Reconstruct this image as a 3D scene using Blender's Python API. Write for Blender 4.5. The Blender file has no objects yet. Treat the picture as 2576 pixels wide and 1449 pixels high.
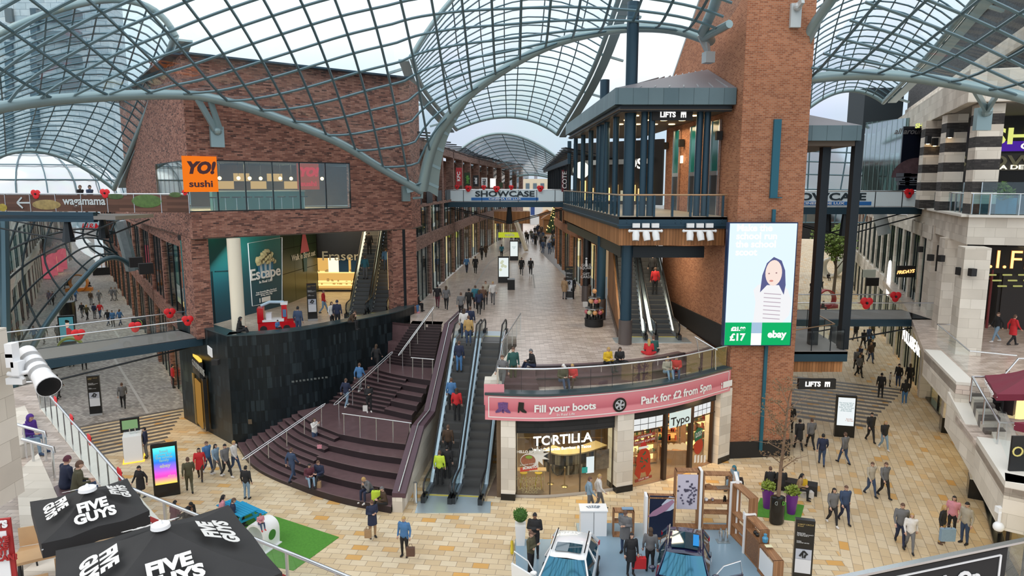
import bpy,math,random
from mathutils import Vector,Matrix
random.seed(7)
S=bpy.context.scene
C=S.collection
R=math.radians
# ---------------- camera
F,EYE=1717.0,14.2
PITCH=math.atan(259/F)
CT,ST=math.cos(PITCH),math.sin(PITCH)
cd=bpy.data.cameras.new('camera');cam=bpy.data.objects.new('camera',cd);C.objects.link(cam)
cam.location=(0,0,EYE);cam.rotation_euler=(math.pi/2-PITCH,0,0)
cd.sensor_width=36;cd.lens=F/2576*36;cd.clip_end=2000;cd.clip_start=.1
S.camera=cam
# ---------------- sky, sun, exposure
W=bpy.data.worlds.new('sky');S.world=W;W.use_nodes=True
nt=W.node_tree;nt.nodes.clear()
def _n(t,kind,**kw):
 n=t.nodes.new(kind)
 for k,v in kw.items():setattr(n,k,v)
 return n
out=_n(nt,'ShaderNodeOutputWorld');bg=_n(nt,'ShaderNodeBackground')
tc=_n(nt,'ShaderNodeTexCoord');sp=_n(nt,'ShaderNodeSeparateXYZ');rp=_n(nt,'ShaderNodeValToRGB')
e=rp.color_ramp.elements
e[0].position=0;e[0].color=(.95,1.12,1.28,1);e[1].position=1;e[1].color=(2.2,2.25,2.35,1)
x=e.new(.09);x.color=(1.0,1.22,1.42,1)
x=e.new(.19);x.color=(1.9,1.98,2.05,1)
x=e.new(.32);x.color=(2.5,2.52,2.55,1)
nz=_n(nt,'ShaderNodeTexNoise');nz.inputs['Scale'].default_value=5;nz.inputs['Detail'].default_value=5
mx=_n(nt,'ShaderNodeMixRGB',blend_type='MULTIPLY');mx.inputs[0].default_value=.28
nt.links.new(tc.outputs['Generated'],sp.inputs[0]);nt.links.new(sp.outputs['Z'],rp.inputs[0])
nt.links.new(tc.outputs['Generated'],nz.inputs['Vector'])
nt.links.new(rp.outputs[0],mx.inputs[1]);nt.links.new(nz.outputs['Color'],mx.inputs[2])
nt.links.new(mx.outputs[0],bg.inputs[0]);nt.links.new(bg.outputs[0],out.inputs[0])
bg.inputs[1].default_value=.72
sd=bpy.data.lights.new('sun','SUN');so=bpy.data.objects.new('sun',sd);C.objects.link(so)
sd.energy=.7;sd.angle=R(30);sd.color=(1,.93,.83)
so.rotation_euler=(R(30),R(-28),0)
S.view_settings.view_transform='Standard';S.view_settings.look='None'
S.view_settings.gamma=1;S.view_settings.use_curve_mapping=False
S.view_settings.exposure=.06
S.cycles.transparent_max_bounces=24
S.cycles.max_bounces=6
S.cycles.use_denoising=True
# ---------------- rays through the photo's frame, used to find where things stand
def ray(u,v):
 X=(u-1288)/F;Y=(v-724.5)/F
 return Vector((X,CT-Y*ST,-ST-Y*CT))
def G(u,v,z=0.0):
 d=ray(u,v);t=(z-EYE)/d.z
 return Vector((d.x*t,d.y*t,z))
def D(u,v,y):
 d=ray(u,v);t=y/d.y
 return Vector((d.x*t,y,EYE+d.z*t))
def V(u,v,p,q):
 d=ray(u,v);ex,ey=q[0]-p[0],q[1]-p[1]
 t=(-p[0]*ey+ex*p[1])/(-d.x*ey+ex*d.y)
 return Vector((d.x*t,d.y*t,EYE+d.z*t))
M,T,U=5.6,4.85,12.6
# ---------------- materials
MATS={}
def _base(name):
 m=bpy.data.materials.new(name);m.use_nodes=True
 return m,m.node_tree,m.node_tree.nodes['Principled BSDF']
def mat(name,col=(.5,.5,.5),rough=.5,metal=0,noise=0,nscale=3,spec=.5,coat=0):
 if name in MATS:return MATS[name]
 m,t,b=_base(name)
 b.inputs['Base Color'].default_value=(*col,1);b.inputs['Roughness'].default_value=rough
 b.inputs['Metallic'].default_value=metal;b.inputs['Specular IOR Level'].default_value=spec
 b.inputs['Coat Weight'].default_value=coat
 if noise:
  c=_n(t,'ShaderNodeTexCoord');n=_n(t,'ShaderNodeTexNoise');n.inputs['Scale'].default_value=nscale
  n.inputs['Detail'].default_value=4
  h=_n(t,'ShaderNodeMapRange');h.inputs[3].default_value=1-noise;h.inputs[4].default_value=1+noise
  x=_n(t,'ShaderNodeMixRGB',blend_type='MULTIPLY');x.inputs[0].default_value=1;x.inputs[1].default_value=(*col,1)
  t.links.new(c.outputs['Object'],n.inputs['Vector']);t.links.new(n.outputs['Fac'],h.inputs[0])
  t.links.new(h.outputs[0],x.inputs[2]);t.links.new(x.outputs[0],b.inputs['Base Color'])
 MATS[name]=m;return m
def blocks(name,cols,mortar,bw,bh,ms=.01,rough=.8,offset=.5,spec=.3,bump=0,rot=0):
 """brickwork / paving / cladding: a brick texture whose random tint per block runs through a colour ramp"""
 if name in MATS:return MATS[name]
 m,t,b=_base(name)
 uv=_n(t,'ShaderNodeTexCoord');mp=_n(t,'ShaderNodeMapping');mp.inputs['Rotation'].default_value=(0,0,rot)
 k=_n(t,'ShaderNodeTexBrick');k.offset=offset
 k.inputs['Color1'].default_value=(0,0,0,1);k.inputs['Color2'].default_value=(1,1,1,1);k.inputs['Mortar'].default_value=(.5,.5,.5,1)
 k.inputs['Scale'].default_value=1;k.inputs['Brick Width'].default_value=bw;k.inputs['Row Height'].default_value=bh
 k.inputs['Mortar Size'].default_value=ms;k.inputs['Mortar Smooth'].default_value=.1
 r=_n(t,'ShaderNodeValToRGB');r.color_ramp.interpolation='LINEAR'
 el=r.color_ramp.elements
 while len(el)>1:el.remove(el[0])
 el[0].position=cols[0][0];el[0].color=(*cols[0][1],1)
 for p,c in cols[1:]:
  x=el.new(p);x.color=(*c,1)
 x=_n(t,'ShaderNodeMixRGB');x.inputs[2].default_value=(*mortar,1)
 nz=_n(t,'ShaderNodeTexNoise');nz.inputs['Scale'].default_value=.6;nz.inputs['Detail'].default_value=6
 mr=_n(t,'ShaderNodeMapRange');mr.inputs[3].default_value=.8;mr.inputs[4].default_value=1.2
 y=_n(t,'ShaderNodeMixRGB',blend_type='MULTIPLY');y.inputs[0].default_value=1
 L=t.links.new
 L(uv.outputs['UV'],mp.inputs[0]);L(mp.outputs[0],k.inputs['Vector']);L(mp.outputs[0],nz.inputs['Vector'])
 L(k.outputs['Color'],r.inputs[0]);L(r.outputs[0],x.inputs[1]);L(k.outputs['Fac'],x.inputs[0])
 L(nz.outputs['Fac'],mr.inputs[0]);L(x.outputs[0],y.inputs[1]);L(mr.outputs[0],y.inputs[2]);L(y.outputs[0],b.inputs['Base Color'])
 b.inputs['Roughness'].default_value=rough;b.inputs['Specular IOR Level'].default_value=spec
 MATS[name]=m;return m
def emit(name,col,s=1.0):
 if name in MATS:return MATS[name]
 m=bpy.data.materials.new(name);m.use_nodes=True;t=m.node_tree;t.nodes.clear()
 o=_n(t,'ShaderNodeOutputMaterial');k=_n(t,'ShaderNodeEmission')
 k.inputs[0].default_value=(*col,1);k.inputs[1].default_value=s;t.links.new(k.outputs[0],o.inputs[0])
 MATS[name]=m;return m
def glass(name,tint=(.9,.97,.97),refl=.12,rough=.02,edge=.5):
 """thin clear pane: lets light straight through, mirrors more at grazing angles"""
 if name in MATS:return MATS[name]
 m=bpy.data.materials.new(name);m.use_nodes=True;t=m.node_tree;t.nodes.clear()
 o=_n(t,'ShaderNodeOutputMaterial');a=_n(t,'ShaderNodeBsdfTransparent');g=_n(t,'ShaderNodeBsdfGlossy')
 a.inputs[0].default_value=(*tint,1);g.inputs['Roughness'].default_value=rough;g.inputs[0].default_value=(.9,.97,1,1)
 lw=_n(t,'ShaderNodeLayerWeight');lw.inputs[0].default_value=.35
 mr=_n(t,'ShaderNodeMapRange');mr.inputs[3].default_value=refl;mr.inputs[4].default_value=edge
 x=_n(t,'ShaderNodeMixShader')
 L=t.links.new
 L(lw.outputs['Facing'],mr.inputs[0]);L(mr.outputs[0],x.inputs[0]);L(a.outputs[0],x.inputs[1]);L(g.outputs[0],x.inputs[2]);L(x.outputs[0],o.inputs[0])
 MATS[name]=m;return m
def ramp_uv(name,axis,stops,emission=0,rough=.5,scale=1.0,off=0.0,noise=0):
 """printed sheet whose ink runs through colours along one axis of its own height (Object z / x)"""
 if name in MATS:return MATS[name]
 m,t,b=_base(name)
 c=_n(t,'ShaderNodeTexCoord');s=_n(t,'ShaderNodeSeparateXYZ');k=_n(t,'ShaderNodeMapRange')
 k.inputs[1].default_value=off;k.inputs[2].default_value=off+scale
 r=_n(t,'ShaderNodeValToRGB');el=r.color_ramp.elements
 while len(el)>1:el.remove(el[0])
 el[0].position=stops[0][0];el[0].color=(*stops[0][1],1)
 for p,q in stops[1:]:
  x=el.new(p);x.color=(*q,1)
 L=t.links.new
 L(c.outputs['Object'],s.inputs[0]);L(s.outputs[axis],k.inputs[0]);L(k.outputs[0],r.inputs[0]);L(r.outputs[0],b.inputs['Base Color'])
 b.inputs['Roughness'].default_value=rough
 if emission:
  L(r.outputs[0],b.inputs['Emission Color']);b.inputs['Emission Strength'].default_value=emission
 MATS[name]=m;return m
BRK=blocks('dark_red_brick',[(0,(.07,.035,.03)),(.18,(.17,.07,.052)),(.5,(.27,.115,.082)),(.82,(.34,.16,.115)),(1,(.40,.20,.15))],(.16,.11,.095),.3,.085,.008)
ORB=blocks('orange_brick',[(0,(.25,.085,.042)),(.5,(.35,.128,.062)),(1,(.43,.18,.095))],(.36,.235,.16),.225,.085,.010)
STO=blocks('pale_limestone',[(0,(.55,.50,.43)),(.5,(.66,.61,.53)),(1,(.74,.69,.61))],(.42,.38,.32),.95,.5,.006)
SLA=blocks('black_slate',[(0,(.005,.009,.011)),(.7,(.009,.015,.019)),(1,(.022,.034,.040))],(.003,.005,.006),.22,.62,.006,rough=.32,offset=.4)
PAV=blocks('sandstone_paving',[(0,(.54,.40,.235)),(.3,(.62,.49,.315)),(.62,(.68,.575,.41)),(.9,(.63,.50,.325)),(.97,(.62,.36,.12)),(1,(.62,.34,.10))],(.34,.26,.18),.62,.36,.012,rough=.55,rot=.12)
PAVR=blocks('sandstone_paving_side',[(0,(.53,.385,.225)),(.3,(.60,.47,.30)),(.62,(.65,.54,.385)),(.93,(.60,.465,.295)),(.98,(.62,.36,.12)),(1,(.62,.34,.10))],(.32,.25,.17),.66,.36,.012,rough=.55,rot=-1.21)
PAVG=blocks('grey_setts',[(0,(.22,.20,.185)),(.5,(.31,.285,.265)),(1,(.42,.39,.36))],(.15,.135,.125),.34,.16,.008,rough=.6,rot=.62)
PAVM=blocks('brown_deck_pavers',[(0,(.41,.33,.275)),(.5,(.54,.445,.38)),(1,(.66,.56,.49))],(.23,.175,.15),.5,.2,.008,rough=.28,spec=.9)
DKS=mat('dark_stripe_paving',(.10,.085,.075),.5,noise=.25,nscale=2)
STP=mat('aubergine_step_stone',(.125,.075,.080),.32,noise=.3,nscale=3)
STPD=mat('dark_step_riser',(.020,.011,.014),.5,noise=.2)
STEEL=mat('blue_grey_steel',(.020,.055,.085),.35,.3)
STEELD=mat('near_black_steel',(.012,.018,.024),.4,.3)
TUBE=mat('grey_green_painted_steel',(.27,.37,.39),.32,.35)
LATT=mat('lattice_steel',(.10,.175,.21),.35,.3)
INOX=mat('brushed_stainless',(.68,.70,.72),.22,.95)
WHT=mat('white_paint',(.80,.81,.82),.4)
BLK=mat('black_gloss',(.008,.009,.010),.18)
BLKM=mat('black_matt',(.012,.012,.013),.65)
WOOD=blocks('warm_timber_boards',[(0,(.24,.105,.04)),(.5,(.33,.15,.06)),(1,(.42,.20,.085))],(.06,.03,.012),.16,6,.008,rough=.5,offset=0)
OAK=mat('light_oak',(.52,.33,.17),.45,noise=.18,nscale=2)
WALN=mat('walnut_veneer',(.30,.155,.075),.42,noise=.25,nscale=4)
GLS=glass('clear_glass',(.93,.97,.97),.04,.02,.22);GLR=glass('roof_glass',(.90,.96,.98),.03,.03,.30)
GLD=glass('shop_glass',(.86,.94,.93),.06,.02,.30)
GLT=glass('teal_window_glass',(.45,.68,.66),.22,.03,.6)
DKI=mat('dark_interior',(.035,.030,.027),.8)
RED=mat('poppy_red',(.70,.012,.02),.45)
ZINC=blocks('zinc_cladding',[(0,(.10,.155,.18)),(1,(.13,.19,.215))],(.05,.08,.09),.75,3,.012,rough=.4,offset=0)
SOFF=mat('soffit_brown',(.10,.075,.055),.7)
PLAS=mat('pale_plaster',(.62,.58,.52),.7,noise=.08)
WARM=emit('warm_shop_light',(1,.72,.36),6)
WARMS=emit('warm_shelf_glow',(1,.60,.20),2.2)
COOL=emit('cool_lamp',(1,.95,.86),8)
# ---------------- mesh builder
OFF={}
class MB:
 def __init__(s):s.v=[];s.f=[];s.mi=[];s.cur=0
 def add(s,vs,fs):
  b=len(s.v);s.v+=[tuple(v) for v in vs];s.f+=[tuple(b+i for i in f) for f in fs];s.mi+=[s.cur]*len(fs);return s
 def use(s,i):s.cur=i;return s
 def box(s,c,d,rz=0,rot=None):
  hx,hy,hz=d[0]/2,d[1]/2,d[2]/2
  m=rot if rot is not None else Matrix.Rotation(rz,3,'Z')
  c=Vector(c)
  vs=[c+m@Vector((a*hx,b*hy,k*hz)) for k in(-1,1) for a,b in((-1,-1),(1,-1),(1,1),(-1,1))]
  return s.add(vs,[(3,2,1,0),(4,5,6,7),(0,1,5,4),(1,2,6,5),(2,3,7,6),(3,0,4,7)])
 def prism(s,poly,z0,z1):
  n=len(poly)
  a=sum(poly[i][0]*poly[(i+1)%n][1]-poly[(i+1)%n][0]*poly[i][1] for i in range(n))
  if a<0:poly=poly[::-1]
  f0=z0 if callable(z0) else(lambda p:z0);f1=z1 if callable(z1) else(lambda p:z1)
  vs=[(p[0],p[1],f0(p)) for p in poly]+[(p[0],p[1],f1(p)) for p in poly]
  return s.add(vs,[tuple(range(n-1,-1,-1)),tuple(range(n,2*n))]+[(i,(i+1)%n,n+(i+1)%n,n+i) for i in range(n)])
 def wall(s,p,q,z0,z1,t=.3,side=0):
  """upright slab from plan p to q; side 0 centred, +1 to the left of p->q, -1 to the right; z0/z1 may be pairs"""
  p,q=Vector(p[:2]),Vector(q[:2]);d=(q-p).normalized();n=Vector((-d.y,d.x))*t
  a,b={0:(-.5,.5),1:(0,1),-1:(-1,0)}[side]
  z0=z0 if isinstance(z0,(tuple,list)) else(z0,z0);z1=z1 if isinstance(z1,(tuple,list)) else(z1,z1)
  P=[p+n*a,q+n*a,q+n*b,p+n*b];zz0=[z0[0],z0[1],z0[1],z0[0]];zz1=[z1[0],z1[1],z1[1],z1[0]]
  vs=[(*P[i],zz0[i]) for i in range(4)]+[(*P[i],zz1[i]) for i in range(4)]
  return s.add(vs,[(3,2,1,0),(4,5,6,7),(0,1,5,4),(1,2,6,5),(2,3,7,6),(3,0,4,7)])
 def beam(s,a,b,w,h):
  a,b=Vector(a),Vector(b);d=b-a;L=d.length
  if L<1e-5:return s
  z=d.normalized();up=Vector((0,0,1)) if abs(z.z)<.98 else Vector((0,1,0))
  x=z.cross(up).normalized();y=x.cross(z)
  return s.box((a+b)/2,(w,h,L),rot=Matrix((x,y,z)).transposed())
 def tube(s,pts,r,n=8,closed=False):
  pts=[Vector(p) for p in pts];N=len(pts);rs=r if isinstance(r,(list,tuple)) else[r]*N
  vs=[];px=None
  for i,p in enumerate(pts):
   if closed:d=pts[(i+1)%N]-pts[i-1]
   else:d=pts[min(i+1,N-1)]-pts[max(i-1,0)]
   d.normalize()
   if px is None:
    up=Vector((0,0,1)) if abs(d.z)<.95 else Vector((1,0,0));px=d.cross(up).normalized()
   else:
    px=px-d*px.dot(d)
    px=px.normalized() if px.length>1e-6 else d.orthogonal().normalized()
   py=d.cross(px)
   for k in range(n):
    a=2*math.pi*k/n;vs.append(p+(px*math.cos(a)+py*math.sin(a))*rs[i])
  fs=[]
  for i in range(N if closed else N-1):
   j=(i+1)%N
   for k in range(n):fs.append((i*n+k,j*n+k,j*n+(k+1)%n,i*n+(k+1)%n))
  if not closed:fs+=[tuple(range(n)),tuple(range((N-1)*n+n-1,(N-1)*n-1,-1))]
  return s.add(vs,fs)
 def cyl(s,c,r,z0,z1,n=20,r1=None):
  return s.lathe(c,[(r,z0),(r if r1 is None else r1,z1)],n)
 def lathe(s,c,prof,n=20,cap=True):
  vs=[];fs=[];m=len(prof)
  for r,z in prof:
   for k in range(n):
    a=2*math.pi*k/n;vs.append((c[0]+r*math.cos(a),c[1]+r*math.sin(a),z))
  for i in range(m-1):
   for k in range(n):fs.append((i*n+k,i*n+(k+1)%n,(i+1)*n+(k+1)%n,(i+1)*n+k))
  if cap:fs+=[tuple(range(n-1,-1,-1)),tuple(range((m-1)*n,m*n))]
  return s.add(vs,fs)
 def ball(s,c,r,n=12,m=8,rot=None):
  r=r if isinstance(r,(tuple,list)) else(r,r,r);vs=[];fs=[]
  for i in range(m+1):
   t=math.pi*i/m
   for k in range(n):
    a=2*math.pi*k/n
    w=Vector((r[0]*math.sin(t)*math.cos(a),r[1]*math.sin(t)*math.sin(a),r[2]*math.cos(t)))
    if rot is not None:w=rot@w
    vs.append(Vector(c)+w)
  for i in range(m):
   for k in range(n):fs.append((i*n+k,(i+1)*n+k,(i+1)*n+(k+1)%n,i*n+(k+1)%n))
  return s.add(vs,fs)
 def grid(s,rows,flip=False):
  n,m=len(rows),len(rows[0]);vs=[p for r in rows for p in r];fs=[]
  for i in range(n-1):
   for j in range(m-1):
    f=(i*m+j,i*m+j+1,(i+1)*m+j+1,(i+1)*m+j);fs.append(f[::-1] if flip else f)
  return s.add(vs,fs)
 def poly(s,pts):return s.add(pts,[tuple(range(len(pts)))])
 def build(s,name,m,parent=None,smooth=None,label=None):
  me=bpy.data.meshes.new(name);me.from_pydata(s.v,[],s.f)
  ms=m if isinstance(m,(list,tuple)) else[m]
  for k in ms:me.materials.append(k)
  if len(ms)>1:me.polygons.foreach_set('material_index',s.mi)
  me.update()
  uv=me.uv_layers.new(name='UVMap').data
  for p in me.polygons:
   n=p.normal
   flat=abs(n.z)>.7
   if not flat:
    t=Vector((-n.y,n.x,0)).normalized();w=n.cross(t)
   for li in p.loop_indices:
    c=me.vertices[me.loops[li].vertex_index].co
    uv[li].uv=(c.x,c.y) if flat else(c.dot(t),c.dot(w))
  if smooth:
   me.polygons.foreach_set('use_smooth',[True]*len(me.polygons));me.set_sharp_from_angle(angle=R(smooth))
  o=bpy.data.objects.new(name,me);C.objects.link(o)
  if parent is not None:
   o.parent=parent;o.matrix_parent_inverse=Matrix.Translation(-OFF.get(parent.name,Vector((0,0,0))))
  if label:o['label']=label
  OFF[o.name]=Vector((0,0,0))
  return o
def tag(o,label,cat,group=None,kind=None):
 o['label']=label;o['category']=cat
 if group:o['group']=group
 if kind:o['kind']=kind
 return o
def thing(name,label,cat,loc,group=None):
 o=bpy.data.objects.new(name,None);C.objects.link(o);o.empty_display_size=.2
 o.location=loc;OFF[o.name]=Vector(loc);return tag(o,label,cat,group)
def struct(o):
 o['kind']='structure';return o
def place(o):
 """put the origin of a one-mesh thing at its base"""
 vs=o.data.vertices
 lo=[min(v.co[i] for v in vs) for i in range(3)];hi=[max(v.co[i] for v in vs) for i in range(3)]
 b=Vector(((lo[0]+hi[0])/2,(lo[1]+hi[1])/2,lo[2]))
 o.data.transform(Matrix.Translation(-b));o.location=b;OFF[o.name]=b;return o
def one(mb,name,m,label,cat,group=None,smooth=None):
 return tag(place(mb.build(name,m,None,smooth)),label,cat,group)
def dup(root,loc,rz=None,label=None,group=None):
 r=root.copy();C.objects.link(r);r.location=loc
 if rz is not None:r.rotation_euler=(0,0,rz)
 if label:r['label']=label
 if group:r['group']=group
 for ch in list(root.children):
  c=ch.copy();C.objects.link(c);c.parent=r
  for g in list(ch.children):
   d=g.copy();C.objects.link(d);d.parent=c
 return r
def text(body,org,size,xd,yd,m,parent=None,name='lettering',align='CENTER',ext=.012,bold=0.0,warp=None,shear=0,wide=1.0,label=None):
 c=bpy.data.curves.new(name,'FONT');c.body=body;c.size=size;c.align_x=align;c.align_y='CENTER'
 c.extrude=ext;c.offset=bold;c.shear=shear;c.resolution_u=3;c.space_line=.85
 o=bpy.data.objects.new(name,c);me=bpy.data.meshes.new_from_object(o);bpy.data.objects.remove(o)
 xd,yd=Vector(xd).normalized(),Vector(yd).normalized();n=xd.cross(yd);org=Vector(org)
 mb=MB()
 for v in me.vertices:
  a,b,d=v.co.x*wide,v.co.y,v.co.z
  mb.v.append(tuple(warp(a,b,d) if warp else org+xd*a+yd*b+n*d))
 mb.f=[tuple(p.vertices) for p in me.polygons];mb.mi=[0]*len(mb.f)
 bpy.data.meshes.remove(me)
 return mb.build(name,m,parent,label=label)
def lerp(a,b,t):return Vector(a)*(1-t)+Vector(b)*t
def resamp(pts,n):
 pts=[Vector(p) for p in pts];L=[0]
 for a,b in zip(pts,pts[1:]):L.append(L[-1]+(b-a).length)
 r=[]
 for i in range(n):
  d=L[-1]*i/(n-1);k=0
  while k<len(L)-2 and L[k+1]<d:k+=1
  r.append(lerp(pts[k],pts[k+1],(d-L[k])/max(1e-9,L[k+1]-L[k])))
 return r
def smooth_curve(pts,n):
 """Catmull-Rom through the points, n samples"""
 P=[Vector(p) for p in pts];P=[P[0]*2-P[1]]+P+[P[-1]*2-P[-2]];r=[]
 m=len(P)-3
 for i in range(n):
  t=i/(n-1)*m;k=min(int(t),m-1);t-=k
  a,b,c,d=P[k:k+4]
  r.append(.5*((2*b)+(c-a)*t+(2*a-5*b+4*c-d)*t*t+(3*b-a-3*c+d)*t**3))
 return r
def xy(p):return(p[0],p[1])
UP=Vector((0,0,1))
# =====================================================  THE SETTING
mb=MB();mb.prism([(-22,-2),(8,-2),(16.2,44),(12,44),(-16,46.2),(-21.3,42.2),(-26.5,38.2),(-36,30)],-.3,0)
struct(mb.build('floor',PAV))
mb=MB();mb.prism([(8,-2),(26,-2),(50,100),(104,230),(64,230),(30,100),(16.2,44)],-.3,0)
struct(mb.build('floor_right_street',PAVR))
mb=MB();mb.prism([(-36,30),(-26.5,38.2),(-21.3,42.2),(-16,46.2),(-80,140),(-150,240),(-200,240),(-60,60)],-.3,0)
struct(mb.build('floor_left_street',PAVG))
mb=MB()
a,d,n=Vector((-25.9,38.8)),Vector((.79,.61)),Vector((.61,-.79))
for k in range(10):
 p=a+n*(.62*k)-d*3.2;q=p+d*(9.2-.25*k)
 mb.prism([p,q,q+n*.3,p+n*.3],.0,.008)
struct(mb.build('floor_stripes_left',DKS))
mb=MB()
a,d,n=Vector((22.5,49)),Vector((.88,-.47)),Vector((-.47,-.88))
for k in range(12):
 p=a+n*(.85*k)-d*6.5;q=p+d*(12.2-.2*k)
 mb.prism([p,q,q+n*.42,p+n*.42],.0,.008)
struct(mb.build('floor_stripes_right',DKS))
mb=MB()
for u0,v0,u1,v1 in((372,1040,262,860),(306,860,250,770)):
 p,q=G(u0,v0),G(u1,v1);mb.wall(p,q,0,.006,.16);
struct(mb.build('floor_drain_slots',mat('slot_grey',(.42,.40,.38),.6)))
mb=MB();mb.prism([(-400,-60),(400,-60),(400,500),(-400,500)],-.6,-.4)
struct(mb.build('ground',mat('far_ground',(.22,.21,.20),.9)))
def off_curve(P,d):
 P=[Vector((p[0],p[1],0)) for p in P];r=[]
 for i in range(len(P)):
  t=(P[min(i+1,len(P)-1)]-P[max(i-1,0)]).normalized();r.append(P[i]+Vector((t.y,-t.x,0))*d)
 return r
WZ=6.15
WP=[xy(G(u,v,WZ)) for u,v in((570,846),(640,843),(700,838),(780,828),(860,813),(930,800),(1000,785),(1042,769))]
WC=smooth_curve([Vector((*p,0)) for p in WP],40)
E1=[xy(G(u,v,M)) for u,v in((1343,923),(1430,921),(1513,917),(1590,910),(1655,901),(1722,888))]
ESCY=38.4
A5L,A5R=G(1032,815,M),G(1111,817,M)
deck=[xy(p) for p in off_curve(WC,-.3)[:40:3]]+[xy(A5L),xy(A5R),(-3.5,41.6),(-3.5,ESCY),(.25,ESCY),(.25,36),xy(G(1262,920,M))]+E1+[(10.8,36.0),(10.3,46),(9.8,53),(6.3,53),(5.0,66),(3.6,90),(8,130),(14,210),(-12,210),(-7,130),(-2.6,103),(-4.9,80),(-6.3,57),(-6.9,49),(-7,61),(-14,61),(-18,56),(-20.2,40.2)]
mb=MB();mb.prism(deck,M-.45,M);struct(mb.build('floor_middle_deck',PAVM))
mb=MB()
c=smooth_curve([G(u,v,M) for u,v in((1185,735),(1213,690),(1232,660),(1262,640),(1300,618))],20)
for p,q in zip(c,c[1:]):mb.wall(p,q,M,M+.006,.14)
c=[G(u,v,M) for u,v in((1345,725),(1341,690))]
mb.wall(c[0],c[1],M,M+.006,.12)
struct(mb.build('floor_deck_drain',mat('drain_grey',(.34,.31,.28),.5)))
FC=smooth_curve([Vector((*p,0)) for p in((-1.2,29.45),(.4,29.25),(2.0,29.3),(4.95,30.05),(7.8,31.35),(11.1,33.75))],33)
tback=[(10.8,36.0)]+[(p[0],p[1]+.1) for p in E1[::-1]]+[(.1,36)]
mb=MB();mb.prism([xy(p) for p in FC]+tback,T-.75,T);struct(mb.build('floor_terrace',PAVM))
st=thing('terrace_seating','two long dark curved stone seating tiers along the terrace below the deck edge','seating steps',(*E1[2],T))
e1=smooth_curve([Vector((*p,0)) for p in E1],24)
for k,(d,z) in enumerate(((.0,M),(.8,M-.375))):
 a_=off_curve(e1,d);b_=off_curve(e1,d+.8)
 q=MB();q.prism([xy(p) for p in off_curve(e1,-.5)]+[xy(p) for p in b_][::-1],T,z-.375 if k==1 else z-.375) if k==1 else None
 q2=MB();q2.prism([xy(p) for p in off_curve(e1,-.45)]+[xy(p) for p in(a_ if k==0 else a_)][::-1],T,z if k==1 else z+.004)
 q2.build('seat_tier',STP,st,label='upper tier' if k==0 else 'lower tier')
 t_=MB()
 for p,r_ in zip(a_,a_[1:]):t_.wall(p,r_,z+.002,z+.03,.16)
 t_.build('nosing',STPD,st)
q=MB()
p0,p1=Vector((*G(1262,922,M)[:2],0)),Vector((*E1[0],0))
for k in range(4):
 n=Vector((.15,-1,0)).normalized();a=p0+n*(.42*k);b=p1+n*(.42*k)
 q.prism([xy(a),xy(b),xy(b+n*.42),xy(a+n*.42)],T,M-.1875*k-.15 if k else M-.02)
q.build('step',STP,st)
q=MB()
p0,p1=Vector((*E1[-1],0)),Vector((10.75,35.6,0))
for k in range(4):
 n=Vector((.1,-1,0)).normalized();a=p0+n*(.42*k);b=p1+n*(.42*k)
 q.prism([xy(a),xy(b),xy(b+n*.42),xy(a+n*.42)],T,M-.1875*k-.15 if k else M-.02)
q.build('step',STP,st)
def offs(C_,d):return off_curve(C_,d)
mb=MB()
inn=offs(WC,-.75)
mb.prism([xy(p) for p in WC]+[xy(p) for p in inn][::-1],-.05,WZ)
p0=Vector(WC[0]);lw=Vector((-20.2,40.4,0))
mb.wall(p0,lw,-.05,WZ,.7,-1)
struct(mb.build('wall_curved_slate',SLA))
mb=MB();mb.prism([xy(p) for p in offs(WC,.05)]+[xy(p) for p in offs(WC,-.8)][::-1],WZ,WZ+.06)
mb.wall(p0,lw,WZ,WZ+.06,.8,-1)
struct(mb.build('trim_slate_coping',mat('slate_coping',(.035,.06,.068),.3)))
mb=MB()
for k in range(10):
 u=737+k*9.3;p=V(u,958-k*1.2,WC[17],WC[25]);mb.box(p+Vector((.05,-.16,0)),(.10 if k%3 else.14,.03,.10))
one(mb,'wall_inlay',mat('inlay',(.16,.19,.20),.3,.6),'row of tiny metal squares set into the black slate wall','wall inlay')
mb=MB();p=V(630,1060,WC[4],WC[10]);mb.box(p+Vector((0,-.05,0)),(.2,.05,.26),rz=.1)
one(mb,'wall_hatch',mat('hatch',(.11,.08,.05),.5),'small bronze hatch low on the black slate wall','hatch')
# ------------------------------------------------ big red-brick block on the left (restaurant level)
YC,YR=Vector((-17.3,37)),Vector((-6.65,45.5))
YD=(YR-YC).normalized();YN=Vector((YD.y,-YD.x))
LD=Vector((-.72,1)).normalized();LN=Vector((-LD.y,LD.x))
ZB,ZW0,ZW1,ZT_=11.3,12.75,15.55,20.9
YW=Vector(V(882,470,YC,YR)[:2]);YB=YC+LD*26
mb=MB()
mb.wall(YC,YR,ZB,ZW0,.5,1);mb.wall(YW,YR,ZW0,ZW1,.5,1);mb.wall(YC,YR,ZW1,ZT_,.5,1)
mb.wall(YC+LD*.0,YB,ZB,ZW0,.5,-1);mb.wall(YC+LD*10.5,YB,ZW0,ZW1,.5,-1);mb.wall(YC,YB,ZW1,(ZT_,ZT_),.5,-1)
mb.wall(YR,YR+Vector((.2,3.0)),ZB,ZT_,.5,1)
struct(mb.build('wall_restaurant_block',BRK))
mb=MB();mb.prism([xy(YC),xy(YR),(-6.4,49),(-14,62),xy(YB)],ZB-.02,ZB+.05);struct(mb.build('ceiling_under_block',SOFF))
mb=MB();mb.prism([xy(YC+YD*.6+LD*.3),xy(YR-YD*.5),(-8,50),(-16,60),xy(YB)],20.2,20.4);struct(mb.build('ceiling_block_roof',SOFF))
mb=MB()
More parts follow.
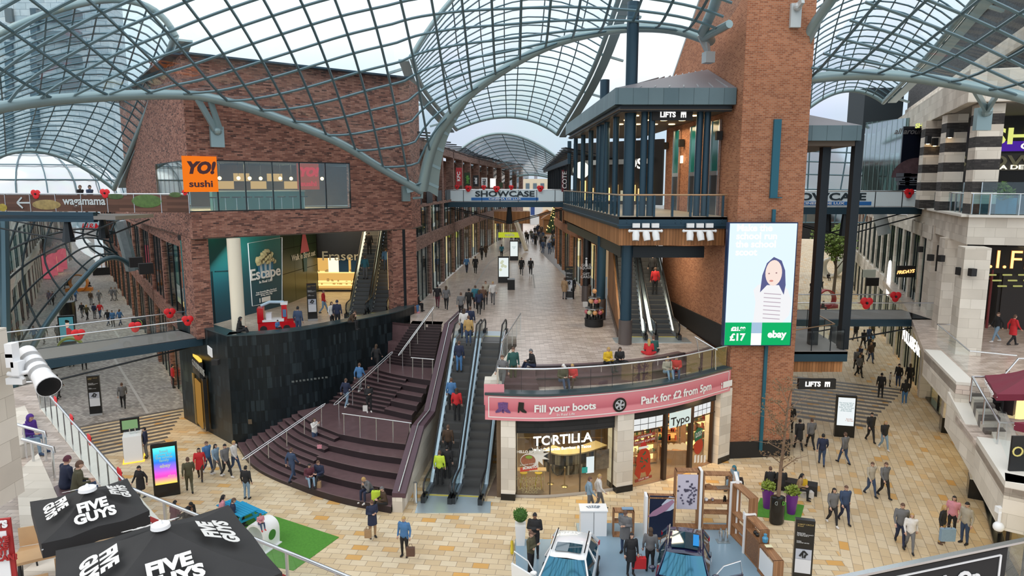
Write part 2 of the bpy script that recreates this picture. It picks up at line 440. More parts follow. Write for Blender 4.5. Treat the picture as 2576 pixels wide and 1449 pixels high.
for a,b,sd_ in((YC,YR,-1),(YC,YB,1)):mb.wall(a,b,ZT_,ZT_+.1,.6,sd_)
struct(mb.build('trim_block_coping',STEEL))
mb=MB()
mb.prism([xy(YC+YD*.3+LD*.3),xy(YW),xy(YW+Vector((-1,7))),xy(YC+LD*10+YD*6),xy(YC+LD*10)],ZW0-.1,ZW0-.02)
struct(mb.build('floor_restaurant',mat('pale_floor',(.45,.40,.33),.5)))
mb=MB();mb.prism([xy(YC+YD*.5+LD*.5),xy(YW),xy(YW+Vector((-1,7))),xy(YC+LD*10+YD*6),xy(YC+LD*10)],ZW1,ZW1+.1)
struct(mb.build('ceiling_restaurant',DKI))
mb=MB();b0,b1=YC+LD*9+YD*4.5,YW+Vector((-1.5,7.5));mb.wall(b0,b1,ZW0,ZW1,.2);mb.wall(b0,YC+LD*10.3,ZW0,ZW1,.2)
struct(mb.build('wall_restaurant_back',mat('restaurant_brown',(.13,.075,.04),.7,noise=.4,nscale=1)))
win=MB();win.wall(YC+YN*.0,YW,ZW0,ZW1,.03,1);win.wall(YC,YC+LD*10.5,ZW0,ZW1,.03,-1)
w_=struct(win.build('window_1',GLD))
fr=MB()
for u in(471,546,617,686,754,819,880):
 p=Vector(V(u,470,YC,YR)[:2]);fr.wall(p,p+YD*.06,ZW0,ZW1,.12,1)
for k in range(1,8):p=YC+LD*1.5*k;fr.wall(p,p+LD*.06,ZW0,ZW1,.12,-1)
fr.wall(YC,YW,ZW1-.06,ZW1,.12,1);fr.wall(YC,YW,ZW0,ZW0+.06,.12,1);fr.wall(YC,YC+LD*10.5,ZW0,ZW0+.06,.12,-1);fr.wall(YC,YC+LD*10.5,ZW1-.06,ZW1,.12,-1)
fr.build('window_frame',STEELD,w_)
mb=MB()
mb.wall(YC+LD*.7,YC+LD*3.4,M,ZB,.9,-1);mb.wall(YR-YD*1.5,YR-YD*.75,M,ZB,.7,1)
p=YR-YD*.42;mb.box((p.x,p.y+.5,(M+ZB)/2),(.8,.9,ZB-M),rz=.6)
struct(mb.build('wall_brick_piers',BRK))
mb=MB();p=YR-YD*.75;mb.wall(p,p+YD*.32,M,ZB,.5,1);struct(mb.build('trim_steel_pier',STEELD))
o=thing('round_column','cream round column standing behind the slate wall corner','column',xy(D(601,830,37.5))+(M,))
c=o.location;q=MB();q.cyl(c,.36,M+.55,ZB);q.build('shaft',mat('cream_paint',(.80,.74,.60),.45),o,smooth=40)
q=MB();q.cyl(c,.365,M,M+.55);q.build('base',BLKM,o,smooth=40)
T0,T1,T2=Vector((-19.3,39.9)),Vector((-16.5,48.6)),Vector((-15.8,55.0))
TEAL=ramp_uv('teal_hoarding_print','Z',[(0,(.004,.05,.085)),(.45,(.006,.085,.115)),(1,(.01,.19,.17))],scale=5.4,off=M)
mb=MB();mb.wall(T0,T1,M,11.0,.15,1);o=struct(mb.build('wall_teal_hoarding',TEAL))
mb=MB();mb.wall(T0,T1,11.0,ZB,.3,1);struct(mb.build('trim_hoarding_head',BLKM))
def on(p,q,u,v,out=.0):
 r=V(u,v,p,q);d=(Vector(q)-Vector(p)).normalized();return r+Vector((d.y,-d.x,0))*out
TD3=Vector((*(T1-T0).normalized(),0));TN3=Vector((TD3.y,-TD3.x,0))
mb=MB()
for(u0,v0),(u1,v1) in(((623,612),(709,597)),((709,597),(709,755)),((709,755),(634,770)),((634,770),(623,612))):
 mb.beam(on(T0,T1,u0,v0,.02),on(T0,T1,u1,v1,.02),.06,.02)
po=thing('hoarding_poster','white outlined poster with a popcorn bucket on the teal hoarding','poster',on(T0,T1,670,765,.02))
mb.build('border',WHT,po)
c0=on(T0,T1,667,682,.04)
PW=mat('print_white',(.80,.80,.78),.5)
text('Escape',on(T0,T1,667,687,.05),1.05,TD3,UP,PW,po,bold=.02,wide=1.15)
text('In Real Life',on(T0,T1,667,707,.05),.26,TD3,UP,PW,po,wide=1.2)
text('Your favourite films, food and\nmuch more at the cinema here\nall day, every day',on(T0,T1,669,736,.05),.15,TD3,UP,PW,po,wide=1.2)
q=MB();p=on(T0,T1,668,752,.05);q.box(p,(.9,.02,.32),rz=math.atan2(TD3.y,TD3.x));q.box(p-TD3*.65,(.1,.02,.3),rz=math.atan2(TD3.y,TD3.x));q.build('logo_plate',PW,po)
q=MB();pb=on(T0,T1,667,680,.05)
for k in range(7):
 a=pb+TD3*(-.75+.25*k)*.8;q.use(k%2);b=pb+TD3*(-.75+.25*k);t=TD3*.125
 q.add([a-t*.8-UP*.5,a+t*.8-UP*.5,b+t+UP*.55,b-t+UP*.55],[(0,1,2,3)])
q.build('bucket',[mat('bucket_blue',(.02,.16,.30),.6),mat('bucket_stripe',(.45,.55,.6),.6)],po)
q=MB()
for k in range(40):
 a=random.uniform(-.95,.95);h=random.uniform(0,.95-abs(a)*.5);q.ball(pb+TD3*a+UP*(.5+h)+TN3*.02,(.17,.05,.16),7,5)
q.build('popcorn',mat('popcorn',(.45,.36,.18),.8,noise=.3,nscale=6),po,smooth=60)
mb=MB();mb.wall(T0+(T1-T0)*.23,T0+(T1-T0)*.25,M,8.9,.22,1);mb.beam(on(T0,T1,540,683,.02),on(T0,T1,590,680,.02),.06,.04)
struct(mb.build('door_1',mat('hoarding_shadow_gap',(.003,.02,.03),.6)))
GRN=ramp_uv('green_bronze_panel','Z',[(0,(.03,.05,.02)),(.5,(.035,.05,.022)),(1,(.018,.045,.032))],scale=5.5,off=M,rough=.3)
mb=MB();mb.wall(T1,T2,M,ZB,.2,1);struct(mb.build('wall_green_shopfront',GRN))
mb=MB()
for f in(.0,.33,.66,1.0):p=T1.lerp(T2,f);mb.wall(p,p+(T2-T1).normalized()*.06,M,ZB,.24,1)
for z in(7.8,9.6):mb.wall(T1,T2,z,z+.05,.24,1)
struct(mb.build('trim_green_shopfront',BLKM))
ad=thing('shopfront_advert','figure in a pink coat and white lettering on the dark green shopfront','advert',on(T1,T2,765,700,.03))
d3=Vector((*(T2-T1).normalized(),0))
text('Walk in Strut out',on(T1,T2,763,643,.05),.62,d3,UP,mat('advert_letters',(.55,.55,.50),.5),ad,bold=.01)
q=MB();p=on(T1,T2,764,612,.05);q.add([p-d3*.2+UP*.9,p+d3*.2+UP*.9,p+d3*.9-UP*.7,p-d3*.8-UP*.7],[(0,1,2,3)]);q.build('coat',mat('advert_pink',(.40,.09,.13),.6),ad)
q=MB();q.ball(p+UP*1.15,(.2,.05,.26));q.add([p-d3*.35-UP*.7,p+d3*.45-UP*.7,p+d3*.3-UP*2.2,p-d3*.25-UP*2.2],[(0,1,2,3)]);q.build('figure',mat('advert_figure',(.03,.10,.13),.6),ad)
F0,F1=Vector((-16.2,55.3)),Vector((-7.2,55.3))
sh=thing('jewellery_shopfront','glowing shop window under a black fascia reading Fraser at the back of the recess','shopfront',(-12,55.3,M))
q=MB();q.wall(F0,F1,8.35,ZB-.1,.3);q.build('fascia',mat('shop_black',(.014,.012,.010),.35),sh)
text('Fraser Hart',D(808,645,55.1),1.05,(1,0,0),UP,mat('fascia_letters',(.66,.64,.50),.5),sh,align='LEFT',bold=.005,wide=1.15)
q=MB();q.box((-11.7,56.6,7.0),(9,.1,2.7));q.build('window_back',emit('shop_amber',(1,.58,.16),.75),sh)
q=MB()
for z in(6.05,6.3,7.1):q.box((-11.7,55.9,z),(9,1.0,.06))
q.build('shelf',emit('shelf_amber',(1,.70,.26),1.3),sh)
q=MB()
for k in range(70):
 x=random.uniform(-16,-8);z=random.choice((6.08,6.33,7.13));h=random.uniform(.1,.35);q.box((x,55.7+random.random()*.3,z+h/2),(random.uniform(.06,.2),.1,h))
q.build('display_stock',mat('display_stock',(.55,.42,.24),.5),sh);sh.children[-1]['kind']='stuff'
for k,x in enumerate((-14.6,-13.8,-12.75,-11.2)):
 q=MB();q.box((x,55.5,7.75),(.85 if k!=3 else.9,.05,1.2));q.build('window_poster',[emit('poster_glow',(1,.85,.6),1.3),mat('poster_blue',(.02,.09,.20),.5)][1 if k in(1,2) else 0],sh)
q=MB();q.wall(F0,F1,M,M+.12,.4);q.build('plinth',BLKM,sh)
q=MB()
for x in(-16.1,-7.4):q.box((x,55.3,7),(.14,.2,2.8))
q.build('frame',BLKM,sh)
mb=MB();mb.wall((-7.3,50),(-7.2,56),M,ZB,.2);mb.box((-11.6,57,8.5),(10,.2,6));struct(mb.build('wall_recess_back',DKI))
la=bpy.data.lights.new('hoarding_light','AREA');la.energy=260;la.shape='RECTANGLE';la.size=8;la.size_y=.6;la.color=(.92,1,.95);lo=bpy.data.objects.new('hoarding_light',la);C.objects.link(lo);lo.location=(-16.6,44,11.2);lo.rotation_euler=(0,R(-35),R(72))
la=bpy.data.lights.new('recess_downlight','AREA');la.energy=160;la.size=4;la.color=(1,.75,.45);lo=bpy.data.objects.new('recess_downlight',la);C.objects.link(lo);lo.location=(-12,52,11.1)
dl=[]
for u,v in((535,612),(642,604),(700,598)):
 o=MB();p=on(T0,T1,u,v,.35);o.cyl((p.x,p.y),.12,ZB-.06,ZB-.03,14);dl.append(one(o,'downlight',emit('downlight',(1,.86,.6),6),'small round downlight in the soffit above the teal hoarding','downlight','downlights over the hoarding',40))
# ------------------------------------------------ orange brick lift tower and the wall beside it
TA,TB=Vector((11.2,34.1)),Vector((14.65,34.5));TL=Vector((10.3,46.5));TR=Vector((14.9,42))
mb=MB();mb.prism([xy(TA),xy(TB),xy(TR),(12,46)],.9,32);struct(mb.build('wall_lift_tower',ORB))
mb=MB();mb.wall(TA,TL,M,12.0,.6,-1)
mb.wall(TA,TL,12.0,(30,20.3),.6,-1)
struct(mb.build('wall_lift_lobby',ORB))
mb=MB()
mb.prism([(TA.x-.06,TA.y-.06),(TB.x+.06,TB.y-.06),(TR.x+.1,TR.y),(12,46)],-.05,.9)
mb.wall(TA+(TL-TA)*.05,TL,M,(M+1.3,M+1.0),.1,1)
struct(mb.build('baseboard_tower',BLKM))
mb=MB();p=Vector(TA).lerp(TL,.06);mb.wall(TA,TL,(29.9,20.25),(30.2,20.5),.8,-1);struct(mb.build('trim_gable',mat('gable_flash',(.34,.38,.40),.4)))
dp=thing('drain_pipe','teal blue flat drainpipe running down the brick lift tower','drainpipe',D(1935,1100,34.2))
q=MB();x=D(1951,400,34.2).x;q.box((x,34.25,(D(1951,300,34.2).z+D(1951,497,34.2).z)/2),(.36,.22,D(1951,300,34.2).z-D(1951,497,34.2).z));q.build('box_duct',mat('pipe_teal',(.008,.10,.15),.35),dp)
q=MB();q.box((x+.08,34.25,6.7),(.16,.16,12.6));q.build('pipe',MATS['pipe_teal'],dp)
q=MB();q.box((x+.1,34.2,D(1951,497,34.2).z),(.6,.2,.05));q.build('bracket',MATS['pipe_teal'],dp)
# ------------------------------------------------ right-hand facade of the central street, left-hand facade
def facade(name,line,z0s,pier_step,brick,bands,glassz,side,lits,t=.7,toz=17.6,pw=.34):
 """brick piers, bands and panes along a plan polyline"""
 root=bpy.data.objects.new(name,None);C.objects.link(root);root.location=(*line[0],M);OFF[root.name]=Vector((*line[0],M));struct(root)
 L=[Vector((*p,0)) for p in line];tot=sum((b-a).length for a,b in zip(L,L[1:]));n=max(2,int(tot/pier_step)+1);pts=resamp(L,n)
 for i,p in enumerate(pts):
  d=(pts[min(i+1,n-1)]-pts[max(i-1,0)]).normalized()
  q=MB();q.wall(p-d*pw,p+d*pw,z0s,toz,t,side);q.build('pier',brick,root)
 for z,h,pr in bands:
  q=MB()
  for a,b in zip(L,L[1:]):q.wall(a,b,z,z+h,t+pr,side)
  q.build('band',brick,root)
 k=0
 for a,b in zip(pts,pts[1:]):
  d=(b-a).normalized();nn=Vector((-d.y,d.x,0))*side
  for z,z1,gl in glassz:
   q=MB();q.wall(a+d*pw+nn*.14,b-d*pw+nn*.14,z,z1,.05,side);g=q.build('window',gl,root)
   f=MB();
   for s_ in(-.25,0,.25):c_=a.lerp(b,.5+s_)+nn*.1;f.wall(c_-d*.03,c_+d*.03,z,z1,.1,side)
   f.build('mullion',STEELD,g)
   lm=lits[k%len(lits)];k+=1
   r_=MB();r_.wall(a+d*.45+nn*2.0,b-d*.45+nn*2.0,z,z1,.1,side);r_.build('room',lm,root)
 return root
BRKS=blocks('soft_brown_brick',[(0,(.12,.065,.055)),(.5,(.22,.125,.10)),(1,(.31,.19,.155))],(.19,.14,.12),.3,.085,.008);RM1=emit('room_amber',(1,.66,.28),1.1);RM2=mat('room_teal',(.16,.36,.36),.6);RM3=emit('room_dim',(.9,.62,.36),.35);RM4=mat('room_dark',(.06,.065,.068),.6);RM5=emit('room_pale',(.85,.80,.55),.5);RM6=emit('room_red',(.9,.2,.1),.35)
PL=[(-6.75,47.6),(-6.4,56),(-5.0,80),(-2.6,103),(2.0,128)]
facade('wall_street_left',PL,M,6.6,BRKS,[(9.55,.95,.25),(12.6,.25,.2),(16.8,.8,.15)],[(M,9.5,GLD),(10.5,12.6,GLD)],1,[RM1,RM2,RM3,RM4,RM1,RM5,RM4,RM2,RM1,RM2],toz=17.4)
PRr=[(6.5,52.5),(5.2,66),(4.9,80),(10,100),(16,125)]
facade('wall_street_right',PRr,M,5.6,ORB,[(9.6,.8,.2),(11.6,.9,.5)],[(M,9.5,GLD),(10.4,11.6,GLD)],-1,[RM3,RM4,RM1,RM4],toz=12.5)
mb=MB()
for a,b in zip(PL,PL[1:]):mb.wall(Vector(a)+Vector((-2.6,0)),Vector(b)+Vector((-2.6,0)),12.6,16.9,.3,1)
struct(mb.build('wall_gallery_left',BRK))
mb=MB()
for a,b in zip(PL,PL[1:]):mb.wall(a,b,17.4,17.55,3.2,1)
for k in range(24):
 p=resamp([Vector((*p,0)) for p in PL],24)[k];mb.beam((p.x-1.5,p.y,17.9),(p.x+1.1,p.y+.6,17.75),.35,.08)
struct(mb.build('ceiling_gallery_left',STEELD))
mb=MB()
for k,p in enumerate(resamp([Vector((*p,0)) for p in PL],17)[:-1]):
 mb.wall((p.x,p.y,0),(p.x+.1,p.y+3.0,0),12.8,13.75,.05)
struct(mb.build('trim_gallery_balustrade',STEELD))
# =====================================================  GLASS ROOFS
def interp(tab,x):
 if x<=tab[0][0]:return tab[0][1:]
 for a,b in zip(tab,tab[1:]):
  if x<=b[0]:
   t=(x-a[0])/(b[0]-a[0]);return tuple(a[i]*(1-t)+b[i]*t for i in range(1,len(a)))
 return tab[-1][1:]
arcA=smooth_curve([D(*p) for p in((-330,400,26),(-150,310,28),(0,270,30),(200,246,33),(430,238,36),(545,250,37.3),(700,297,39.5),(850,358,41.6),(960,424,43.5),(1062,482,45))],70)
arcB=smooth_curve([D(*p) for p in((1062,478,45),(1078,400,44.5),(1105,330,44),(1150,270,43.3),(1200,222,42.5),(1300,155,41),(1400,108,40),(1500,82,39),(1600,70,38.2),(1700,76,37.6),(1788,104,37))],70)
arcC=smooth_curve([D(*p) for p in((2012,202,35.5),(2100,191,35),(2200,188,34.5),(2300,195,34),(2400,210,33.3),(2500,230,32.5),(2576,246,31.8),(2800,320,30))],50)
def shell(bound,ymin,ph):
 tab=sorted([(p.x,p.y,p.z) for p in bound])
 x0,x1=tab[0][0],tab[-1][0]
 def h(x,y):
  yb,zb=interp(tab,x);d=max(0,yb-y);e_=math.exp(-d/4)
  zs=18.5+11*(1-math.exp(-.055*(45-y)))-.0125*x*x
  return zb*e_+(1-e_)*zs
 return tab,x0,x1,h
def lattice(bound,root,dx,dy,ymin,r=.07,xlim=None):
 tab,x0,x1,h=shell(bound,ymin,0);mb=MB();pane=MB()
 x=x0+.4
 while x<x1:
  yb=interp(tab,x)[0];n=max(2,int((yb-ymin)/1.15)+1)
  mb.tube([(x,yb+(ymin-yb)*i/(n-1),h(x,yb+(ymin-yb)*i/(n-1))) for i in range(n)],r,5);x+=dx
 y=ymin
 while y<max(t[1] for t in tab):
  run=[];x=x0
  while x<=x1+.01:
   yb=interp(tab,x)[0]
   if yb>=y:run.append((x,y,h(x,y)))
   else:
    if len(run)>1:mb.tube(run,r,5)
    run=[]
   x+=.48
  if len(run)>1:mb.tube(run,r,5)
  y+=dy
 N=64;rows=[]
 for i in range(N):
  x=x0+(x1-x0)*i/(N-1);yb=interp(tab,x)[0];k=16
  rows.append([(x,yb+(ymin-yb)*(j/(k-1))**1.3,h(x,yb+(ymin-yb)*(j/(k-1))**1.3)+.1) for j in range(k)])
 pane.grid(rows);pane.build('glazing',GLR,root,smooth=60)
 mb.build('lattice',LATT,root,smooth=50)
rc=thing('glass_canopy','great curved glass canopy over the plaza with two grey arches meeting at a point','glass roof',(-5.9,45,13.9))
lattice(arcA+arcB,rc,1.42,1.2,17)
q=MB();q.tube(arcA,.25,12);q.build('arch',TUBE,rc,smooth=50)
q=MB();rr=[.36-.12*min(1,i/40) for i in range(70)];q.tube(arcB,rr,12);q.build('arch',TUBE,rc,smooth=50)
q=MB()
P=arcB[:34];rows=[]
for i,p in enumerate(P):
 w=1.15*(1-i/33)+.0;o_=Vector((.75,.35,-.35)).normalized();rows.append([p,p+o_*w*.5+UP*.1,p+o_*w])
q.grid(rows);q.build('fin',TUBE,rc,smooth=60)
for i in range(2,32,4):q=MB();q.beam(rows[i][0],rows[i][2],.05,.18);q.build('fin_rib',TUBE,rc)
q=MB();q.tube([D(1788,104,37),D(1768,80,36.2),D(1795,20,34.5),D(1822,-60,32)],.26,12);q.tube([D(1835,60,34.2),D(1770,95,36.5)],.2,10);q.build('end_tube',TUBE,rc,smooth=50)
q=MB()
for u in(0,1):
 a=D(1055+10*u,470,45);q.beam(a,V(1018,480,YC,YR)+Vector((.2,-.4,0)),.12,.3)
q.box(V(1018,487,YC,YR)+Vector((.1,-.15,0)),(.55,.2,1.0),rz=.67);q.tube([D(1062,480,45),D(1062,497,45),D(1040,499,45.3)],.09,8)
q.build('foot_bracket',TUBE,rc)
q=MB()
b=V(543,345,YC,YR)+Vector((YN.x,YN.y,0))*.2
q.box(b,(.7,.25,1.1),rz=.67)
for s_ in(-1,1):
 a=arcA[36]+Vector((YD.x,YD.y,0))*s_*.32;q.beam(a,b+Vector((YN.x,YN.y,0))*.25+UP*.35+Vector((YD.x,YD.y,0))*s_*.12,.14,.3)
q.ball(b+Vector((YN.x,YN.y,0))*.25+UP*.3,.22,10,6);q.build('wall_bracket',TUBE,rc)
q=MB()
b=D(1782,145,36.8);q.box(b,(.5,.5,.55),rz=.2)
for s_ in(-.3,.3):q.beam(b+UP*.2,D(1768+s_*30,88,36.6),.12,.25)
q.build('tower_bracket',mat('bracket_pale',(.45,.50,.52),.4),rc)
rc2=thing('glass_canopy','curved glass canopy right of the brick tower with a single long grey arch','glass roof',D(2470,285,33))
lattice(arcC,rc2,1.42,1.2,15)
q=MB();q.tube(arcC,.26,12);q.build('arch',TUBE,rc2,smooth=50)
q=MB();q.tube([D(2012,202,35.5),D(2022,105,35),D(2055,50,34),D(2095,-5,33),D(2150,-80,31)],.24,10);q.build('edge_tube',TUBE,rc2,smooth=50)
q=MB();q.add([D(2020,110,34.9),D(2012,200,35.4),D(2035,120,34.6),D(2095,0,32.9)],[(0,1,2),(0,2,3)]);q.build('edge_fin',TUBE,rc2)
q=MB();b=D(2000,40,34.3);q.box(b,(.5,.3,1.1));q.ball(b+Vector((0,-.3,.35)),.2,10,6);q.beam(b+Vector((0,-.3,.35)),D(2020,0,33.5),.15,.3);q.build('tower_bracket',mat('bracket_pale',(.45,.50,.52),.4),rc2)
q=MB();b=D(2472,300,35.2);q.box(b,(.75,.3,1.1));q.ball(b+Vector((0,-.25,.35)),.25,10,6)
for u in(2450,2510):q.beam(b+Vector((0,-.25,.4)),D(u,222+(u-2450)*.2,33),.14,.34)
q.build('column_bracket',TUBE,rc2)
def canopy(label,sts,ntr,nlg,base,r=.055,gut=True,beams=True,name='glass_canopy',gm=None):
 root=thing(name,label,'glass roof',base)
 def arch(st,n=25):
  l,c,r_=[Vector(D(*p)) for p in st];ctl=c*2-(l+r_)*.5
  return[l*(1-t)**2+ctl*2*t*(1-t)+r_*t*t for t in[i/(n-1) for i in range(n)]]
 AA=[arch(s) for s in sts];m=ntr
 cols=[smooth_curve([a[j] for a in AA],m) for j in range(25)]
 rows=[[cols[j][i] for j in range(25)] for i in range(m)]
 q=MB();q.grid([[p+UP*.08 for p in r_] for r_ in rows]);q.build('glazing',gm or GLR,root,smooth=60)
 q=MB()
 for r_ in rows[1:-1]:q.tube(r_[::2],r,5)
 for k in range(1,nlg):
  j=round(24*k/nlg);q.tube([r_[j] for r_ in rows],r*.9,5)
 q.build('lattice',LATT,root,smooth=50)
 for r_ in(rows[0],rows[-1]):q=MB();q.tube(r_,.17,10);q.build('end_arch',TUBE,root,smooth=50)
 if beams:
  for j in(0,24):
   e_=[r_[j] for r_ in rows];q=MB();q.tube(e_,.2,8);s_=-1 if j==0 else 1
   for a,b in zip(e_[::2],e_[2::2]):q.beam(a+Vector((.55*s_,0,-.25)),b+Vector((.55*s_,0,-.25)),.7,.12)
   q.build('edge_beam',TUBE,root,smooth=50)
   for k in range(3,len(e_)-2,6):q=MB();q.beam(e_[k],e_[k]+Vector((1.9*s_,.2,-.5)),.22,.16);q.build('support_arm',TUBE,root)
 return root
canopy('long vaulted glass canopy over the central street behind the plaza arch',[((1035,142,49),(1290,-110,49),(1570,-40,49)),((1068,228,58),(1287,140,58),(1487,185,58)),((1148,326,72),(1285,294,72),(1402,338,72))],25,9,D(1285,330,60))
canopy('low vaulted glass canopy furthest along the central street',[((1126,412,84),(1262,336,84),(1428,418,84)),((1200,430,100),(1290,392,100),(1424,432,100)),((1268,462,122),(1330,440,122),(1415,458,122))],14,6,D(1270,430,90),beams=False,gm=glass('frosted_roof_glass',(.80,.88,.90),.45,.15,.8))
canopy('vaulted glass canopy over the left street beside the red brick block',[((-420,330,31),(190,12,36),(441,90,38.6)),((-260,420,41),(150,232,46),(368,285,48)),((-80,452,54),(90,380,57),(287,476,60.5))],26,10,D(100,420,50))
canopy('vaulted glass canopy over the right street beyond the brick tower',[((1960,40,42),(2250,-150,41),(2500,-60,38.5)),((1985,190,52),(2150,85,52),(2335,140,50)),((1985,318,66),(2110,232,66),(2222,258,66))],24,9,D(2110,300,55))
# =====================================================  BRIDGES
def poppy(p,r,label,n=Vector((0,-1,0))):
 root=thing('paper_poppy',label,'poppy',Vector(p)-UP*r,'red poppies on the rails')
 a=n.cross(UP).normalized();q=MB()
 for x,z in((-.45,.25),(.45,.3),(0,-.45)):q.ball(Vector(p)+a*x*r+UP*z*r,r*.72,10,6,rot=None)
 m_=Matrix((a,n,UP)).transposed()
 q.v=[tuple(Vector(p)+(lambda w:w-n*w.dot(n)*.8)(Vector(v)-Vector(p))) for v in q.v]
 q.build('petals',RED,root,smooth=60)
 q=MB();q.ball(Vector(p)+n*r*.2,r*.24,8,6);q.build('centre',BLKM,root)
 return root
def glass_rail(root,pts,z,h=1.05,panel=1.5,g=GLS,railm=INOX,postm=INOX,pr=.03,rail_r=.035,posts=True,foot=.05):
 P=[Vector((p[0],p[1],0)) for p in pts];zz=z if callable(z) else(lambda p:z)
 L=sum((b-a).length for a,b in zip(P,P[1:]));n=max(2,int(L/panel)+1);Q=resamp(P,n)
 for a,b in zip(Q,Q[1:]):q=MB();q.add([(a.x,a.y,zz(a)+foot),(b.x,b.y,zz(b)+foot),(b.x,b.y,zz(b)+h-.05),(a.x,a.y,zz(a)+h-.05)],[(0,1,2,3)]);q.build('glass_panel',g,root)
 if posts:
  for a in Q:q=MB();q.beam((a.x,a.y,zz(a)),(a.x,a.y,zz(a)+h),pr,pr*1.8);q.build('post',postm,root)
 q=MB();q.tube([(a.x,a.y,zz(a)+h) for a in resamp(P,max(2,len(pts)))] if len(pts)>2 else[(a.x,a.y,zz(a)+h) for a in(Q[0],Q[-1])],rail_r,8);q.build('top_rail',railm,root,smooth=50)
PANEL=mat('frosted_sign_panel',(.72,.86,.93),.35);NAVY=mat('sign_navy',(.012,.028,.04),.4);SBLUE=mat('sign_blue',(.02,.16,.50),.4)
def sign_bridge(label,p,q_,u0,z=U,w=3.2,mid=None,sx=5.6,grp=None):
 p,q_=Vector(p),Vector(q_);root=thing('footbridge',label,'bridge',((p.x+q_.x)/2,(p.y+q_.y)/2,z-.5))
 d=(q_-p).normalized();n=Vector((-d.y,d.x));d3=Vector((d.x,d.y,0));f3=-Vector((n.x,n.y,0))
 b=MB();b.wall(p,q_,z-.12,z,w,1);b.build('deck',mat('bridge_deck',(.20,.19,.18),.7),root)
 for s_ in(0,w):
  b=MB();b.wall(p+n*s_,q_+n*s_,z-.5,z,.2);b.build('side_beam',STEEL,root)
  b=MB();b.wall(p+n*s_,q_+n*s_,z+.08,z+1.08,.04);b.build('parapet_panel',PANEL,root)
  b=MB();b.tube([Vector((*(p+n*s_),z+1.15)),Vector((*(q_+n*s_),z+1.15))],.045,8);b.build('top_rail',INOX,root)
 L=(q_-p).length;k=int(L/1.75)
 for i in range(k+1):b=MB();a=p+d*L*i/k-n*.04;b.beam((*a,z),(*a,z+1.12),.045,.04);b.build('post',STEELD,root)
 c=Vector((*mid,0)) if mid is not None else Vector(((p.x+q_.x)/2,(p.y+q_.y)/2,0))
 text('SHOWCASE',c+f3*.05+UP*(z+.74),.72,d3,UP,NAVY,root,bold=.022,wide=sx/4.3)
 b=MB();b.box(c+f3*.045+UP*(z+.28),(sx*1.02,.03,.26),rz=math.atan2(d.y,d.x));b.build('blue_band',SBLUE,root)
 text('CINEMA DE LUX',c+f3*.075+UP*(z+.28),.24,d3,UP,mat('band_letters',(.80,.86,.92),.5),root,bold=.006,wide=1.75)
 b=MB();m_=(p+q_)/2
 for s_ in(.3,w-.3):
  lo=Vector((*(m_+n*s_),z-2.1));b.tube([Vector((*(p+n*s_),z-.5)),lo,Vector((*(q_+n*s_),z-.5))],.05,6)
  b.lathe((lo.x,lo.y),[(.32,z-2.1),(.18,z-.5)],8)
 b.build('tie_rods',STEELD,root)
 return root
sb=sign_bridge('glass footbridge with a SHOWCASE cinema sign spanning the central street',D(1120,490,66)[:2],D(1442,490,66)[:2],0,mid=D(1270,490,66)[:2],sx=6.3)
sb2=sign_bridge('glass footbridge with a half hidden SHOWCASE sign right of the brick tower',(18.5,50),(30.3,50),0,mid=D(2070,500,50)[:2],sx=6.9)
for k,(u,v) in enumerate(((1150,470),(1178,474),(1217,471),(1249,475),(1286,471),(1359,474))):
 poppy(D(u,v,65.8),.28 if k in(1,3,5) else.2,['leftmost red poppy on the central cinema bridge','large red poppy left of the letter S on the central bridge','small red poppy above the letter H on the central bridge','red poppy above the letter W on the central bridge','red poppy above the letter A on the central bridge','rightmost red poppy past the last letter on the central bridge'][k])
poppy(D(2006,484,49.8),.3,'red poppy at the brick tower end of the right cinema bridge');poppy(D(2287,486,49.8),.32,'red poppy near the far right end of the right cinema bridge')
A_,B_=Vector((-30.5,39.5)),YC+Vector((-.02,-.12));d=(B_-A_).normalized();n=Vector((-d.y,d.x));d3=Vector((*d,0));f3=-Vector((*n,0))
wb=thing('footbridge','brown printed footbridge with the word wagamama crossing at the upper left','bridge',((A_.x+B_.x)/2,38.3,12.1))
q=MB();q.wall(A_,A_+d*7.4,12.15,12.7,.3,1);q.build('side_beam',STEEL,wb)
q=MB();q.wall(A_,A_+d*8.8,12.3,12.5,3,1);q.build('deck',MATS['bridge_deck'],wb)
q=MB();q.wall(A_,B_,12.74,13.66,.04);q.build('printed_panel',blocks('printed_timber',[(0,(.075,.035,.022)),(1,(.14,.068,.045))],(.05,.025,.02),3,.16,.004,rough=.3),wb)
q=MB();q.tube([Vector((*A_,13.72)),Vector((*B_,13.72))],.04,8);q.build('top_rail',INOX,wb)
L=(B_-A_).length
for i in range(9):q=MB();a=A_+d*L*i/8;q.beam((*a,12.7),(*a,13.7),.03,.07);q.build('post',INOX,wb)
LTR=mat('wagamama_letters',(.50,.56,.58),.5)
def onw(u,v,o=.05):return V(u,v,A_,B_)+f3*o
text('wagamama',onw(213,506),.62,d3,UP,LTR,wb,bold=.012,wide=1.0)
q=MB();a=onw(45,510);b=onw(78,510);q.beam(a,b,.02,.09);q.beam(a,a+d3*.35+UP*.3,.02,.09);q.beam(a,a+d3*.35-UP*.3,.02,.09);q.build('arrow',LTR,wb)
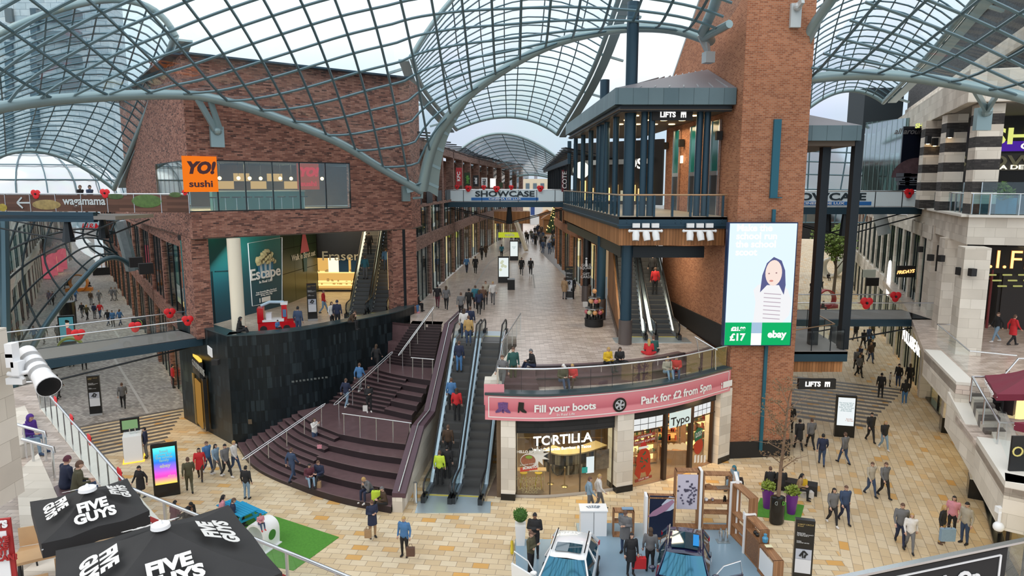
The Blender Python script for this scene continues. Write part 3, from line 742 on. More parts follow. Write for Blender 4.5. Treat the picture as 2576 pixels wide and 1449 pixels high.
for u,v,w,h,nm,c_ in((118,515,.95,.28,'noodle_bowl',(.30,.22,.08)),(292,494,.5,.16,'salad_bowl',(.05,.10,.03)),(370,506,.95,.36,'salad_bowl',(.07,.14,.03)),(442,490,.4,.14,'salad_bowl',(.06,.11,.03)),(8,522,.3,.22,'noodle_bowl',(.34,.26,.03))):
 c_2=onw(u,v,.03);q=MB();q.ball((0,0,0),(w,.015,h),20,8);q.v=[tuple(c_2+d3*x+UP*z-f3*y) for x,y,z in q.v];q.build(nm,mat('print_%s_%d'%(nm,u),c_,.5,noise=.6,nscale=5),wb)
q=MB();m_=D(165,520,38.9)
for s_ in(0,2.6):
 lo=Vector((m_.x+n.x*s_,m_.y+n.y*s_,11.05));q.tube([Vector((*(A_+n*s_-d*2),12.2)),lo,Vector((*(A_+d*8.8+n*s_),12.2))],.05,6);q.lathe(lo,[(.34,11.0),(.16,12.2)],8)
q.build('tie_rods',STEELD,wb)
poppy(onw(92,488,.06),.24,'red poppy at the left end of the restaurant bridge');poppy(onw(266,486,.06),.24,'red poppy above the last letters on the restaurant bridge');poppy(onw(467,484,.06),.14,'small red poppy by the orange sushi sign')
def plain_bridge(label,p,q_,w,z=M):
 p,q_=Vector(p),Vector(q_);root=thing('footbridge',label,'bridge',((p.x+q_.x)/2,(p.y+q_.y)/2,z-.45))
 d=(q_-p).normalized();n=Vector((-d.y,d.x))
 b=MB();b.wall(p,q_,z-.12,z,w,1);b.build('deck',MATS['bridge_deck'],root)
 for s_ in(0,w):
  b=MB();b.wall(p+n*s_,q_+n*s_,z-.45,z,.2);b.build('side_beam',STEEL,root)
  r_=bpy.data.objects.new('balustrade',None);C.objects.link(r_);r_.parent=root;r_.matrix_parent_inverse=Matrix.Translation(-OFF[root.name]);OFF[r_.name]=Vector((0,0,0))
  glass_rail(r_,[p+n*s_,q_+n*s_],z,1.08,1.8,posts=False,rail_r=.04)
 b=MB();m_=p.lerp(q_,.42)
 for s_ in(.2,w-.2):
  lo=Vector((*(m_+n*s_),z-1.55));b.tube([Vector((*(p+n*s_),z-1.3)),lo,Vector((*(q_+n*s_),z-.4))],.05,6);b.lathe(lo,[(.33,z-1.6),(.2,z-.4)],8)
 b.build('tie_rods',STEELD,root)
 return root
pb=plain_bridge('plain glass footbridge from the slate wall across the left street',(-31.5,25.4),(-17.4,38.4),3.0)
pr=plain_bridge('plain glass footbridge across the right street behind the lift platform',(16.5,43.4),(27.2,43.4),3.4)
for u,v,Y,lb in((427,787,38.6,'red poppy on the far rail of the left glass bridge near the brick pier'),(472,806,37.6,'red poppy on the near rail of the left glass bridge by the slate wall'),(340,822,36.2,'red poppy midway along the near rail of the left glass bridge'),(197,841,34.3,'red poppy on the near rail of the left glass bridge furthest from the slate wall')):poppy(D(u,v,Y),.27,lb,Vector((.6,-.8,0)))
poppy(D(2180,762,43.2),.36,'red poppy in the middle of the right glass bridge near rail');poppy(D(2253,746,46.6),.34,'red poppy on the far rail of the right glass bridge')
# =====================================================  STAIRS
def GL(L,z):return[G(u,v,z) for u,v in L]
z1,z2=1.55,3.1
AL=smooth_curve(GL(((600,1128),(622,1162),(652,1188),(695,1210),(735,1226)),0),16);AR=smooth_curve(GL(((735,1226),(800,1250),(880,1272),(984,1292)),0),14)
BL=smooth_curve(GL(((750,1040),(790,1066),(853,1092)),z1),16);BR=smooth_curve(GL(((853,1092),(940,1108),(1020,1118)),z1),14)
CL=smooth_curve(GL(((816,1012),(890,1027),(967,1042)),z1),16);CR=smooth_curve(GL(((967,1042),(1000,1050),(1036,1058)),z1),14)
DL=smooth_curve(GL(((951,931),(990,941),(1026,948)),z2),16);DR=smooth_curve(GL(((1026,948),(1055,953),(1083,957)),z2),14)
EL=smooth_curve(GL(((973,914),(1010,920),(1040,923)),z2),16);ER=smooth_curve(GL(((1040,923),(1065,925),(1089,926)),z2),14)
FL=smooth_curve(GL(((1032,815),(1055,816),(1072,816)),M),16);FR=smooth_curve(GL(((1072,816),(1090,816.5),(1111,817)),M),14)
stairs=thing('staircase','broad dark stepped staircase curving up beside the black slate wall','stairs',G(850,1200,0))
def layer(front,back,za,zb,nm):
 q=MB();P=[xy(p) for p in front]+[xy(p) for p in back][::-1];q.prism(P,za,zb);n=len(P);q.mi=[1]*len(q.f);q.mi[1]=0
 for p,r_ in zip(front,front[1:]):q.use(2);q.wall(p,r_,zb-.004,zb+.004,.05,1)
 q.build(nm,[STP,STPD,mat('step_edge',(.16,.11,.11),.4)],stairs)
def flight(A,B,back,za,r,n,nm,first=0):
 for k in range(n):
  f=[lerp((a.x,a.y,0),(b.x,b.y,0),k/(n-(0 if nm=='x' else 1)) if n>1 else 0) for a,b in zip(A,B)]
  layer(f,back,za+k*r,za+(k+1)*r,nm)
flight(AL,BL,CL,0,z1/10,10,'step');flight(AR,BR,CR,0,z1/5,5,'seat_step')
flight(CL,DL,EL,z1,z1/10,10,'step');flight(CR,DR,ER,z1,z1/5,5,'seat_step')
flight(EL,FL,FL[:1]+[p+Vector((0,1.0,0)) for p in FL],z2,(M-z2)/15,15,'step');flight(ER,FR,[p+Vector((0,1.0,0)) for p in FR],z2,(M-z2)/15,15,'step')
q=MB();q.prism([xy(p) for p in WC[:38]]+[xy(FL[0]),xy(EL[0]),xy(DL[0]),xy(CL[0]),xy(BL[0]),xy(AL[0])],0,.02);q.build('footing',STPD,stairs)
for lo,up,back,zb,za in((AL,BL,CL,0,z1),(CL,DL,EL,z1,z2),(EL,FL,FL,z2,M)):
 n_=10 if za<M else 15
 for k in range(n_):
  a=lerp((lo[0].x,lo[0].y,0),(up[0].x,up[0].y,0),k/(n_-1));w_=min(WC,key=lambda p:(p-a).length);e_=min(WC,key=lambda p:(Vector((p.x,p.y,0))-Vector((back[0].x,back[0].y,0))).length)
  if(w_-a).length>.05:q=MB();q.prism([xy(a),xy(back[0]),xy(e_+Vector((-.1,.15,0))),xy(w_+Vector((-.1,.15,0)))],zb+(za-zb)*k/n_,zb+(za-zb)*(k+1)/n_);q.build('step_end',[STP],stairs)
sw=[G(985,1293,0),G(1111,817,M)];sa,sbp=Vector(sw[0][:2]),Vector((-4.0,41.9))
sd3=(sbp-sa).normalized()
SP=[(986,1240),(1036,1070),(1066,1034),(1117,815),(1158,777)]
SPw=[V(u,v,sa,sbp) for u,v in SP]
stw=thing('stringer_wall','pale side wall with a dark purple coping between stairs and escalators','wall',(*sa,0))
q=MB();c2=MB()
for a,b in zip(SPw,SPw[1:]):q.wall(a[:2],b[:2],(-.02,-.02),(a.z-.2,b.z-.2),.45,-1);c2.wall(a[:2],b[:2],(a.z-.22,b.z-.22),(a.z,b.z),.6,-1)
q.build('body',STO,stw);c2.build('coping',mat('purple_coping',(.085,.045,.06),.35),stw)
q=MB();q.tube([p+Vector((.3,0,.06)) for p in SPw],.04,8);q.build('rail',INOX,stw,smooth=50)
def rail(label,fa,ta,fb,tb,n,double=True,group=None):
 """posts from foot pixels (u, v, z) with the rail through the top pixels"""
 a0,b0=G(*fa),G(*fb);a1,b1=D(*ta,a0.y),D(*tb,b0.y);root=thing('handrail',label,'handrail',a0)
 for k in range(n):
  t=k/(n-1);q=MB();q.tube([lerp(a0,b0,t),lerp(a1,b1,t)],.03,8);q.build('post',INOX,root,smooth=50)
 e_=(b1-a1).normalized();side=e_.cross(UP).normalized()*.09
 q=MB()
 if double:
  q.tube([a1-e_*.25+side,b1+e_*.1+side,b1+e_*.25,b1+e_*.1-side,a1-e_*.25-side,a1-e_*.4],.028,8,closed=True)
 else:q.tube([a1-e_*.1,b1+e_*.1],.034,8)
 q.build('rail',INOX,root,smooth=50)
rail('double stainless handrail on the lowest flight of the dark stairs',(629,1183,.1),(627,1145),(809,1066,z1),(809,1022),5)
rail('double stainless handrail on the middle flight of the dark stairs',(853,1050,z1),(852,1009),(981,934,z2),(981,891),5)
rail('double stainless handrail on the top flight of the dark stairs',(1013,922,z2),(1012,882),(1088,815,M),(1087,778),5)
rail('straight stainless guard rail across the lower landing of the stairs',(866,1091,z1),(865,1041),(1032,1118,z1),(1031,1064),5,False)
rail('short stainless guard rail across the upper landing of the stairs',(1038,948,z2),(1038,900),(1088,953,z2),(1088,904),3,False)
# =====================================================  ESCALATORS
STEPM=mat('escalator_step',(.10,.10,.10),.45,.4);SKIRT=mat('escalator_skirt',(.50,.56,.62),.25,.9);HR=mat('rubber_handrail',(.010,.010,.012),.3)
EGL=glass('balustrade_glass',(.80,.92,.95),.18,.02,.6)
def escalator(label,p0,p1,z0,z1_,w=1.0,f0=1.3,f1=1.5,under=True,group=None):
 p0,p1=Vector(p0),Vector(p1);d=(p1-p0).normalized();n=Vector((-d.y,d.x));L=(p1-p0).length
 root=thing('escalator',label,'escalator',(*p0,z0),group)
 prof=[(0,z0),(f0,z0),(L-f1,z1_),(L,z1_)]
 def P(s,z,o):a=p0+d*s+n*o;return Vector((a.x,a.y,z))
 def zs(s):
  for(a,b),(c,e_) in zip(prof,prof[1:]):
   if s<=c:return b+(e_-b)*(s-a)/(c-a)
  return z1_
 q=MB();hw=w/2;N=int((L-f0-f1)/.36);run=(L-f0-f1)/N;rise=(z1_-z0)/N
 q.add([P(.3,z0+.01,-hw),P(f0,z0+.01,-hw),P(f0,z0+.01,hw),P(.3,z0+.01,hw)],[(0,1,2,3)])
 for k in range(N):
  s=f0+run*k;z=z0+rise*k
  q.add([P(s,z,-hw),P(s,z+rise,-hw),P(s+run,z+rise,-hw),P(s,z,hw),P(s,z+rise,hw),P(s+run,z+rise,hw)],[(0,3,4,1),(1,4,5,2)])
 q.add([P(L-f1,z1_+.01,-hw),P(L-.3,z1_+.01,-hw),P(L-.3,z1_+.01,hw),P(L-f1,z1_+.01,hw)],[(0,1,2,3)])
 q.build('steps',STEPM,root)
 for sd_ in(-1,1):
  o=(hw+.12)*sd_;S_=[-.1,f0*.5,f0,f0+.5,L/2,L-f1-.5,L-f1,L-f1*.5,L+.1]
  low=[(s,zs(max(0,min(L,s)))) for s in S_]
  q=MB();q.grid([[P(s,z+.16,o),P(s,z+.88,o)] for s,z in low]);q.build('glass_balustrade',EGL,root)
  q=MB()
  top=[P(s,z+.95,o) for s,z in low[1:-1]]
  loop=[P(.1,z0+.22,o),P(-.28,z0+.32,o),P(-.45,z0+.6,o),P(-.32,z0+.86,o),P(0,z0+.95,o)]+top+[P(L,z1_+.95,o),P(L+.32,z1_+.86,o),P(L+.45,z1_+.6,o),P(L+.28,z1_+.32,o),P(L-.1,z1_+.22,o)]
  q.tube(loop,.045,8);q.build('handrail',HR,root,smooth=50)
  q=MB()
  q.grid([[P(s,z-.12,o-.13*sd_),P(s,z+.1,o-.12*sd_),P(s,z+.17,o-.05*sd_),P(s,z+.17,o+.1*sd_),P(s,z+.05,o+.13*sd_),P(s,z-.5,o+.13*sd_)] for s,z in low]);q.build('skirt',SKIRT,root)
  for s in(-.3,L+.3):q=MB();q.box(P(s,zs(max(0,min(L,s)))+.16,o),(.6,.2,.3),rz=math.atan2(d.y,d.x));q.build('newel_box',BLK,root)
 q=MB();q.grid([[P(s,zs(s)-.55,-hw-.22),P(s,zs(s)-.55,hw+.22)] for s in(0,f0,L-f1,L)]);q.build('truss',STEELD,root)
 for s in(-.35,L+.35):q=MB();q.box(P(s,(z0 if s<0 else z1_)+.004,0),(1.5,w+.5,.02),rz=math.atan2(d.y,d.x));q.build('landing_plate',mat('landing_plate',(.55,.66,.72),.3,.7),root)
 for s in(.28,L-.28):q=MB();q.box(P(s,(z0 if s<0.5*L else z1_)+.02,0),(.12,w,.012),rz=math.atan2(d.y,d.x));q.build('comb',mat('comb_yellow',(.50,.42,.08),.4),root)
 return root
escalator('left of the two long escalators beside the dark stairs, carrying people',(-3.35,29.5),(-2.4,38.6),0,M,.98)
escalator('right of the two long escalators beside the dark stairs, empty',(-1.98,29.4),(-.98,38.6),0,M,.98)
q=MB();q.box((-2.6,28.6,.012),(3.3,1.1,.02),rz=.0);one(q,'metal_mat',mat('landing_plate',(.55,.66,.72),.3,.7),'pale metal entrance mat in front of the two long escalators','mat')
q=MB();q.cyl((-4.35,29.0),.09,0,1.0,16);one(q,'bollard',INOX,'short steel bollard at the foot of the long escalators','bollard',smooth=40)
es=thing('escalator_balustrade','slanting glass rail beside the top of the right long escalator','railing',(.1,36,M))
glass_rail(es,[xy(G(1262,915,M)),xy(G(1310,832,M))],M,1.05,1.6)
e_d=Vector((.32,1)).normalized()
escalator('left of the two escalators under the lift balcony',(6.9,37.9),(6.9+1.2,51.5),M,U-.2,1.05)
escalator('right of the two escalators under the lift balcony',(8.75,37.9),(9.2,51.5),M,U-.2,1.05)
q=MB();q.box((7.8,37.35,M+.012),(4.2,1.3,.02));one(q,'metal_mat',MATS['landing_plate'],'pale metal mat before the escalators under the lift balcony','mat')
q=MB();a=Vector((6.15,38.2));b=Vector((7.3,51));q.wall(a,b,(M,M),(M+.8,U-.5),.12);t_=one(q,'escalator_cladding',WOOD,'warm timber side cladding of the escalator under the lift balcony','cladding')
q=MB();q.wall(a+Vector((-.06,0)),b,M,M+.35,.16);one(q,'cladding_plinth',mat('bronze_plinth',(.09,.06,.045),.4),'dark bronze plinth strip below the timber escalator cladding','plinth')
e0=G(905,800,M);e0.y=44.6
escalator('left of the two escalators under the red brick block',D(898,800,44.3)[:2],D(952,590,56)[:2],M,ZB+.1,1.0)
escalator('right of the two escalators under the red brick block',D(952,790,45.3)[:2],D(996,590,57)[:2],M,ZB+.1,1.0)
# =====================================================  LIFT BALCONY (upper gallery, right of the street)
BX0=D(1557,560,35.2).x
slab=[(BX0,35.2),(11.05,35.2),(10.4,45),(10,62),(4.6,62)]
mb=MB();mb.prism(slab,U-.15,U);struct(mb.build('floor_lift_gallery',mat('gallery_stone',(.42,.38,.32),.5)))
bal=thing('gallery_edge','blue steel edge beam over a warm timber band around the lift balcony','balcony edge',(8,35.2,11.1))
q=MB();q.wall((BX0,35.2),(11.05,35.2),U-.62,U-.02,.3,1);q.wall((BX0,35.2),(4.6,62),U-.62,U-.02,.3,-1);q.build('edge_beam',STEEL,bal)
q=MB();q.wall((BX0-.1,35.1),(11.05,35.1),U-.5,U-.42,.1,1);q.wall((BX0-.1,35.1),(4.5,62),U-.5,U-.42,.1,-1)
for x in(BX0+.4,BX0+2.9,BX0+3.2,10.8):
 for z in(U-.32,U-.15):q.ball((x,35.18,z),.03,6,4)
q.build('flange',STEEL,bal)
q=MB();q.wall((BX0+.05,35.35),(11.0,35.35),U-1.5,U-.62,.2,1);q.wall((BX0+.05,35.35),(4.7,62),U-1.5,U-.62,.2,-1);q.build('timber_band',WOOD,bal)
mb=MB();mb.prism([(BX0+.1,35.4),(11,35.4),(10,62),(4.7,62)],U-1.45,U-1.38);struct(mb.build('ceiling_lift_gallery',SOFF))
q=MB();q.wall((BX0+.5,36.6),(10.3,36.6),10.35,10.95,.3);q.wall((BX0+.5,36.6),(5.0,60),10.35,10.95,.3);one(q,'steel_beam',STEELD,'dark bolted steel beam beneath the timber band of the lift balcony','beam')
br=thing('balcony_railing','glass railing with dark posts and copper top rail around the lift balcony','railing',(8,35.25,U))
g_=MB();g_.add([(BX0,35.25,U+.05),(11,35.25,U+.05),(11,35.25,U+1.05),(BX0,35.25,U+1.05)],[(0,1,2,3)]);g_.add([(BX0,35.25,U+.05),(4.65,62,U+.05),(4.65,62,U+1.05),(BX0,35.25,U+1.05)],[(0,1,2,3)]);g_.build('glass_panels',GLS,br)
for u in(1557,1604,1646,1692,1738,1781,1819):q=MB();x=D(u,505,35.2).x;q.box((x,35.22,U+.53),(.1,.16,1.06));q.build('post',STEEL,br)
for k in range(1,22):q=MB();t=k/22;q.box((BX0+(4.65-BX0)*t,35.25+26.75*t,U+.53),(.1,.1,1.06));q.build('post',STEEL,br)
q=MB();q.tube([(11,35.22,U+1.1),(BX0,35.22,U+1.1),(4.65,62,U+1.1)],.045,8);q.build('top_rail',mat('copper_rail',(.42,.27,.16),.3,.6),br)
def column(nm,label,x,y,z0,z1_,r,clad=0,m=STEEL,grp=None):
 o=thing(nm,label,'column',(x,y,z0),grp)
 q=MB();q.cyl((x,y),r,z0+clad,z1_,20);q.build('shaft',m,o,smooth=40)
 if clad:q=MB();q.cyl((x,y),r*1.2,z0,z0+clad,20);q.build('bronze_base',mat('bronze_clad',(.12,.10,.095),.35,.4),o,smooth=40)
 return o
for u,v,z1_,lb in((1572,868,23.4,'tall blue steel column with bronze base nearest the escalators, rising through the balcony roof'),(1510,806,20.6,'blue steel column with bronze base beside the sweet dispenser stand')):
 p=G(u,v-3,M);column('steel_column',lb,p.x,p.y,M,z1_,.31 if u>1550 else.29,1.35)
p=G(1475,758,M);c=column('steel_column','dark information column with white letter i, furthest under the gallery',p.x,p.y,M,12,.3,1.2,mat('info_black',(.012,.013,.015),.35))
text('i',D(1475,660,p.y-.32),1.0,(1,0,0),UP,WHT,c,bold=.02);text('GOLD\nSQUARE\n\nGIFT\nCARDS',D(1475,682,p.y-.34),.26,(1,0,0),UP,WHT,c)
GCOL='slim columns along the lift gallery'
for k,y in enumerate((38.5,41.5,44.5,48.0,52,56.5,61)):
 x=BX0+(4.65-BX0)*(y-35.2)/26.8+.35;column('gallery_column','slim dark blue column in the row along the lift gallery edge',x,y,U,18,.17,0,STEEL,GCOL)
for k,(u,lb) in enumerate(((1616,'left column of the twin pair left of the LIFTS sign'),(1635,'right column of the twin pair left of the LIFTS sign'),(1753,'left column of the twin pair right of the LIFTS sign'),(1772,'right column of the twin pair right of the LIFTS sign'))):
 p=D(u,490,36.0);o=column('gallery_column',lb,p.x,p.y,U,17.9,.17)
RX0=D(1548,245,34.8).x
rf=thing('pavilion_roof','zinc clad overhanging roof above the lift balcony','roof',(8,36,17.8))
q=MB();q.wall((RX0,34.8),(11.1,34.8),18.15,18.95,.35,1);q.wall((RX0,34.8),(4.3,56),18.15,18.95,.35,-1);q.build('fascia',ZINC,rf)
q=MB();q.wall((RX0+.3,35.1),(11,35.1),17.85,18.15,.25,1);q.wall((RX0+.3,35.1),(4.6,56),17.85,18.15,.25,-1);q.build('gutter_beam',STEELD,rf)
q=MB();q.prism([(RX0+.2,35),(11.0,35),(10.2,56),(4.5,56)],17.9,17.95);q.build('soffit',SOFF,rf)
q=MB();rg=(10.8,39,20.5);q.add([(RX0,34.8,18.95),(11.1,34.8,18.95),rg,(8.5,41,20.3),(4.3,56,18.95),(10.2,56,20)],[(0,1,2,3),(0,3,5,4),(3,2,5)]);q.build('roof_slope',mat('roof_lead',(.22,.21,.23),.5,.2),rf)
q=MB()
for k in range(8):a=Vector((RX0+.5+k*.72,34.85,18.98));b=lerp((8.5,41,20.35),rg,k/8);q.beam(a,b,.05,.08)
q.build('standing_seam',mat('seam',(.30,.33,.36),.4),rf)
def downlight(p,label,grp):q=MB();q.cyl((p[0],p[1]),.2,p[2]-.03,p[2],14);return one(q,'downlight',emit('gallery_downlight',(1,.72,.34),7),label,'downlight',grp)
for k in range(12):downlight((6.6+(k%4)*1.05,37.5+(k//4)*2.6,17.88),'round warm downlight in the brown soffit of the lift gallery','downlights of the lift gallery')
la=bpy.data.lights.new('escalator_fill','AREA');la.energy=200;la.size=3;la.color=(1,.86,.62);lo=bpy.data.objects.new('escalator_fill',la);C.objects.link(lo);lo.location=(8.2,41,11.0)  # added fill light, brightens the dark escalators under the lift balcony
la=bpy.data.lights.new('gallery_glow','AREA');la.energy=220;la.size=4;la.color=(1,.75,.45);lo=bpy.data.objects.new('gallery_glow',la);C.objects.link(lo);lo.location=(8.3,42,17.6)
def lifts_sign(label,u0,u1,v0,v1,Y,nm='lift_sign'):
 a,b=D(u0,v0,Y),D(u1,v1,Y);o=thing(nm,label,'sign',((a.x+b.x)/2,Y,b.z));h=a.z-b.z;w=b.x-a.x
 q=MB();q.box(((a.x+b.x)/2,Y,(a.z+b.z)/2),(w,.18,h));q.build('sign_box',BLKM,o)
 WL=emit('sign_white',(1,.98,.94),1.3);c=Vector(((a.x+b.x)/2,Y-.1,(a.z+b.z)/2))
 text('LIFTS',c-Vector((w*.12,0,0)),h*.66,(1,0,0),UP,WL,o,bold=.012)
 q=MB();e_=c+Vector((w*.27,0,0));s=h*.5;q.box(e_+UP*s*.28,(s,.02,s*.44));
 for x in(-.4,0,.4):q.box(e_+Vector((x*s,0,-.2*s)),(s*.2,.02,s*.6))
 q.build('lift_symbol',WL,o);return o
lifts_sign('black LIFTS sign hanging between the twin columns of the upper balcony',1641,1741,276,303,35.7)
lifts_sign('black LIFTS sign hanging below the timber band right of the tower',2008,2100,953,978,34.7)
for k,(u0,u1) in enumerate(((1695,1709),(1737,1751),(1789,1809))):
 a,b=V(u0,480,TA,TL),V(u1,480,TA,TL);n=Vector((-1,-.08,0));dd=(b-a).normalized()
 o=thing('lift_door',['lift entrance with tall teal glass strip furthest along the lobby wall','middle lift entrance with tall teal glass strip on the lobby wall','lift entrance with tall teal glass strip nearest the tower corner'][k],'lift',(*a[:2],U))
 q=MB();q.wall(a+n*.06,b+n*.06,14.9,17.6,.08);q.build('glass_strip',mat('teal_strip',(.01,.16,.16),.12),o)
 q=MB();q.wall(a+n*.06,b+n*.06,U,14.75,.1);q.build('door_leaf',mat('lift_dark',(.03,.035,.04),.25,.6),o)
 q=MB()
 for p in(a,b):q.wall(p+n*.09-dd*.05,p+n*.09+dd*.05,U,17.6,.12)
 q.wall(a+n*.09,b+n*.09,14.72,14.95,.14);q.build('steel_frame',INOX,o)
for u,v,lb in((1682,367,'cube wall lamp furthest along the lift lobby wall'),(1722,360,'middle cube wall lamp of the lift lobby wall'),(1818,341,'cube wall lamp nearest the tower corner in the lift lobby')):
 p=V(u,v,TA,TL);q=MB();q.box(p+Vector((-.2,0,0)),(.3,.3,.45));one(q,'wall_lamp',BLKM,lb,'wall lamp')
q=MB();p=V(1721,401,TA,TL);q.box(p+Vector((-.15,0,0)),(.1,.35,.45));one(q,'lift_number',emit('lift_number',(1,.8,.5),2.5),'small glowing lift number plate between the lift entrances','sign')
gs=thing('gallery_shops','dark shop units with glowing windows at the back of the lift gallery','shops',(9,60,U))
q=MB();q.wall((5.5,61.5),(12,55),U,17.8,.2);q.build('wall',DKI,gs)
q=MB();q.wall((6.2,60.2),(11.2,55.2),15.9,16.3,.1);q.build('canopy_strip',mat('canopy_white',(.52,.52,.50),.5),gs)
for k in range(9):q=MB();a=Vector((5.9,60.6)).lerp(Vector((11.4,55.1)),k/9+.02);q.wall(a,a+Vector((.4,-.37)),U+.3,U+.9+random.random()*1.6,.1);q.build('lit_window',[WARMS,RM1,RM5][k%3],gs)
text('OS',D(1597,413,55.0),1.1,(.72,-.69,0),UP,emit('shop_letters',(1,.95,.85),1.6),gs,bold=.02)
q=MB();a=D(1462,428,58);q.cyl((0,0),.7,-.05,.05,24);q.v=[(a.x+x,a.y+z,a.z+y) for x,y,z in q.v];one(q,'round_sign',emit('round_sign',(.95,1,.85),1.1),'round glowing white shop sign behind the slim gallery columns','sign')
q=MB();p=D(1421,455,64);q.box(p,(.6,.25,2.0));o=one(q,'projecting_sign',mat('maroon',(.16,.02,.03),.5),'maroon vertical sign at the right end of the cinema bridge','sign');text('COTE',D(1421,453,63.8),.6,(0,0,1),(-1,0,0),WHT,o,bold=.01)
lr=thing('louvre_roof','dark louvred roof stepping back along the right gallery','roof',(5.5,75,16))
for k in range(16):q=MB();y=57+k*2.4;q.beam((4.2-.0*k,y,17.2-k*.06),(8.5,y+1,16.4-k*.06),1.2,.08);q.build('louvre',STEELD,lr)
q=MB();q.wall((4.6,56),(4.4,95),15.9,16.3,.2);q.build('edge',STEEL,lr)
for k in range(9):q=MB();q.cyl((4.9,60+k*4),.16,U,16.2,10);q.build('post',STEELD,lr)
mb=MB();mb.wall((8.5,62),(9.5,100),U,16.5,.3);struct(mb.build('wall_gallery_right',DKI))
def spot_rail(u0,u1,v,label):
 a,b=D(u0,v,34.9),D(u1,v,34.9);o=thing('spotlight_rail',label,'spotlights',(a+b)/2)
 q=MB();q.tube([a,b],.06,10);q.ball(a,.08);q.ball(b,.08);q.build('bar',WHT,o,smooth=50)
 for t in(.1,.9):q=MB();q.beam(lerp(a,b,t),lerp(a,b,t)+Vector((0,.5,0)),.06,.06);q.build('bracket',WHT,o)
 for t in(.2,.5,.8):
  p=lerp(a,b,t);q=MB();q.box(p+UP*.28,(.36,.2,.22));q.build('ballast_box',WHT,o)
  d_=Vector((.15 if t>.4 else-.05,-.25,-1)).normalized();q=MB();q.tube([p,p+d_*.2,p+d_*.5],[.15,.19,.17],12);q.build('spotlight',WHT,o,smooth=40)
  q=MB();q.tube([p+d_*.49,p+d_*.51],.13,12);q.build('lens',mat('lens_grey',(.35,.36,.36),.2),o)
spot_rail(1584,1664,581,'left white rail of three spotlights on the timber band');spot_rail(1720,1800,581,'right white rail of three spotlights on the timber band, beside the big screen')
# =====================================================  SCREEN
SY=33.65;sl,sr=D(1829,715,SY).x,D(1996,715,SY).x;zt,zb=D(1915,562,SY).z,D(1915,868,SY).z;w,h=sr-sl,zt-zb
sc=thing('led_screen','large bright advertising screen with a green footer on the brick tower','screen',((sl+sr)/2,SY,zb))
q=MB();q.box(((sl+sr)/2,SY+.2,(zt+zb)/2),(w+.12,.36,h+.1));q.build('housing',mat('screen_housing',(.008,.03,.09),.3),sc)
def sp_(a,b,o=0.0):return Vector((sl+w*a,SY-.01-o,zb+h*b))
def spoly(pts,m,nm,o,lab=None):q=MB();q.poly([sp_(a,b,o) for a,b in pts]);return q.build(nm,m,sc,label=lab)
EB=emit('screen_sky',(.74,.88,1.0),1.05);EG=emit('screen_green',(.01,.55,.17),.8);EW=emit('screen_white',(.97,.97,.96),1.0)
spoly([(0,0),(1,0),(1,1),(0,1)],EB,'display',0)
spoly([(0,0),(.40,0),(.40,.19),(0,.19)],EG,'green_panel',.006);spoly([(.56,0),(1,0),(1,.19),(.56,.19)],EG,'green_panel',.006)
spoly([(.40,0),(.56,0),(.56,.10),(.40,.10)],EW,'white_panel',.006);spoly([(.40,.10),(.56,.10),(.56,.19),(.40,.19)],emit('screen_blue2',(.48,.68,.90),.8),'blue_panel',.006)
text('Make the\nschool run\nthe school\nscoot',sp_(.10,.865,.02),.47,(1,0,0),UP,EW,sc,align='LEFT',bold=.018,ext=.004)
text('ebay',sp_(.79,.09,.02),.5,(1,0,0),UP,EW,sc,bold=.02,ext=.004);text('£17',sp_(.19,.065,.02),.5,(1,0,0),UP,EW,sc,bold=.02,ext=.004);text('£21.99',sp_(.2,.135,.02),.26,(1,0,0),UP,EW,sc,bold=.02,ext=.004)
def el(cx,cy,rx,ry,n=24,a0=0,a1=2*math.pi):return[(cx+rx*math.cos(a0+(a1-a0)*i/n),cy+ry*math.sin(a0+(a1-a0)*i/n)) for i in range(n)]
spoly([(.42,.19),(.44,.36),(.40,.46),(.46,.50),(.62,.53),(.80,.52),(.92,.46),(.99,.36),(.96,.25),(.86,.19)],emit('advert_jumper',(.93,.93,.95),.95),'pictured_jumper',.010)
spoly([(.50,.44),(.52,.58),(.58,.68),(.68,.73),(.80,.70),(.86,.62),(.88,.50),(.86,.42),(.78,.50),(.6,.5)],emit('advert_hair',(.18,.20,.45),.6),'pictured_hair',.014)
spoly(el(.69,.60,.125,.105),emit('advert_face',(.98,.80,.72),.95),'pictured_face',.018);spoly(el(.62,.595,.014,.006),emit('advert_brow',(.55,.35,.35),.7),'pictured_eye',.022);spoly(el(.73,.60,.014,.006),MATS['advert_brow'],'pictured_eye',.022);spoly(el(.66,.535,.03,.008),emit('advert_lip',(.85,.35,.30),.8),'pictured_mouth',.022)
for k in range(7):spoly([(.56,.225+k*.034),(.82,.215+k*.034),(.82,.222+k*.034),(.56,.232+k*.034)],emit('advert_stripe',(.72,.60,.70),.7),'pictured_stripe',.018)
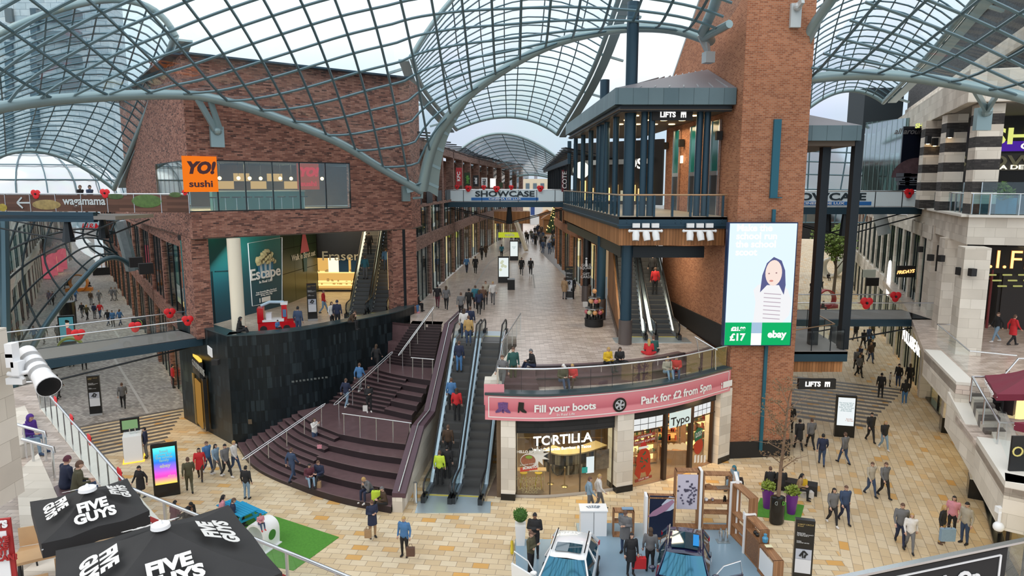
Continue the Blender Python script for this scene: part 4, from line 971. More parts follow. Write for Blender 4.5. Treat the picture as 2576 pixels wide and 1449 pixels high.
# =====================================================  TERRACE FRONT: banner, shops
FO=[p for p in off_curve(FC,.0)];SL=[0]
for a,b in zip(FO,FO[1:]):SL.append(SL[-1]+(b-a).length)
def fc(s,o=0.0):
 s=max(-.5,min(SL[-1]+.5,s));k=0
 while k<len(SL)-2 and SL[k+1]<s:k+=1
 t=(s-SL[k])/(SL[k+1]-SL[k]);p=FO[k]+(FO[k+1]-FO[k])*t;d=(FO[k+1]-FO[k]).normalized()
 return p+Vector((d.y,-d.x,0))*o,d
def s_at(u,v):
 for k in range(len(FO)-1):
  p=V(u,v,FO[k],FO[k+1]);d=FO[k+1]-FO[k];t=((p.x-FO[k].x)*d.x+(p.y-FO[k].y)*d.y)/d.length_squared
  if 0<=t<=1.001:return SL[k]+t*d.length,p.z
 p=V(u,v,FO[-2],FO[-1]);d=FO[-1]-FO[-2];return SL[-2]+((p.x-FO[-2].x)*d.x+(p.y-FO[-2].y)*d.y)/d.length,p.z
BZ0,BZ1=3.8,4.95
ban=thing('banner','long pink curved banner reading Fill your boots and Park for £2 from 5pm','banner',(4.9,30,BZ0))
PINK=ramp_uv('pink_print','Z',[(0,(.72,.27,.31)),(.33,(.70,.25,.29)),(.40,(.50,.12,.16)),(.62,(.60,.17,.21)),(1,(.70,.27,.31))],scale=1.15,off=BZ0,rough=.45)
def strip(s0,s1,z0,z1_,o,n=40):
 q=MB();q.grid([[fc(s0+(s1-s0)*i/n,o)[0]+UP*z for z in(z0,z1_)] for i in range(n+1)]);return q
q=strip(0,SL[-1],BZ0,BZ1,.06);q.build('sheet',PINK,ban)
q=MB()
for z in(BZ0+.12,BZ1-.1):q.add(strip(.15,SL[-1]-.15,z,z+.04,.075).v,strip(.15,SL[-1]-.15,z,z+.04,.075).f)
for s in(.15,SL[-1]-.19):g=strip(s,s+.04,BZ0+.12,BZ1-.06,.075,1);q.add(g.v,g.f)
q.build('border',PW,ban)
def btext(t,u,v,size,**k):
 s0,z0=s_at(u,v)
 def wp(a,b,d):p,_=fc(s0+a,.085+d);return p+UP*(z0+b)
 return text(t,(0,0,0),size,(1,0,0),UP,PW,ban,warp=wp,**k)
btext('Fill your boots',1422,1025,.46,bold=.014,wide=1.05,ext=.004);btext('In Real Life',1422,1041,.17,ext=.003,wide=1.1);btext('Park for £2 from 5pm',1708,991,.52,bold=.016,wide=1.0,ext=.004)
def bshape(u,v,pts,m,nm,o=.09):
 s0,z0=s_at(u,v);q=MB();q.poly([fc(s0+a,o)[0]+UP*(z0+b) for a,b in pts]);return q.build(nm,m,ban)
BOOT=[(-.18,-.22),(-.12,-.22),(-.09,-.1),(.02,-.2),(.2,-.23),(.22,-.17),(.08,-.03),(.1,.25),(-.14,.27),(-.17,.0)]
PAT=mat('floral_boot',(.13,.06,.20),.4,noise=.8,nscale=16)
for u,m_,f in((1259,PAT,-1),(1273,PAT,1),(1313,BLK,1)):bshape(u,1025,[(a*f,b) for a,b in BOOT][::f],m_,'printed_boot')
bshape(1557,1017,[(a,b) for a,b in el(0,0,.34,.34)],BLK,'printed_tyre');bshape(1557,1017,el(0,0,.24,.24),mat('print_alloy',(.45,.47,.50),.3),'printed_wheel',.1)
for k in range(5):a=k*1.2566;bshape(1557,1017,[(math.cos(a+.35)*.06,math.sin(a+.35)*.06),(math.cos(a+.3)*.22,math.sin(a+.3)*.22),(math.cos(a+.95)*.22,math.sin(a+.95)*.22)],BLK,'printed_spoke_gap',.11)
s0,z0=s_at(1826,965);q=strip(s0-.35,s0+.4,z0-.16,z0+.16,.09,3)
for b in(-.1,.08):g=strip(s0-.5,s0-.42,z0+b-.06,z0+b+.06,.09,1);q.add(g.v,g.f)
q.build('logo_plate',PW,ban)
q=MB();A2=[fc(SL[-1]*i/32,.12)[0] for i in range(33)];q.prism([xy(p) for p in A2]+[xy(p) for p in off_curve(FC,-.5)][::-1],BZ1,5.06);struct(q.build('trim_terrace_kerb',MATS['slate_coping']))
q=MB();q.box((-.85,30.05,5.1),(.8,1.1,.7));q.wall((-.95,29.8),(.1,36),T,5.41,.35);struct(q.build('wall_terrace_left',STO))
q=MB();q.box((-.8,29.42,4.95),(.9,.04,.95));q.build('end_sheet',PINK,ban)
tr=thing('terrace_railing','curved glass railing with steel handrail above the pink banner','railing',(5,30.2,5.06))
rp_=[fc(.55+(SL[-1]-.7)*i/24,-.12)[0] for i in range(25)]
glass_rail(tr,[xy(p) for p in rp_],5.06,1.08,1.05,posts=False,rail_r=.045)
for p in resamp([Vector((*xy(p),0)) for p in rp_],13):q=MB();q.beam((p.x,p.y,5.1),(p.x,p.y,6.05),.012,.03);q.build('panel_joint',STEELD,tr)
q=MB();p0=rp_[0];e_=Vector((-.35,34.8,0));q.add([(p0.x,p0.y,5.06),(e_.x,e_.y,5.4),(e_.x,e_.y,M+1.05),(p0.x,p0.y,6.08)],[(0,1,2,3)]);q.build('side_glass',GLS,tr)
q=MB();q.tube([(p0.x,p0.y,5.06),(p0.x,p0.y,6.14),(e_.x,e_.y,M+1.1)],.045,8);q.build('side_rail',INOX,tr)
rail('short stainless stair rail at the right end of the terrace seating',(1800,930,5.1),(1800,878),(1760,900,M),(1752,850),2,False)
mb=MB();s1_=s_at(1258,1150)[0]
for u0,u1 in((1260,1296),(1552,1593),(1806,1834)):
 a,b=s_at(u0,1150)[0],s_at(u1,1150)[0];(p,d)=fc(a,0);(r_,_)=fc(b,0);mb.wall(p,r_,0,BZ0+.1,.9,1)
struct(mb.build('wall_shop_pillars',STO))
mb=MB()
for u0,u1 in((1260,1296),(1552,1593),(1806,1834)):
 a,b=s_at(u0,1150)[0],s_at(u1,1150)[0];p,r_=fc(a,.03)[0],fc(b,.03)[0];mb.wall(p,r_,-.01,.3,.96,1)
struct(mb.build('baseboard_shop_pillars',BLK))
mb=MB();mb.wall((-.5,29.6),(0,37.5),0,T-.4,.4);mb.wall((0,37.3),(11,37.3),0,T-.4,.3);mb.wall((5.6,31.2),(5.3,37),0,T-.4,.2);struct(mb.build('wall_shop_inner',mat('shop_inner',(.15,.10,.06),.7,noise=.3)))
mb=MB();mb.prism([xy(p) for p in off_curve(FC,-.3)]+[(10.8,37),(0,37)],.0,.015);struct(mb.build('floor_shops',mat('shop_floor',(.20,.135,.10),.35,noise=.3,nscale=2)))
mb=MB();mb.prism([xy(p) for p in off_curve(FC,-.3)]+[(10.8,37),(0,37)],3.75,3.8);struct(mb.build('ceiling_shops',DKI))
def front(nm,label,u0,u1,z0,z1_,parts,m=GLD,inset=-.35):
 a,b=s_at(u0,1150)[0],s_at(u1,1150)[0];p,q_=fc(a,inset)[0],fc(b,inset)[0];root=thing(nm,label,'shopfront',((p.x+q_.x)/2,(p.y+q_.y)/2,0))
 n=8;q=MB();q.grid([[fc(a+(b-a)*i/n,inset)[0]+UP*z for z in(z0,z1_)] for i in range(n+1)]);q.build('glass',m,root);return root,a,b
tf,ta_,tb_=front('taco_shopfront','glazed restaurant front with glowing TORTILLA lettering under the pink banner',1297,1551,.15,3.15,0)
q=strip(ta_,tb_,3.12,BZ0,-.25);q.build('dark_head',blocks('dark_boards',[(0,(.018,.02,.022)),(1,(.035,.035,.036))],(.008,.008,.008),4,.2,.01,rough=.5),tf)
q=strip(ta_,tb_,0,.15,-.3);q.build('sill',mat('sill_pale',(.45,.42,.38),.5),tf)
q=MB()
for u in(1298,1388,1466,1549):p,d=fc(s_at(u,1150)[0],-.34);q.box(p+UP*1.6,(.05,.06,3.1),rz=math.atan2(d.y,d.x))
q.build('mullion',mat('mullion_bronze',(.10,.08,.06),.4,.5),tf)
def inn(u,v,dep):s,z=s_at(u,v);p,d=fc(s,-dep);return p,d
p,d=fc(s_at(1428,1105)[0],-.75);zc=D(1428,1106,p.y).z
LT=emit('tortilla_letters',(1,.93,.80),3.0)
text('TORTILLA',p+UP*zc,.62,d,UP,LT,tf,bold=.010,wide=1.0);text('Real California Burritos & Tacos',p+UP*(zc-.42),.2,d,UP,LT,tf,bold=.0,wide=1.05)
def sticker(u,v,pts,m,nm,o=-.3):
 s,z=s_at(u,v);q=MB();q.poly([fc(s+a,o)[0]+UP*(z+b) for a,b in pts]);return q.build(nm,m,tf)
STK=mat('sticker_white',(.70,.68,.62),.5);SB_=mat('sticker_bowl',(.28,.10,.05),.6,noise=.6,nscale=9);SR_=mat('sticker_red',(.50,.06,.04),.5)
star=[((.30+.33*(k%2))*math.cos(k*math.pi/10)*(1.0 if k<7 or k>17 else.75)+.35,(.24+.3*(k%2))*math.sin(k*math.pi/10)+.2) for k in range(20)]
sticker(1333,1165,star,STK,'sticker_burst',-.3);sticker(1333,1165,el(-.02,0,.42,.34),STK,'sticker_plate',-.29);sticker(1333,1165,el(-.08,0,.34,.28),SB_,'sticker_food',-.28);sticker(1333,1165,el(-.05,.17,.16,.08),mat('sticker_green',(.2,.32,.04),.6),'sticker_salad',-.27)
sticker(1333,1188,[(-.45,-.12),(.35,.02),(.35,.22),(-.45,.08)],SR_,'sticker_ribbon',-.27)
def stext(t,u,v,size,m,o=-.26,tilt=0,root=None,**k):
 s0,z0=s_at(u,v)
 def wp(a,b,d):return fc(s0+a,o+d)[0]+UP*(z0+b+a*tilt)
 return text(t,(0,0,0),size,(1,0,0),UP,m,root or tf,warp=wp,ext=.002,**k)
stext('HELLO BRISTOL!',1334,1143,.17,STK,bold=.008);stext('BURRITOS',1335,1182,.16,STK,tilt=.16,bold=.008);stext('SHOWING THE BEST',1328,1174,.08,STK,tilt=.16);stext('IN TOWN',1343,1191,.09,STK)
FR_=mat('frosting',(.34,.30,.16),.6)
for k,t in enumerate(('GUACAMOLE','BURRITO','SALSA','SAN FRAN','TACOS')):stext(t,1332,1210+k*8.5,.2,FR_,wide=1.15)
q=MB();s,z=s_at(1495,1180);g=strip(s-.2,s+.2,z-.4,z+.4,-.5,2);g.build('menu_screen',emit('menu_screen',(.9,.92,.95),1.0),tf)
s,z=s_at(1477,1188);strip(s-.15,s+.13,z-.16,z+.12,-.3,2).build('teal_notice',mat('teal_notice',(.03,.36,.32),.5),tf)
s,z=s_at(1528,1167);strip(s-.35,s+.32,z-.45,z+.5,-.5,2).build('bowl_poster',mat('bowl_poster',(.16,.10,.07),.5,noise=.9,nscale=5),tf)
ct=thing('service_counter','curved dark tiled service counter with pale top inside the restaurant','counter',(3,33,0))
cc=smooth_curve([Vector((1.6,32.6,0)),Vector((2.4,32.0,0)),Vector((3.6,32.3,0)),Vector((4.8,33.2,0))],14)
q=MB();q.prism([xy(p) for p in cc]+[xy(p) for p in off_curve(cc,-.7)][::-1],.015,1.05);q.build('front',blocks('counter_slats',[(0,(.03,.025,.02)),(.6,(.10,.07,.04)),(1,(.42,.36,.26))],(.02,.015,.01),.16,.5,.008,rough=.5),ct)
q=MB();q.prism([xy(p) for p in off_curve(cc,.08)]+[xy(p) for p in off_curve(cc,-.75)][::-1],1.05,1.12);q.build('top',mat('counter_top',(.55,.44,.26),.4),ct)
q=MB();q.box((3.2,37.0,2.5),(4.0,.06,.55));one(q,'menu_board',emit('menu_board',(1,.68,.32),.8),'glowing menu board on the back wall of the restaurant','menu')
for k,(x,y,c_) in enumerate(((1.0,33.4,'tall stool'),(1.4,34.2,'tall stool'),(.55,30.6,'yellow stool'),(1.25,30.6,'yellow stool'))):
 o=thing('bar_stool',['dark stool left inside the restaurant','dark stool deeper inside the restaurant','yellow high stool behind the left window of the restaurant','yellow high stool right of its twin behind the left window'][k],'stool',(x,y,.015));m_=BLK if k<2 else mat('stool_yellow',(.62,.46,.02),.4)
 q=MB();q.cyl((x,y),.18,.72,.76,14);q.build('seat',m_,o)
 for a in range(4):q=MB();t=a*1.57+.78;q.tube([(x+.1*math.cos(t),y+.1*math.sin(t),.73),(x+.22*math.cos(t),y+.22*math.sin(t),.015)],.018,6);q.build('leg',m_,o)
q=MB();q.box((.85,30.35,1.02),(1.5,.4,.05));q.box((.2,30.35,.5),(.05,.3,1.0));q.box((1.5,30.35,.5),(.05,.3,1.0));one(q,'window_bar_table',OAK,'wooden bar table with stools behind the left restaurant window','table')
for x,y,lb in((1.85,31.0,'brass rope post left inside the restaurant door'),(2.5,30.7,'brass rope post right inside the restaurant door')):
 o=thing('queue_post',lb,'post',(x,y,.015));q=MB();q.lathe((x,y),[(.17,.015),(.17,.03),(.03,.06),(.03,.95),(.045,.97),(.03,1.0)],14);q.build('post',mat('brass',(.55,.42,.22),.25,.9),o,smooth=40)
q=MB();q.tube([(1.85,31.0,.9),(2.0,30.95,.6),(2.17,30.85,.5),(2.35,30.75,.6),(2.5,30.7,.9)],.02,6);one(q,'queue_rope',BLKM,'black sagging rope between the brass posts','rope')
for x,y,e_,c_ in((2.4,32.6,260,(1,.76,.42)),(8.0,33.6,330,(1,.62,.28))):
 la=bpy.data.lights.new('shop_lamp','AREA');la.energy=e_;la.size=3.0;la.color=c_;lo=bpy.data.objects.new('shop_lamp',la);C.objects.link(lo);lo.location=(x,y,3.7)
yf,ya_,yb_=front('gift_shopfront','brown framed gift shop front with white panels and a Typo sign',1594,1806,.1,2.72,0,inset=-.4)
DBR=mat('dark_brown_frame',(.035,.020,.014),.35)
q=strip(ya_,yb_,3.35,BZ0,-.28);q.build('dark_head',MATS['dark_boards'],yf)
q=MB()
for u in(1595,1685,1751,1803):p,d=fc(s_at(u,1130)[0],-.38);q.box(p+UP*1.68,(.2 if u in(1685,1751) else.1,.2,3.36),rz=math.atan2(d.y,d.x))
for z in(2.7,3.34):g=strip(ya_,yb_,z,z+.06,-.3);q.add(g.v,g.f)
q.build('frame',DBR,yf)
LBX=emit('lightbox_white',(.86,.88,.88),.9)
for u0,u1 in((1600,1680),(1757,1801)):
 a,b=s_at(u0,1075)[0],s_at(u1,1040)[0];strip(a,b,2.76,3.34,-.34).build('lightbox',LBX,yf)
 q=MB()
 for k in range(5):s=a+(b-a)*k/4;g=strip(s-.015,s+.015,2.76,3.34,-.32,1);q.add(g.v,g.f)
 g=strip(a,b,3.03,3.06,-.32);q.add(g.v,g.f);q.build('lightbox_grid',BLKM,yf)
a,b=s_at(1691,1060)[0],s_at(1746,1060)[0];strip(a,b,2.62,3.38,-.2).build('sign_panel',emit('sign_mint',(.76,.88,.82),.85),yf)
stext('Typo',1719,1060,.58,BLKM,o=-.18,root=yf,bold=.008,wide=1.1)
def wsh(root,u,v,pts,m,nm,o=-.36):
 s,z=s_at(u,v);q=MB();q.poly([fc(s+a,o)[0]+UP*(z+b) for a,b in pts]);return q.build(nm,m,root)
TK=mat('poster_turkey',(.42,.035,.012),.5);RB=mat('poster_ribbon',(.30,.05,.03),.5);GRS=mat('poster_green',(.01,.13,.06),.5)
wsh(yf,1630,1165,el(0,0,.42,.62),TK,'turkey_body');wsh(yf,1630,1165,[(-.4,-.2),(-.5,-.6),(-.2,-.95),(-.1,-.5)],TK,'turkey_leg');wsh(yf,1630,1165,[(.4,-.2),(.48,-.6),(.25,-.95),(.1,-.5)],TK,'turkey_leg');wsh(yf,1630,1128,[(-.25,-.1),(.25,-.1),(.12,.15),(-.02,.32),(-.16,.12)],mat('poster_hat',(.5,.02,.02),.5),'hat',-.35);wsh(yf,1630,1131,[(-.3,-.08),(.3,-.08),(.3,.04),(-.3,.04)],PW,'hat_brim',-.345)
for k in range(14):a=k*2.4;wsh(yf,1630,1165,[(x+.26*math.cos(a)*(k%3+1)/3,y+.42*math.sin(a)*(k%4+1)/4) for x,y in el(0,0,.045,.045,8)],GRS,'holly',-.35)
for v,t in((1104,"IT'S BEGINNING"),(1117,'TO LOOK A LOT LIKE')):wsh(yf,1633,v,[(-.62,-.12),(.62,-.02),(.62,.14),(-.62,.06)],RB,'ribbon');stext(t,1633,v-1,.12,PW,o=-.34,root=yf,tilt=.07)
wsh(yf,1630,1212,[(-.5,-.12),(.5,-.02),(.5,.12),(-.5,.04)],RB,'ribbon');stext('STUFF THIS',1630,1211,.12,PW,o=-.34,root=yf,tilt=.08)
wsh(yf,1772,1100,[(-.3,-.3),(.25,-.2),(.32,.3),(-.05,.42),(-.35,.2)],GRS,'label_patch',-.35);stext('PLANT\nBASED',1772,1097,.17,PW,o=-.34,root=yf,tilt=.15);wsh(yf,1772,1128,el(0,0,.36,.42),TK,'turkey_body')
for k in range(4):wsh(yf,1763+k*8,1160,[(-.08,-.2),(.08,-.2),(.08,.2),(-.08,.2)],PW,'printed_carton',-.35)
for k,(x,y,rz,lb) in enumerate(((6.6,33.4,.3,'lit shelving unit behind the left gift shop window'),(8.4,36.5,0,'tall lit shelving at the back of the gift shop'),(10.0,35.5,.4,'lit shelving unit behind the right gift shop window'))):
 o=thing('shop_shelving',lb,'shelving',(x,y,.015));m_=Matrix.Rotation(rz,3,'Z')
 q=MB()
 for z in(.1,.6,1.1,1.6,2.1):q.box(Vector((x,y,z)),(1.7,.4,.05),rz=rz)
 for s_ in(-.85,.85):q.box(Vector((x,y,1.1))+m_@Vector((s_,0,0)),(.05,.4,2.2),rz=rz)
 q.build('frame',WALN,o)
 q=MB();q.box(Vector((x,y,1.1))+m_@Vector((0,.2,0)),(1.7,.02,2.2),rz=rz);q.build('back',WARMS if k!=1 else emit('shelf_orange',(1,.42,.1),1.3),o)
 q=MB()
 for j in range(60):z=random.choice((.13,.63,1.13,1.63));hh=random.uniform(.1,.36);q.use(j%4);q.box(Vector((x,y,z+hh/2))+m_@Vector((random.uniform(-.75,.75),-.05,0)),(random.uniform(.05,.18),.15,hh),rz=rz)
 s_=q.build('stock',[mat('stock_red',(.45,.05,.03),.5),mat('stock_cream',(.6,.5,.3),.5),mat('stock_green',(.06,.16,.05),.5),mat('stock_brown',(.12,.06,.03),.5)],o);s_['kind']='stuff'
q=MB();q.box((8.4,33.6,.4),(1.4,.8,.8));q.use(1)
for j in range(40):q.ball((random.uniform(7.8,9.0),random.uniform(33.3,33.9),.86),random.uniform(.06,.12),7,5)
one(q,'display_table',[WALN,emit('table_glow',(1,.6,.3),.8)],'low display table heaped with wares inside the gift shop door','table')
# =====================================================  LIFT PLATFORM right of the tower
pl=thing('lift_platform','dark steel platform with timber band and glass rail right of the tower','platform',(16,35,M))
PX1=D(2131,905,34.8).x
q=MB();q.prism([(14.6,34.8),(PX1,34.8),(PX1+.6,41),(14.9,41)],M-.15,M);q.build('deck',MATS['bridge_deck'],pl)
q=MB();q.wall((14.6,34.8),(PX1,34.8),M-.55,M-.02,.2,1);q.wall((PX1,34.8),(PX1+.6,41),M-.55,M-.02,.2,1);q.build('edge_beam',STEEL,pl)
q=MB();q.wall((14.6,34.95),(PX1-.15,34.95),M-1.15,M-.55,.2,1);q.wall((PX1-.15,34.95),(PX1+.4,41),M-1.15,M-.55,.2,1);q.build('timber_band',WOOD,pl)
glass_rail(pl,[(14.7,34.9),(PX1-.1,34.9),(PX1+.5,41)],M,1.1,.9,postm=STEELD,railm=mat('copper_rail',(.42,.27,.16),.3,.6))
for u,lb in((2045,'left dark steel post carrying the small zinc roof right of the tower'),(2122,'right dark steel post carrying the small zinc roof right of the tower')):
 p=D(u,840,35.4 if u>2100 else 36.4);q=MB();q.box((p.x,p.y,(M+17)/2),(.42,.42,17-M));one(q,'steel_post',STEELD,lb,'post')
r2=thing('pavilion_roof','small zinc roof on dark posts right of the brick tower','roof',(16,36,16.4))
a=D(2168,330,34.9).x;q=MB();q.wall((14.5,34.9),(a,34.9),16.4,17.15,.3,1);q.wall((a,34.9),(a+.8,43),16.4,17.15,.3,1);q.build('fascia',ZINC,r2)
q=MB();q.prism([(14.6,35.1),(a-.2,35.1),(a+.6,43),(15,43)],16.15,16.4);q.build('soffit',SOFF,r2)
q=MB();q.add([(14.5,34.9,17.15),(a,34.9,17.15),(15.5,37,17.9),(14.5,37,18.1)],[(0,1,2,3)]);q.build('roof_slope',MATS['roof_lead'],r2)
# =====================================================  RIGHT BUILDING
RC=Vector((24.0,36.0));RD=Vector((.417,1)).normalized();RF=Vector((.95,-.3)).normalized();RI=Vector((RD.y,-RD.x))
mb=MB();P_=[RC,RC+RD*22,RC+RD*22+RI*14,RC+RF*16+RD*4,RC+RF*16]
mb.prism([xy(p) for p in P_],U-1.5,U-.06);struct(mb.build('floor_cinema_terrace',STO))
mb=MB();mb.wall(RC-RF*.1,RC+RF*16,U-.06,U+.06,.7,0);mb.wall(RC,RC+RD*22,U-.06,U+.06,.7,0);struct(mb.build('trim_cinema_terrace',mat('cap_stone',(.70,.67,.61),.6)))
RT=RC+RD*.3+RI*(-.5)
mb=MB();P_=[RT,RT+RD*62,RT+RD*62+RI*14,RT+RF*17+RD*6,RT+RF*17]
mb.prism([xy(p) for p in P_],18.45,20.1);struct(mb.build('ceiling_cinema_canopy',STO))
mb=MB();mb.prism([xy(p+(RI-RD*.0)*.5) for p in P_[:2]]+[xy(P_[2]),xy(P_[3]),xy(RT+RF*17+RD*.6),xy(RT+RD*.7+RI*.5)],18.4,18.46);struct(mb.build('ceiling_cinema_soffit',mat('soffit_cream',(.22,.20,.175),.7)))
mb=MB()
a=RC+RD*5+RI*3.5
mb.wall(a+RI*0,a+RI*2+RF*16,20,34,.5);mb.wall(a,a+RD*50,20,27,.5);struct(mb.build('wall_cinema_upper',blocks('dark_grey_brick',[(0,(.03,.033,.038)),(1,(.075,.078,.083))],(.045,.047,.05),.3,.085,.008)))
mb=MB()
for z in(23.2,27.5):mb.wall(a+RF*-.0-RI*.32,a+RI*1.7+RF*16,z,z+1.5,.3);mb.wall(a-RI*.3,a+RD*50-RI*.3,z-1.0,z,.3)
struct(mb.build('trim_cinema_upper',STO))
CW=blocks('column_dark_brick',[(0,(.035,.033,.033)),(1,(.075,.068,.065))],(.03,.03,.03),.3,.085,.008)
def striped(label,x,y,w):
 o=thing('striped_column',label,'column',(x,y,U));q=MB();q2=MB();z=U+.06;k=0;rz=math.atan2(RF.y,RF.x)
 while z<18.4:
  h=min(.62 if k%2 else.55,18.4-z);(q2 if k%2==0 else q).box((x,y,z+h/2),(w,w,h),rz=rz);z+=h;k+=1
 q.build('stone_courses',STO,o);q2.build('brick_courses',CW,o)
for u,Y,w,lb in((2466,37.1,1.18,'black and cream striped column nearest the terrace corner'),(2386,42.4,1.1,'middle black and cream striped column with a wall lamp'),(2332,46.6,1.05,'furthest black and cream striped column of the cinema terrace')):
 p=D(u,480,Y);striped(lb,p.x,p.y,w)
for u,v,Y,lb in((2390,335,41.7,'black wall lamp on the middle striped column'),(2335,352,45.9,'black wall lamp on the furthest striped column'),(2352,357,45.9,'small lit wall lamp right of the furthest striped column')):
 p=D(u,v,Y);o=thing('wall_lamp',lb,'wall lamp',p);q=MB();q.box(p,(.28,.28,.5));q.build('body',BLKM,o);q=MB();q.cyl((p.x,p.y),.1,p.z-.28,p.z-.25,12);q.build('bulb',emit('lamp_amber',(1,.62,.25),12),o)
cr=thing('cinema_railing','glass railing with steel posts round the cinema terrace corner','railing',(*RC,U))
glass_rail(cr,[xy(RC+RD*16),xy(RC+RI*.1+RF*.1),xy(RC+RF*15)],U+.06,1.08,1.25,pr=.06,g=glass('blue_rail_glass',(.55,.80,.85),.2,.03,.6))
sc_=thing('glass_windscreen','row of taller clear glass windscreens standing behind the cinema terrace railing','screen',(*(RC+RD*3+RI*.7),U))
q=MB();q.wall(RC+RD*10+RI*.6,RC+RD*.8+RI*.6,U+.06,U+1.75,.02);q.wall(RC+RD*.8+RI*.6,RC+RF*14+RD*.8,U+.06,U+1.75,.02);q.build('glass',GLS,sc_)
for p in[RC+RD*(.8+2.2*k)+RI*.6 for k in range(5)]+[RC+RD*.8+RI*.6+RF*2.4*k for k in range(1,6)]:q=MB();q.beam((*p,U),(*p,U+1.75),.05,.05);q.build('post',INOX,sc_)
def leafy(mb_,c,r,n,s=.12):
 for k in range(n):
  a=random.random()*6.28;t=math.acos(random.uniform(-.3,1));rr=r*random.uniform(.55,1);p=Vector(c)+Vector((math.sin(t)*math.cos(a),math.sin(t)*math.sin(a),math.cos(t)))*rr
  d_=Vector((random.uniform(-1,1),random.uniform(-1,1),random.uniform(-.4,1))).normalized();e_=d_.orthogonal().normalized()*s*.35
  mb_.add([p,p+d_*s*.5+e_,p+d_*s,p+d_*s*.5-e_],[(0,1,2,3)])
LEAF=mat('leaf_green',(.09,.17,.03),.55,noise=.5,nscale=6)
for k,(f,lb) in enumerate(((1.2,'leafy shrub in a blue planter left of the cinema terrace corner'),(3.6,'leafy shrub in a blue planter printed with letters on the cinema terrace'),(6.2,'leafy shrub in the blue planter furthest right on the cinema terrace'))):
 p=RC+RF*f+RD*1.5+RI*.3;o=thing('planter',lb,'planter',(*p,U))
 q=MB();q.box((p.x,p.y,U+.5),(1.7,.5,.85),rz=math.atan2(RF.y,RF.x));q.build('box',mat('planter_blue',(.03,.25,.40),.4),o)
 q=MB();leafy(q,(p.x,p.y,U+1.0),.75,260,.28);q.build('shrub',LEAF,o)
 if k==1:text('THE REF',Vector((p.x,p.y,U+.55))-Vector((RD.x,RD.y,0))*.32,.42,(RF.x,RF.y,0),UP,NAVY,o)
mb=MB();w0,w1=RC+RD*9+RI*1.5,RC+RD*9+RF*16;mb.wall(w0,w1,U,18.4,.3);mb.wall(w0,RC+RD*26+RI*2.4,U,18.4,.3);struct(mb.build('wall_cinema',mat('cinema_dark',(.020,.017,.016),.6)))
mb=MB();mb.prism([xy(RC+RI),xy(w0),xy(w1),xy(RC+RF*16)],U-.05,U+.02);struct(mb.build('floor_cinema',mat('cinema_floor',(.10,.09,.085),.4)))
wd=(w1-w0).normalized();wd3=Vector((*wd,0));wn3=Vector((wd.y,-wd.x,0))
def onc(u,v,o=.25):return V(u,v,w0,w1)+wn3*o
cs=thing('cinema_sign','large yellow lit SHOWCASE sign over a violet band on the cinema front','sign',onc(2530,370))
text('SHOWCASE',onc(2488,346),1.35,wd3,UP,emit('sign_yellow',(.75,.80,.22),1.0),cs,align='LEFT',bold=.035,wide=1.35)
q=MB();a=onc(2488,369,.2);q.wall(a,a+wd3*9,a.z-.3,a.z+.3,.1);q.build('violet_band',emit('sign_violet',(.10,.03,.45),.7),cs);text('CINEMA DE LUX',onc(2562,369,.3),.5,wd3,UP,emit('sign_cream',(1,.95,.7),1.4),cs,align='LEFT',bold=.012,wide=1.4)
cs=thing('cinema_sign','smaller SHOWCASE fascia sign with cream letters lower on the cinema front','sign',onc(2500,430))
q=MB();a=onc(2396,408,.2);q.wall(a,a+wd3*11,a.z-.55,a.z+.5,.1);q.build('fascia',mat('fascia_taupe',(.10,.085,.07),.6),cs)
text('SHOWCASE',onc(2398,408,.3),.95,wd3,UP,mat('sign_gold',(.40,.33,.16),.4),cs,align='LEFT',bold=.02,wide=1.5);text('CINEMA DE LUX',onc(2430,422,.3),.36,wd3,UP,emit('sign_cream',(1,.95,.7),1.4),cs,align='LEFT',bold=.01,wide=1.6)
q=MB();a=onc(2405,287,.4);q.wall(a,a+wd3*14,a.z,a.z+.14,.1);a2=V(2385,285,RC+RI*2.2,RC+RI*3.2+RD*12);one(q,'cove_light',emit('cove',(1,.55,.12),2.2),'thin amber cove light line above the cinema front','light')
cs=thing('cinema_sign','narrow SHOWCASE projecting sign above the furthest striped column','sign',D(2346,320,47.6))
q=MB();p=D(2347,330,47.6);q.box(p,(1.2,.2,.8));q.build('violet_band',MATS['sign_violet'],cs);text('SHOWCASE',D(2347,313,47.4),.42,(1,-.1,.1),UP,MATS['sign_yellow'],cs,bold=.015);text('CINEMA DE LUX',D(2347,331,47.45),.19,(1,-.1,.1),UP,MATS['sign_cream'],cs)
sp2=thing('wall_poster','tall dark space poster with a planet beside the striped columns','poster',D(2292,480,53));d_=(Vector((1,.2,0))).normalized()
q=MB();a,b=D(2266,400,53),D(2400,400,53);z0,z1_=D(2266,478,53).z,D(2266,318,53).z;q.wall(a,b,z0,z1_,.1);q.build('sheet',mat('space_print',(.006,.009,.02),.3,noise=.6,nscale=1),sp2)
q=MB();c_=D(2310,420,52.9);q.poly([c_+Vector((2.0*math.cos(t),0,1.5*math.sin(t)-.8)) for t in[i*math.pi/16 for i in range(17)]]);q.build('planet',mat('planet',(.12,.07,.08),.6,noise=.6),sp2)
q=MB()
for k in range(14):q.box(D(2270+(k%5)*12+random.random()*6,440+(k//5)*11,52.85),(random.uniform(.5,1.2),.05,random.uniform(.1,.35)))
q.build('pictured_ship',mat('ship_grey',(.16,.18,.21),.5),sp2);text('all around',D(2290,331,52.9),.6,(1,0,0),UP,mat('poster_grey',(.16,.16,.17),.5),sp2,shear=.3,bold=.01)
gh=thing('glass_hall','bulging glass hall with a grey rib behind the right cinema bridge','building',(32,62,0))
rows=[]
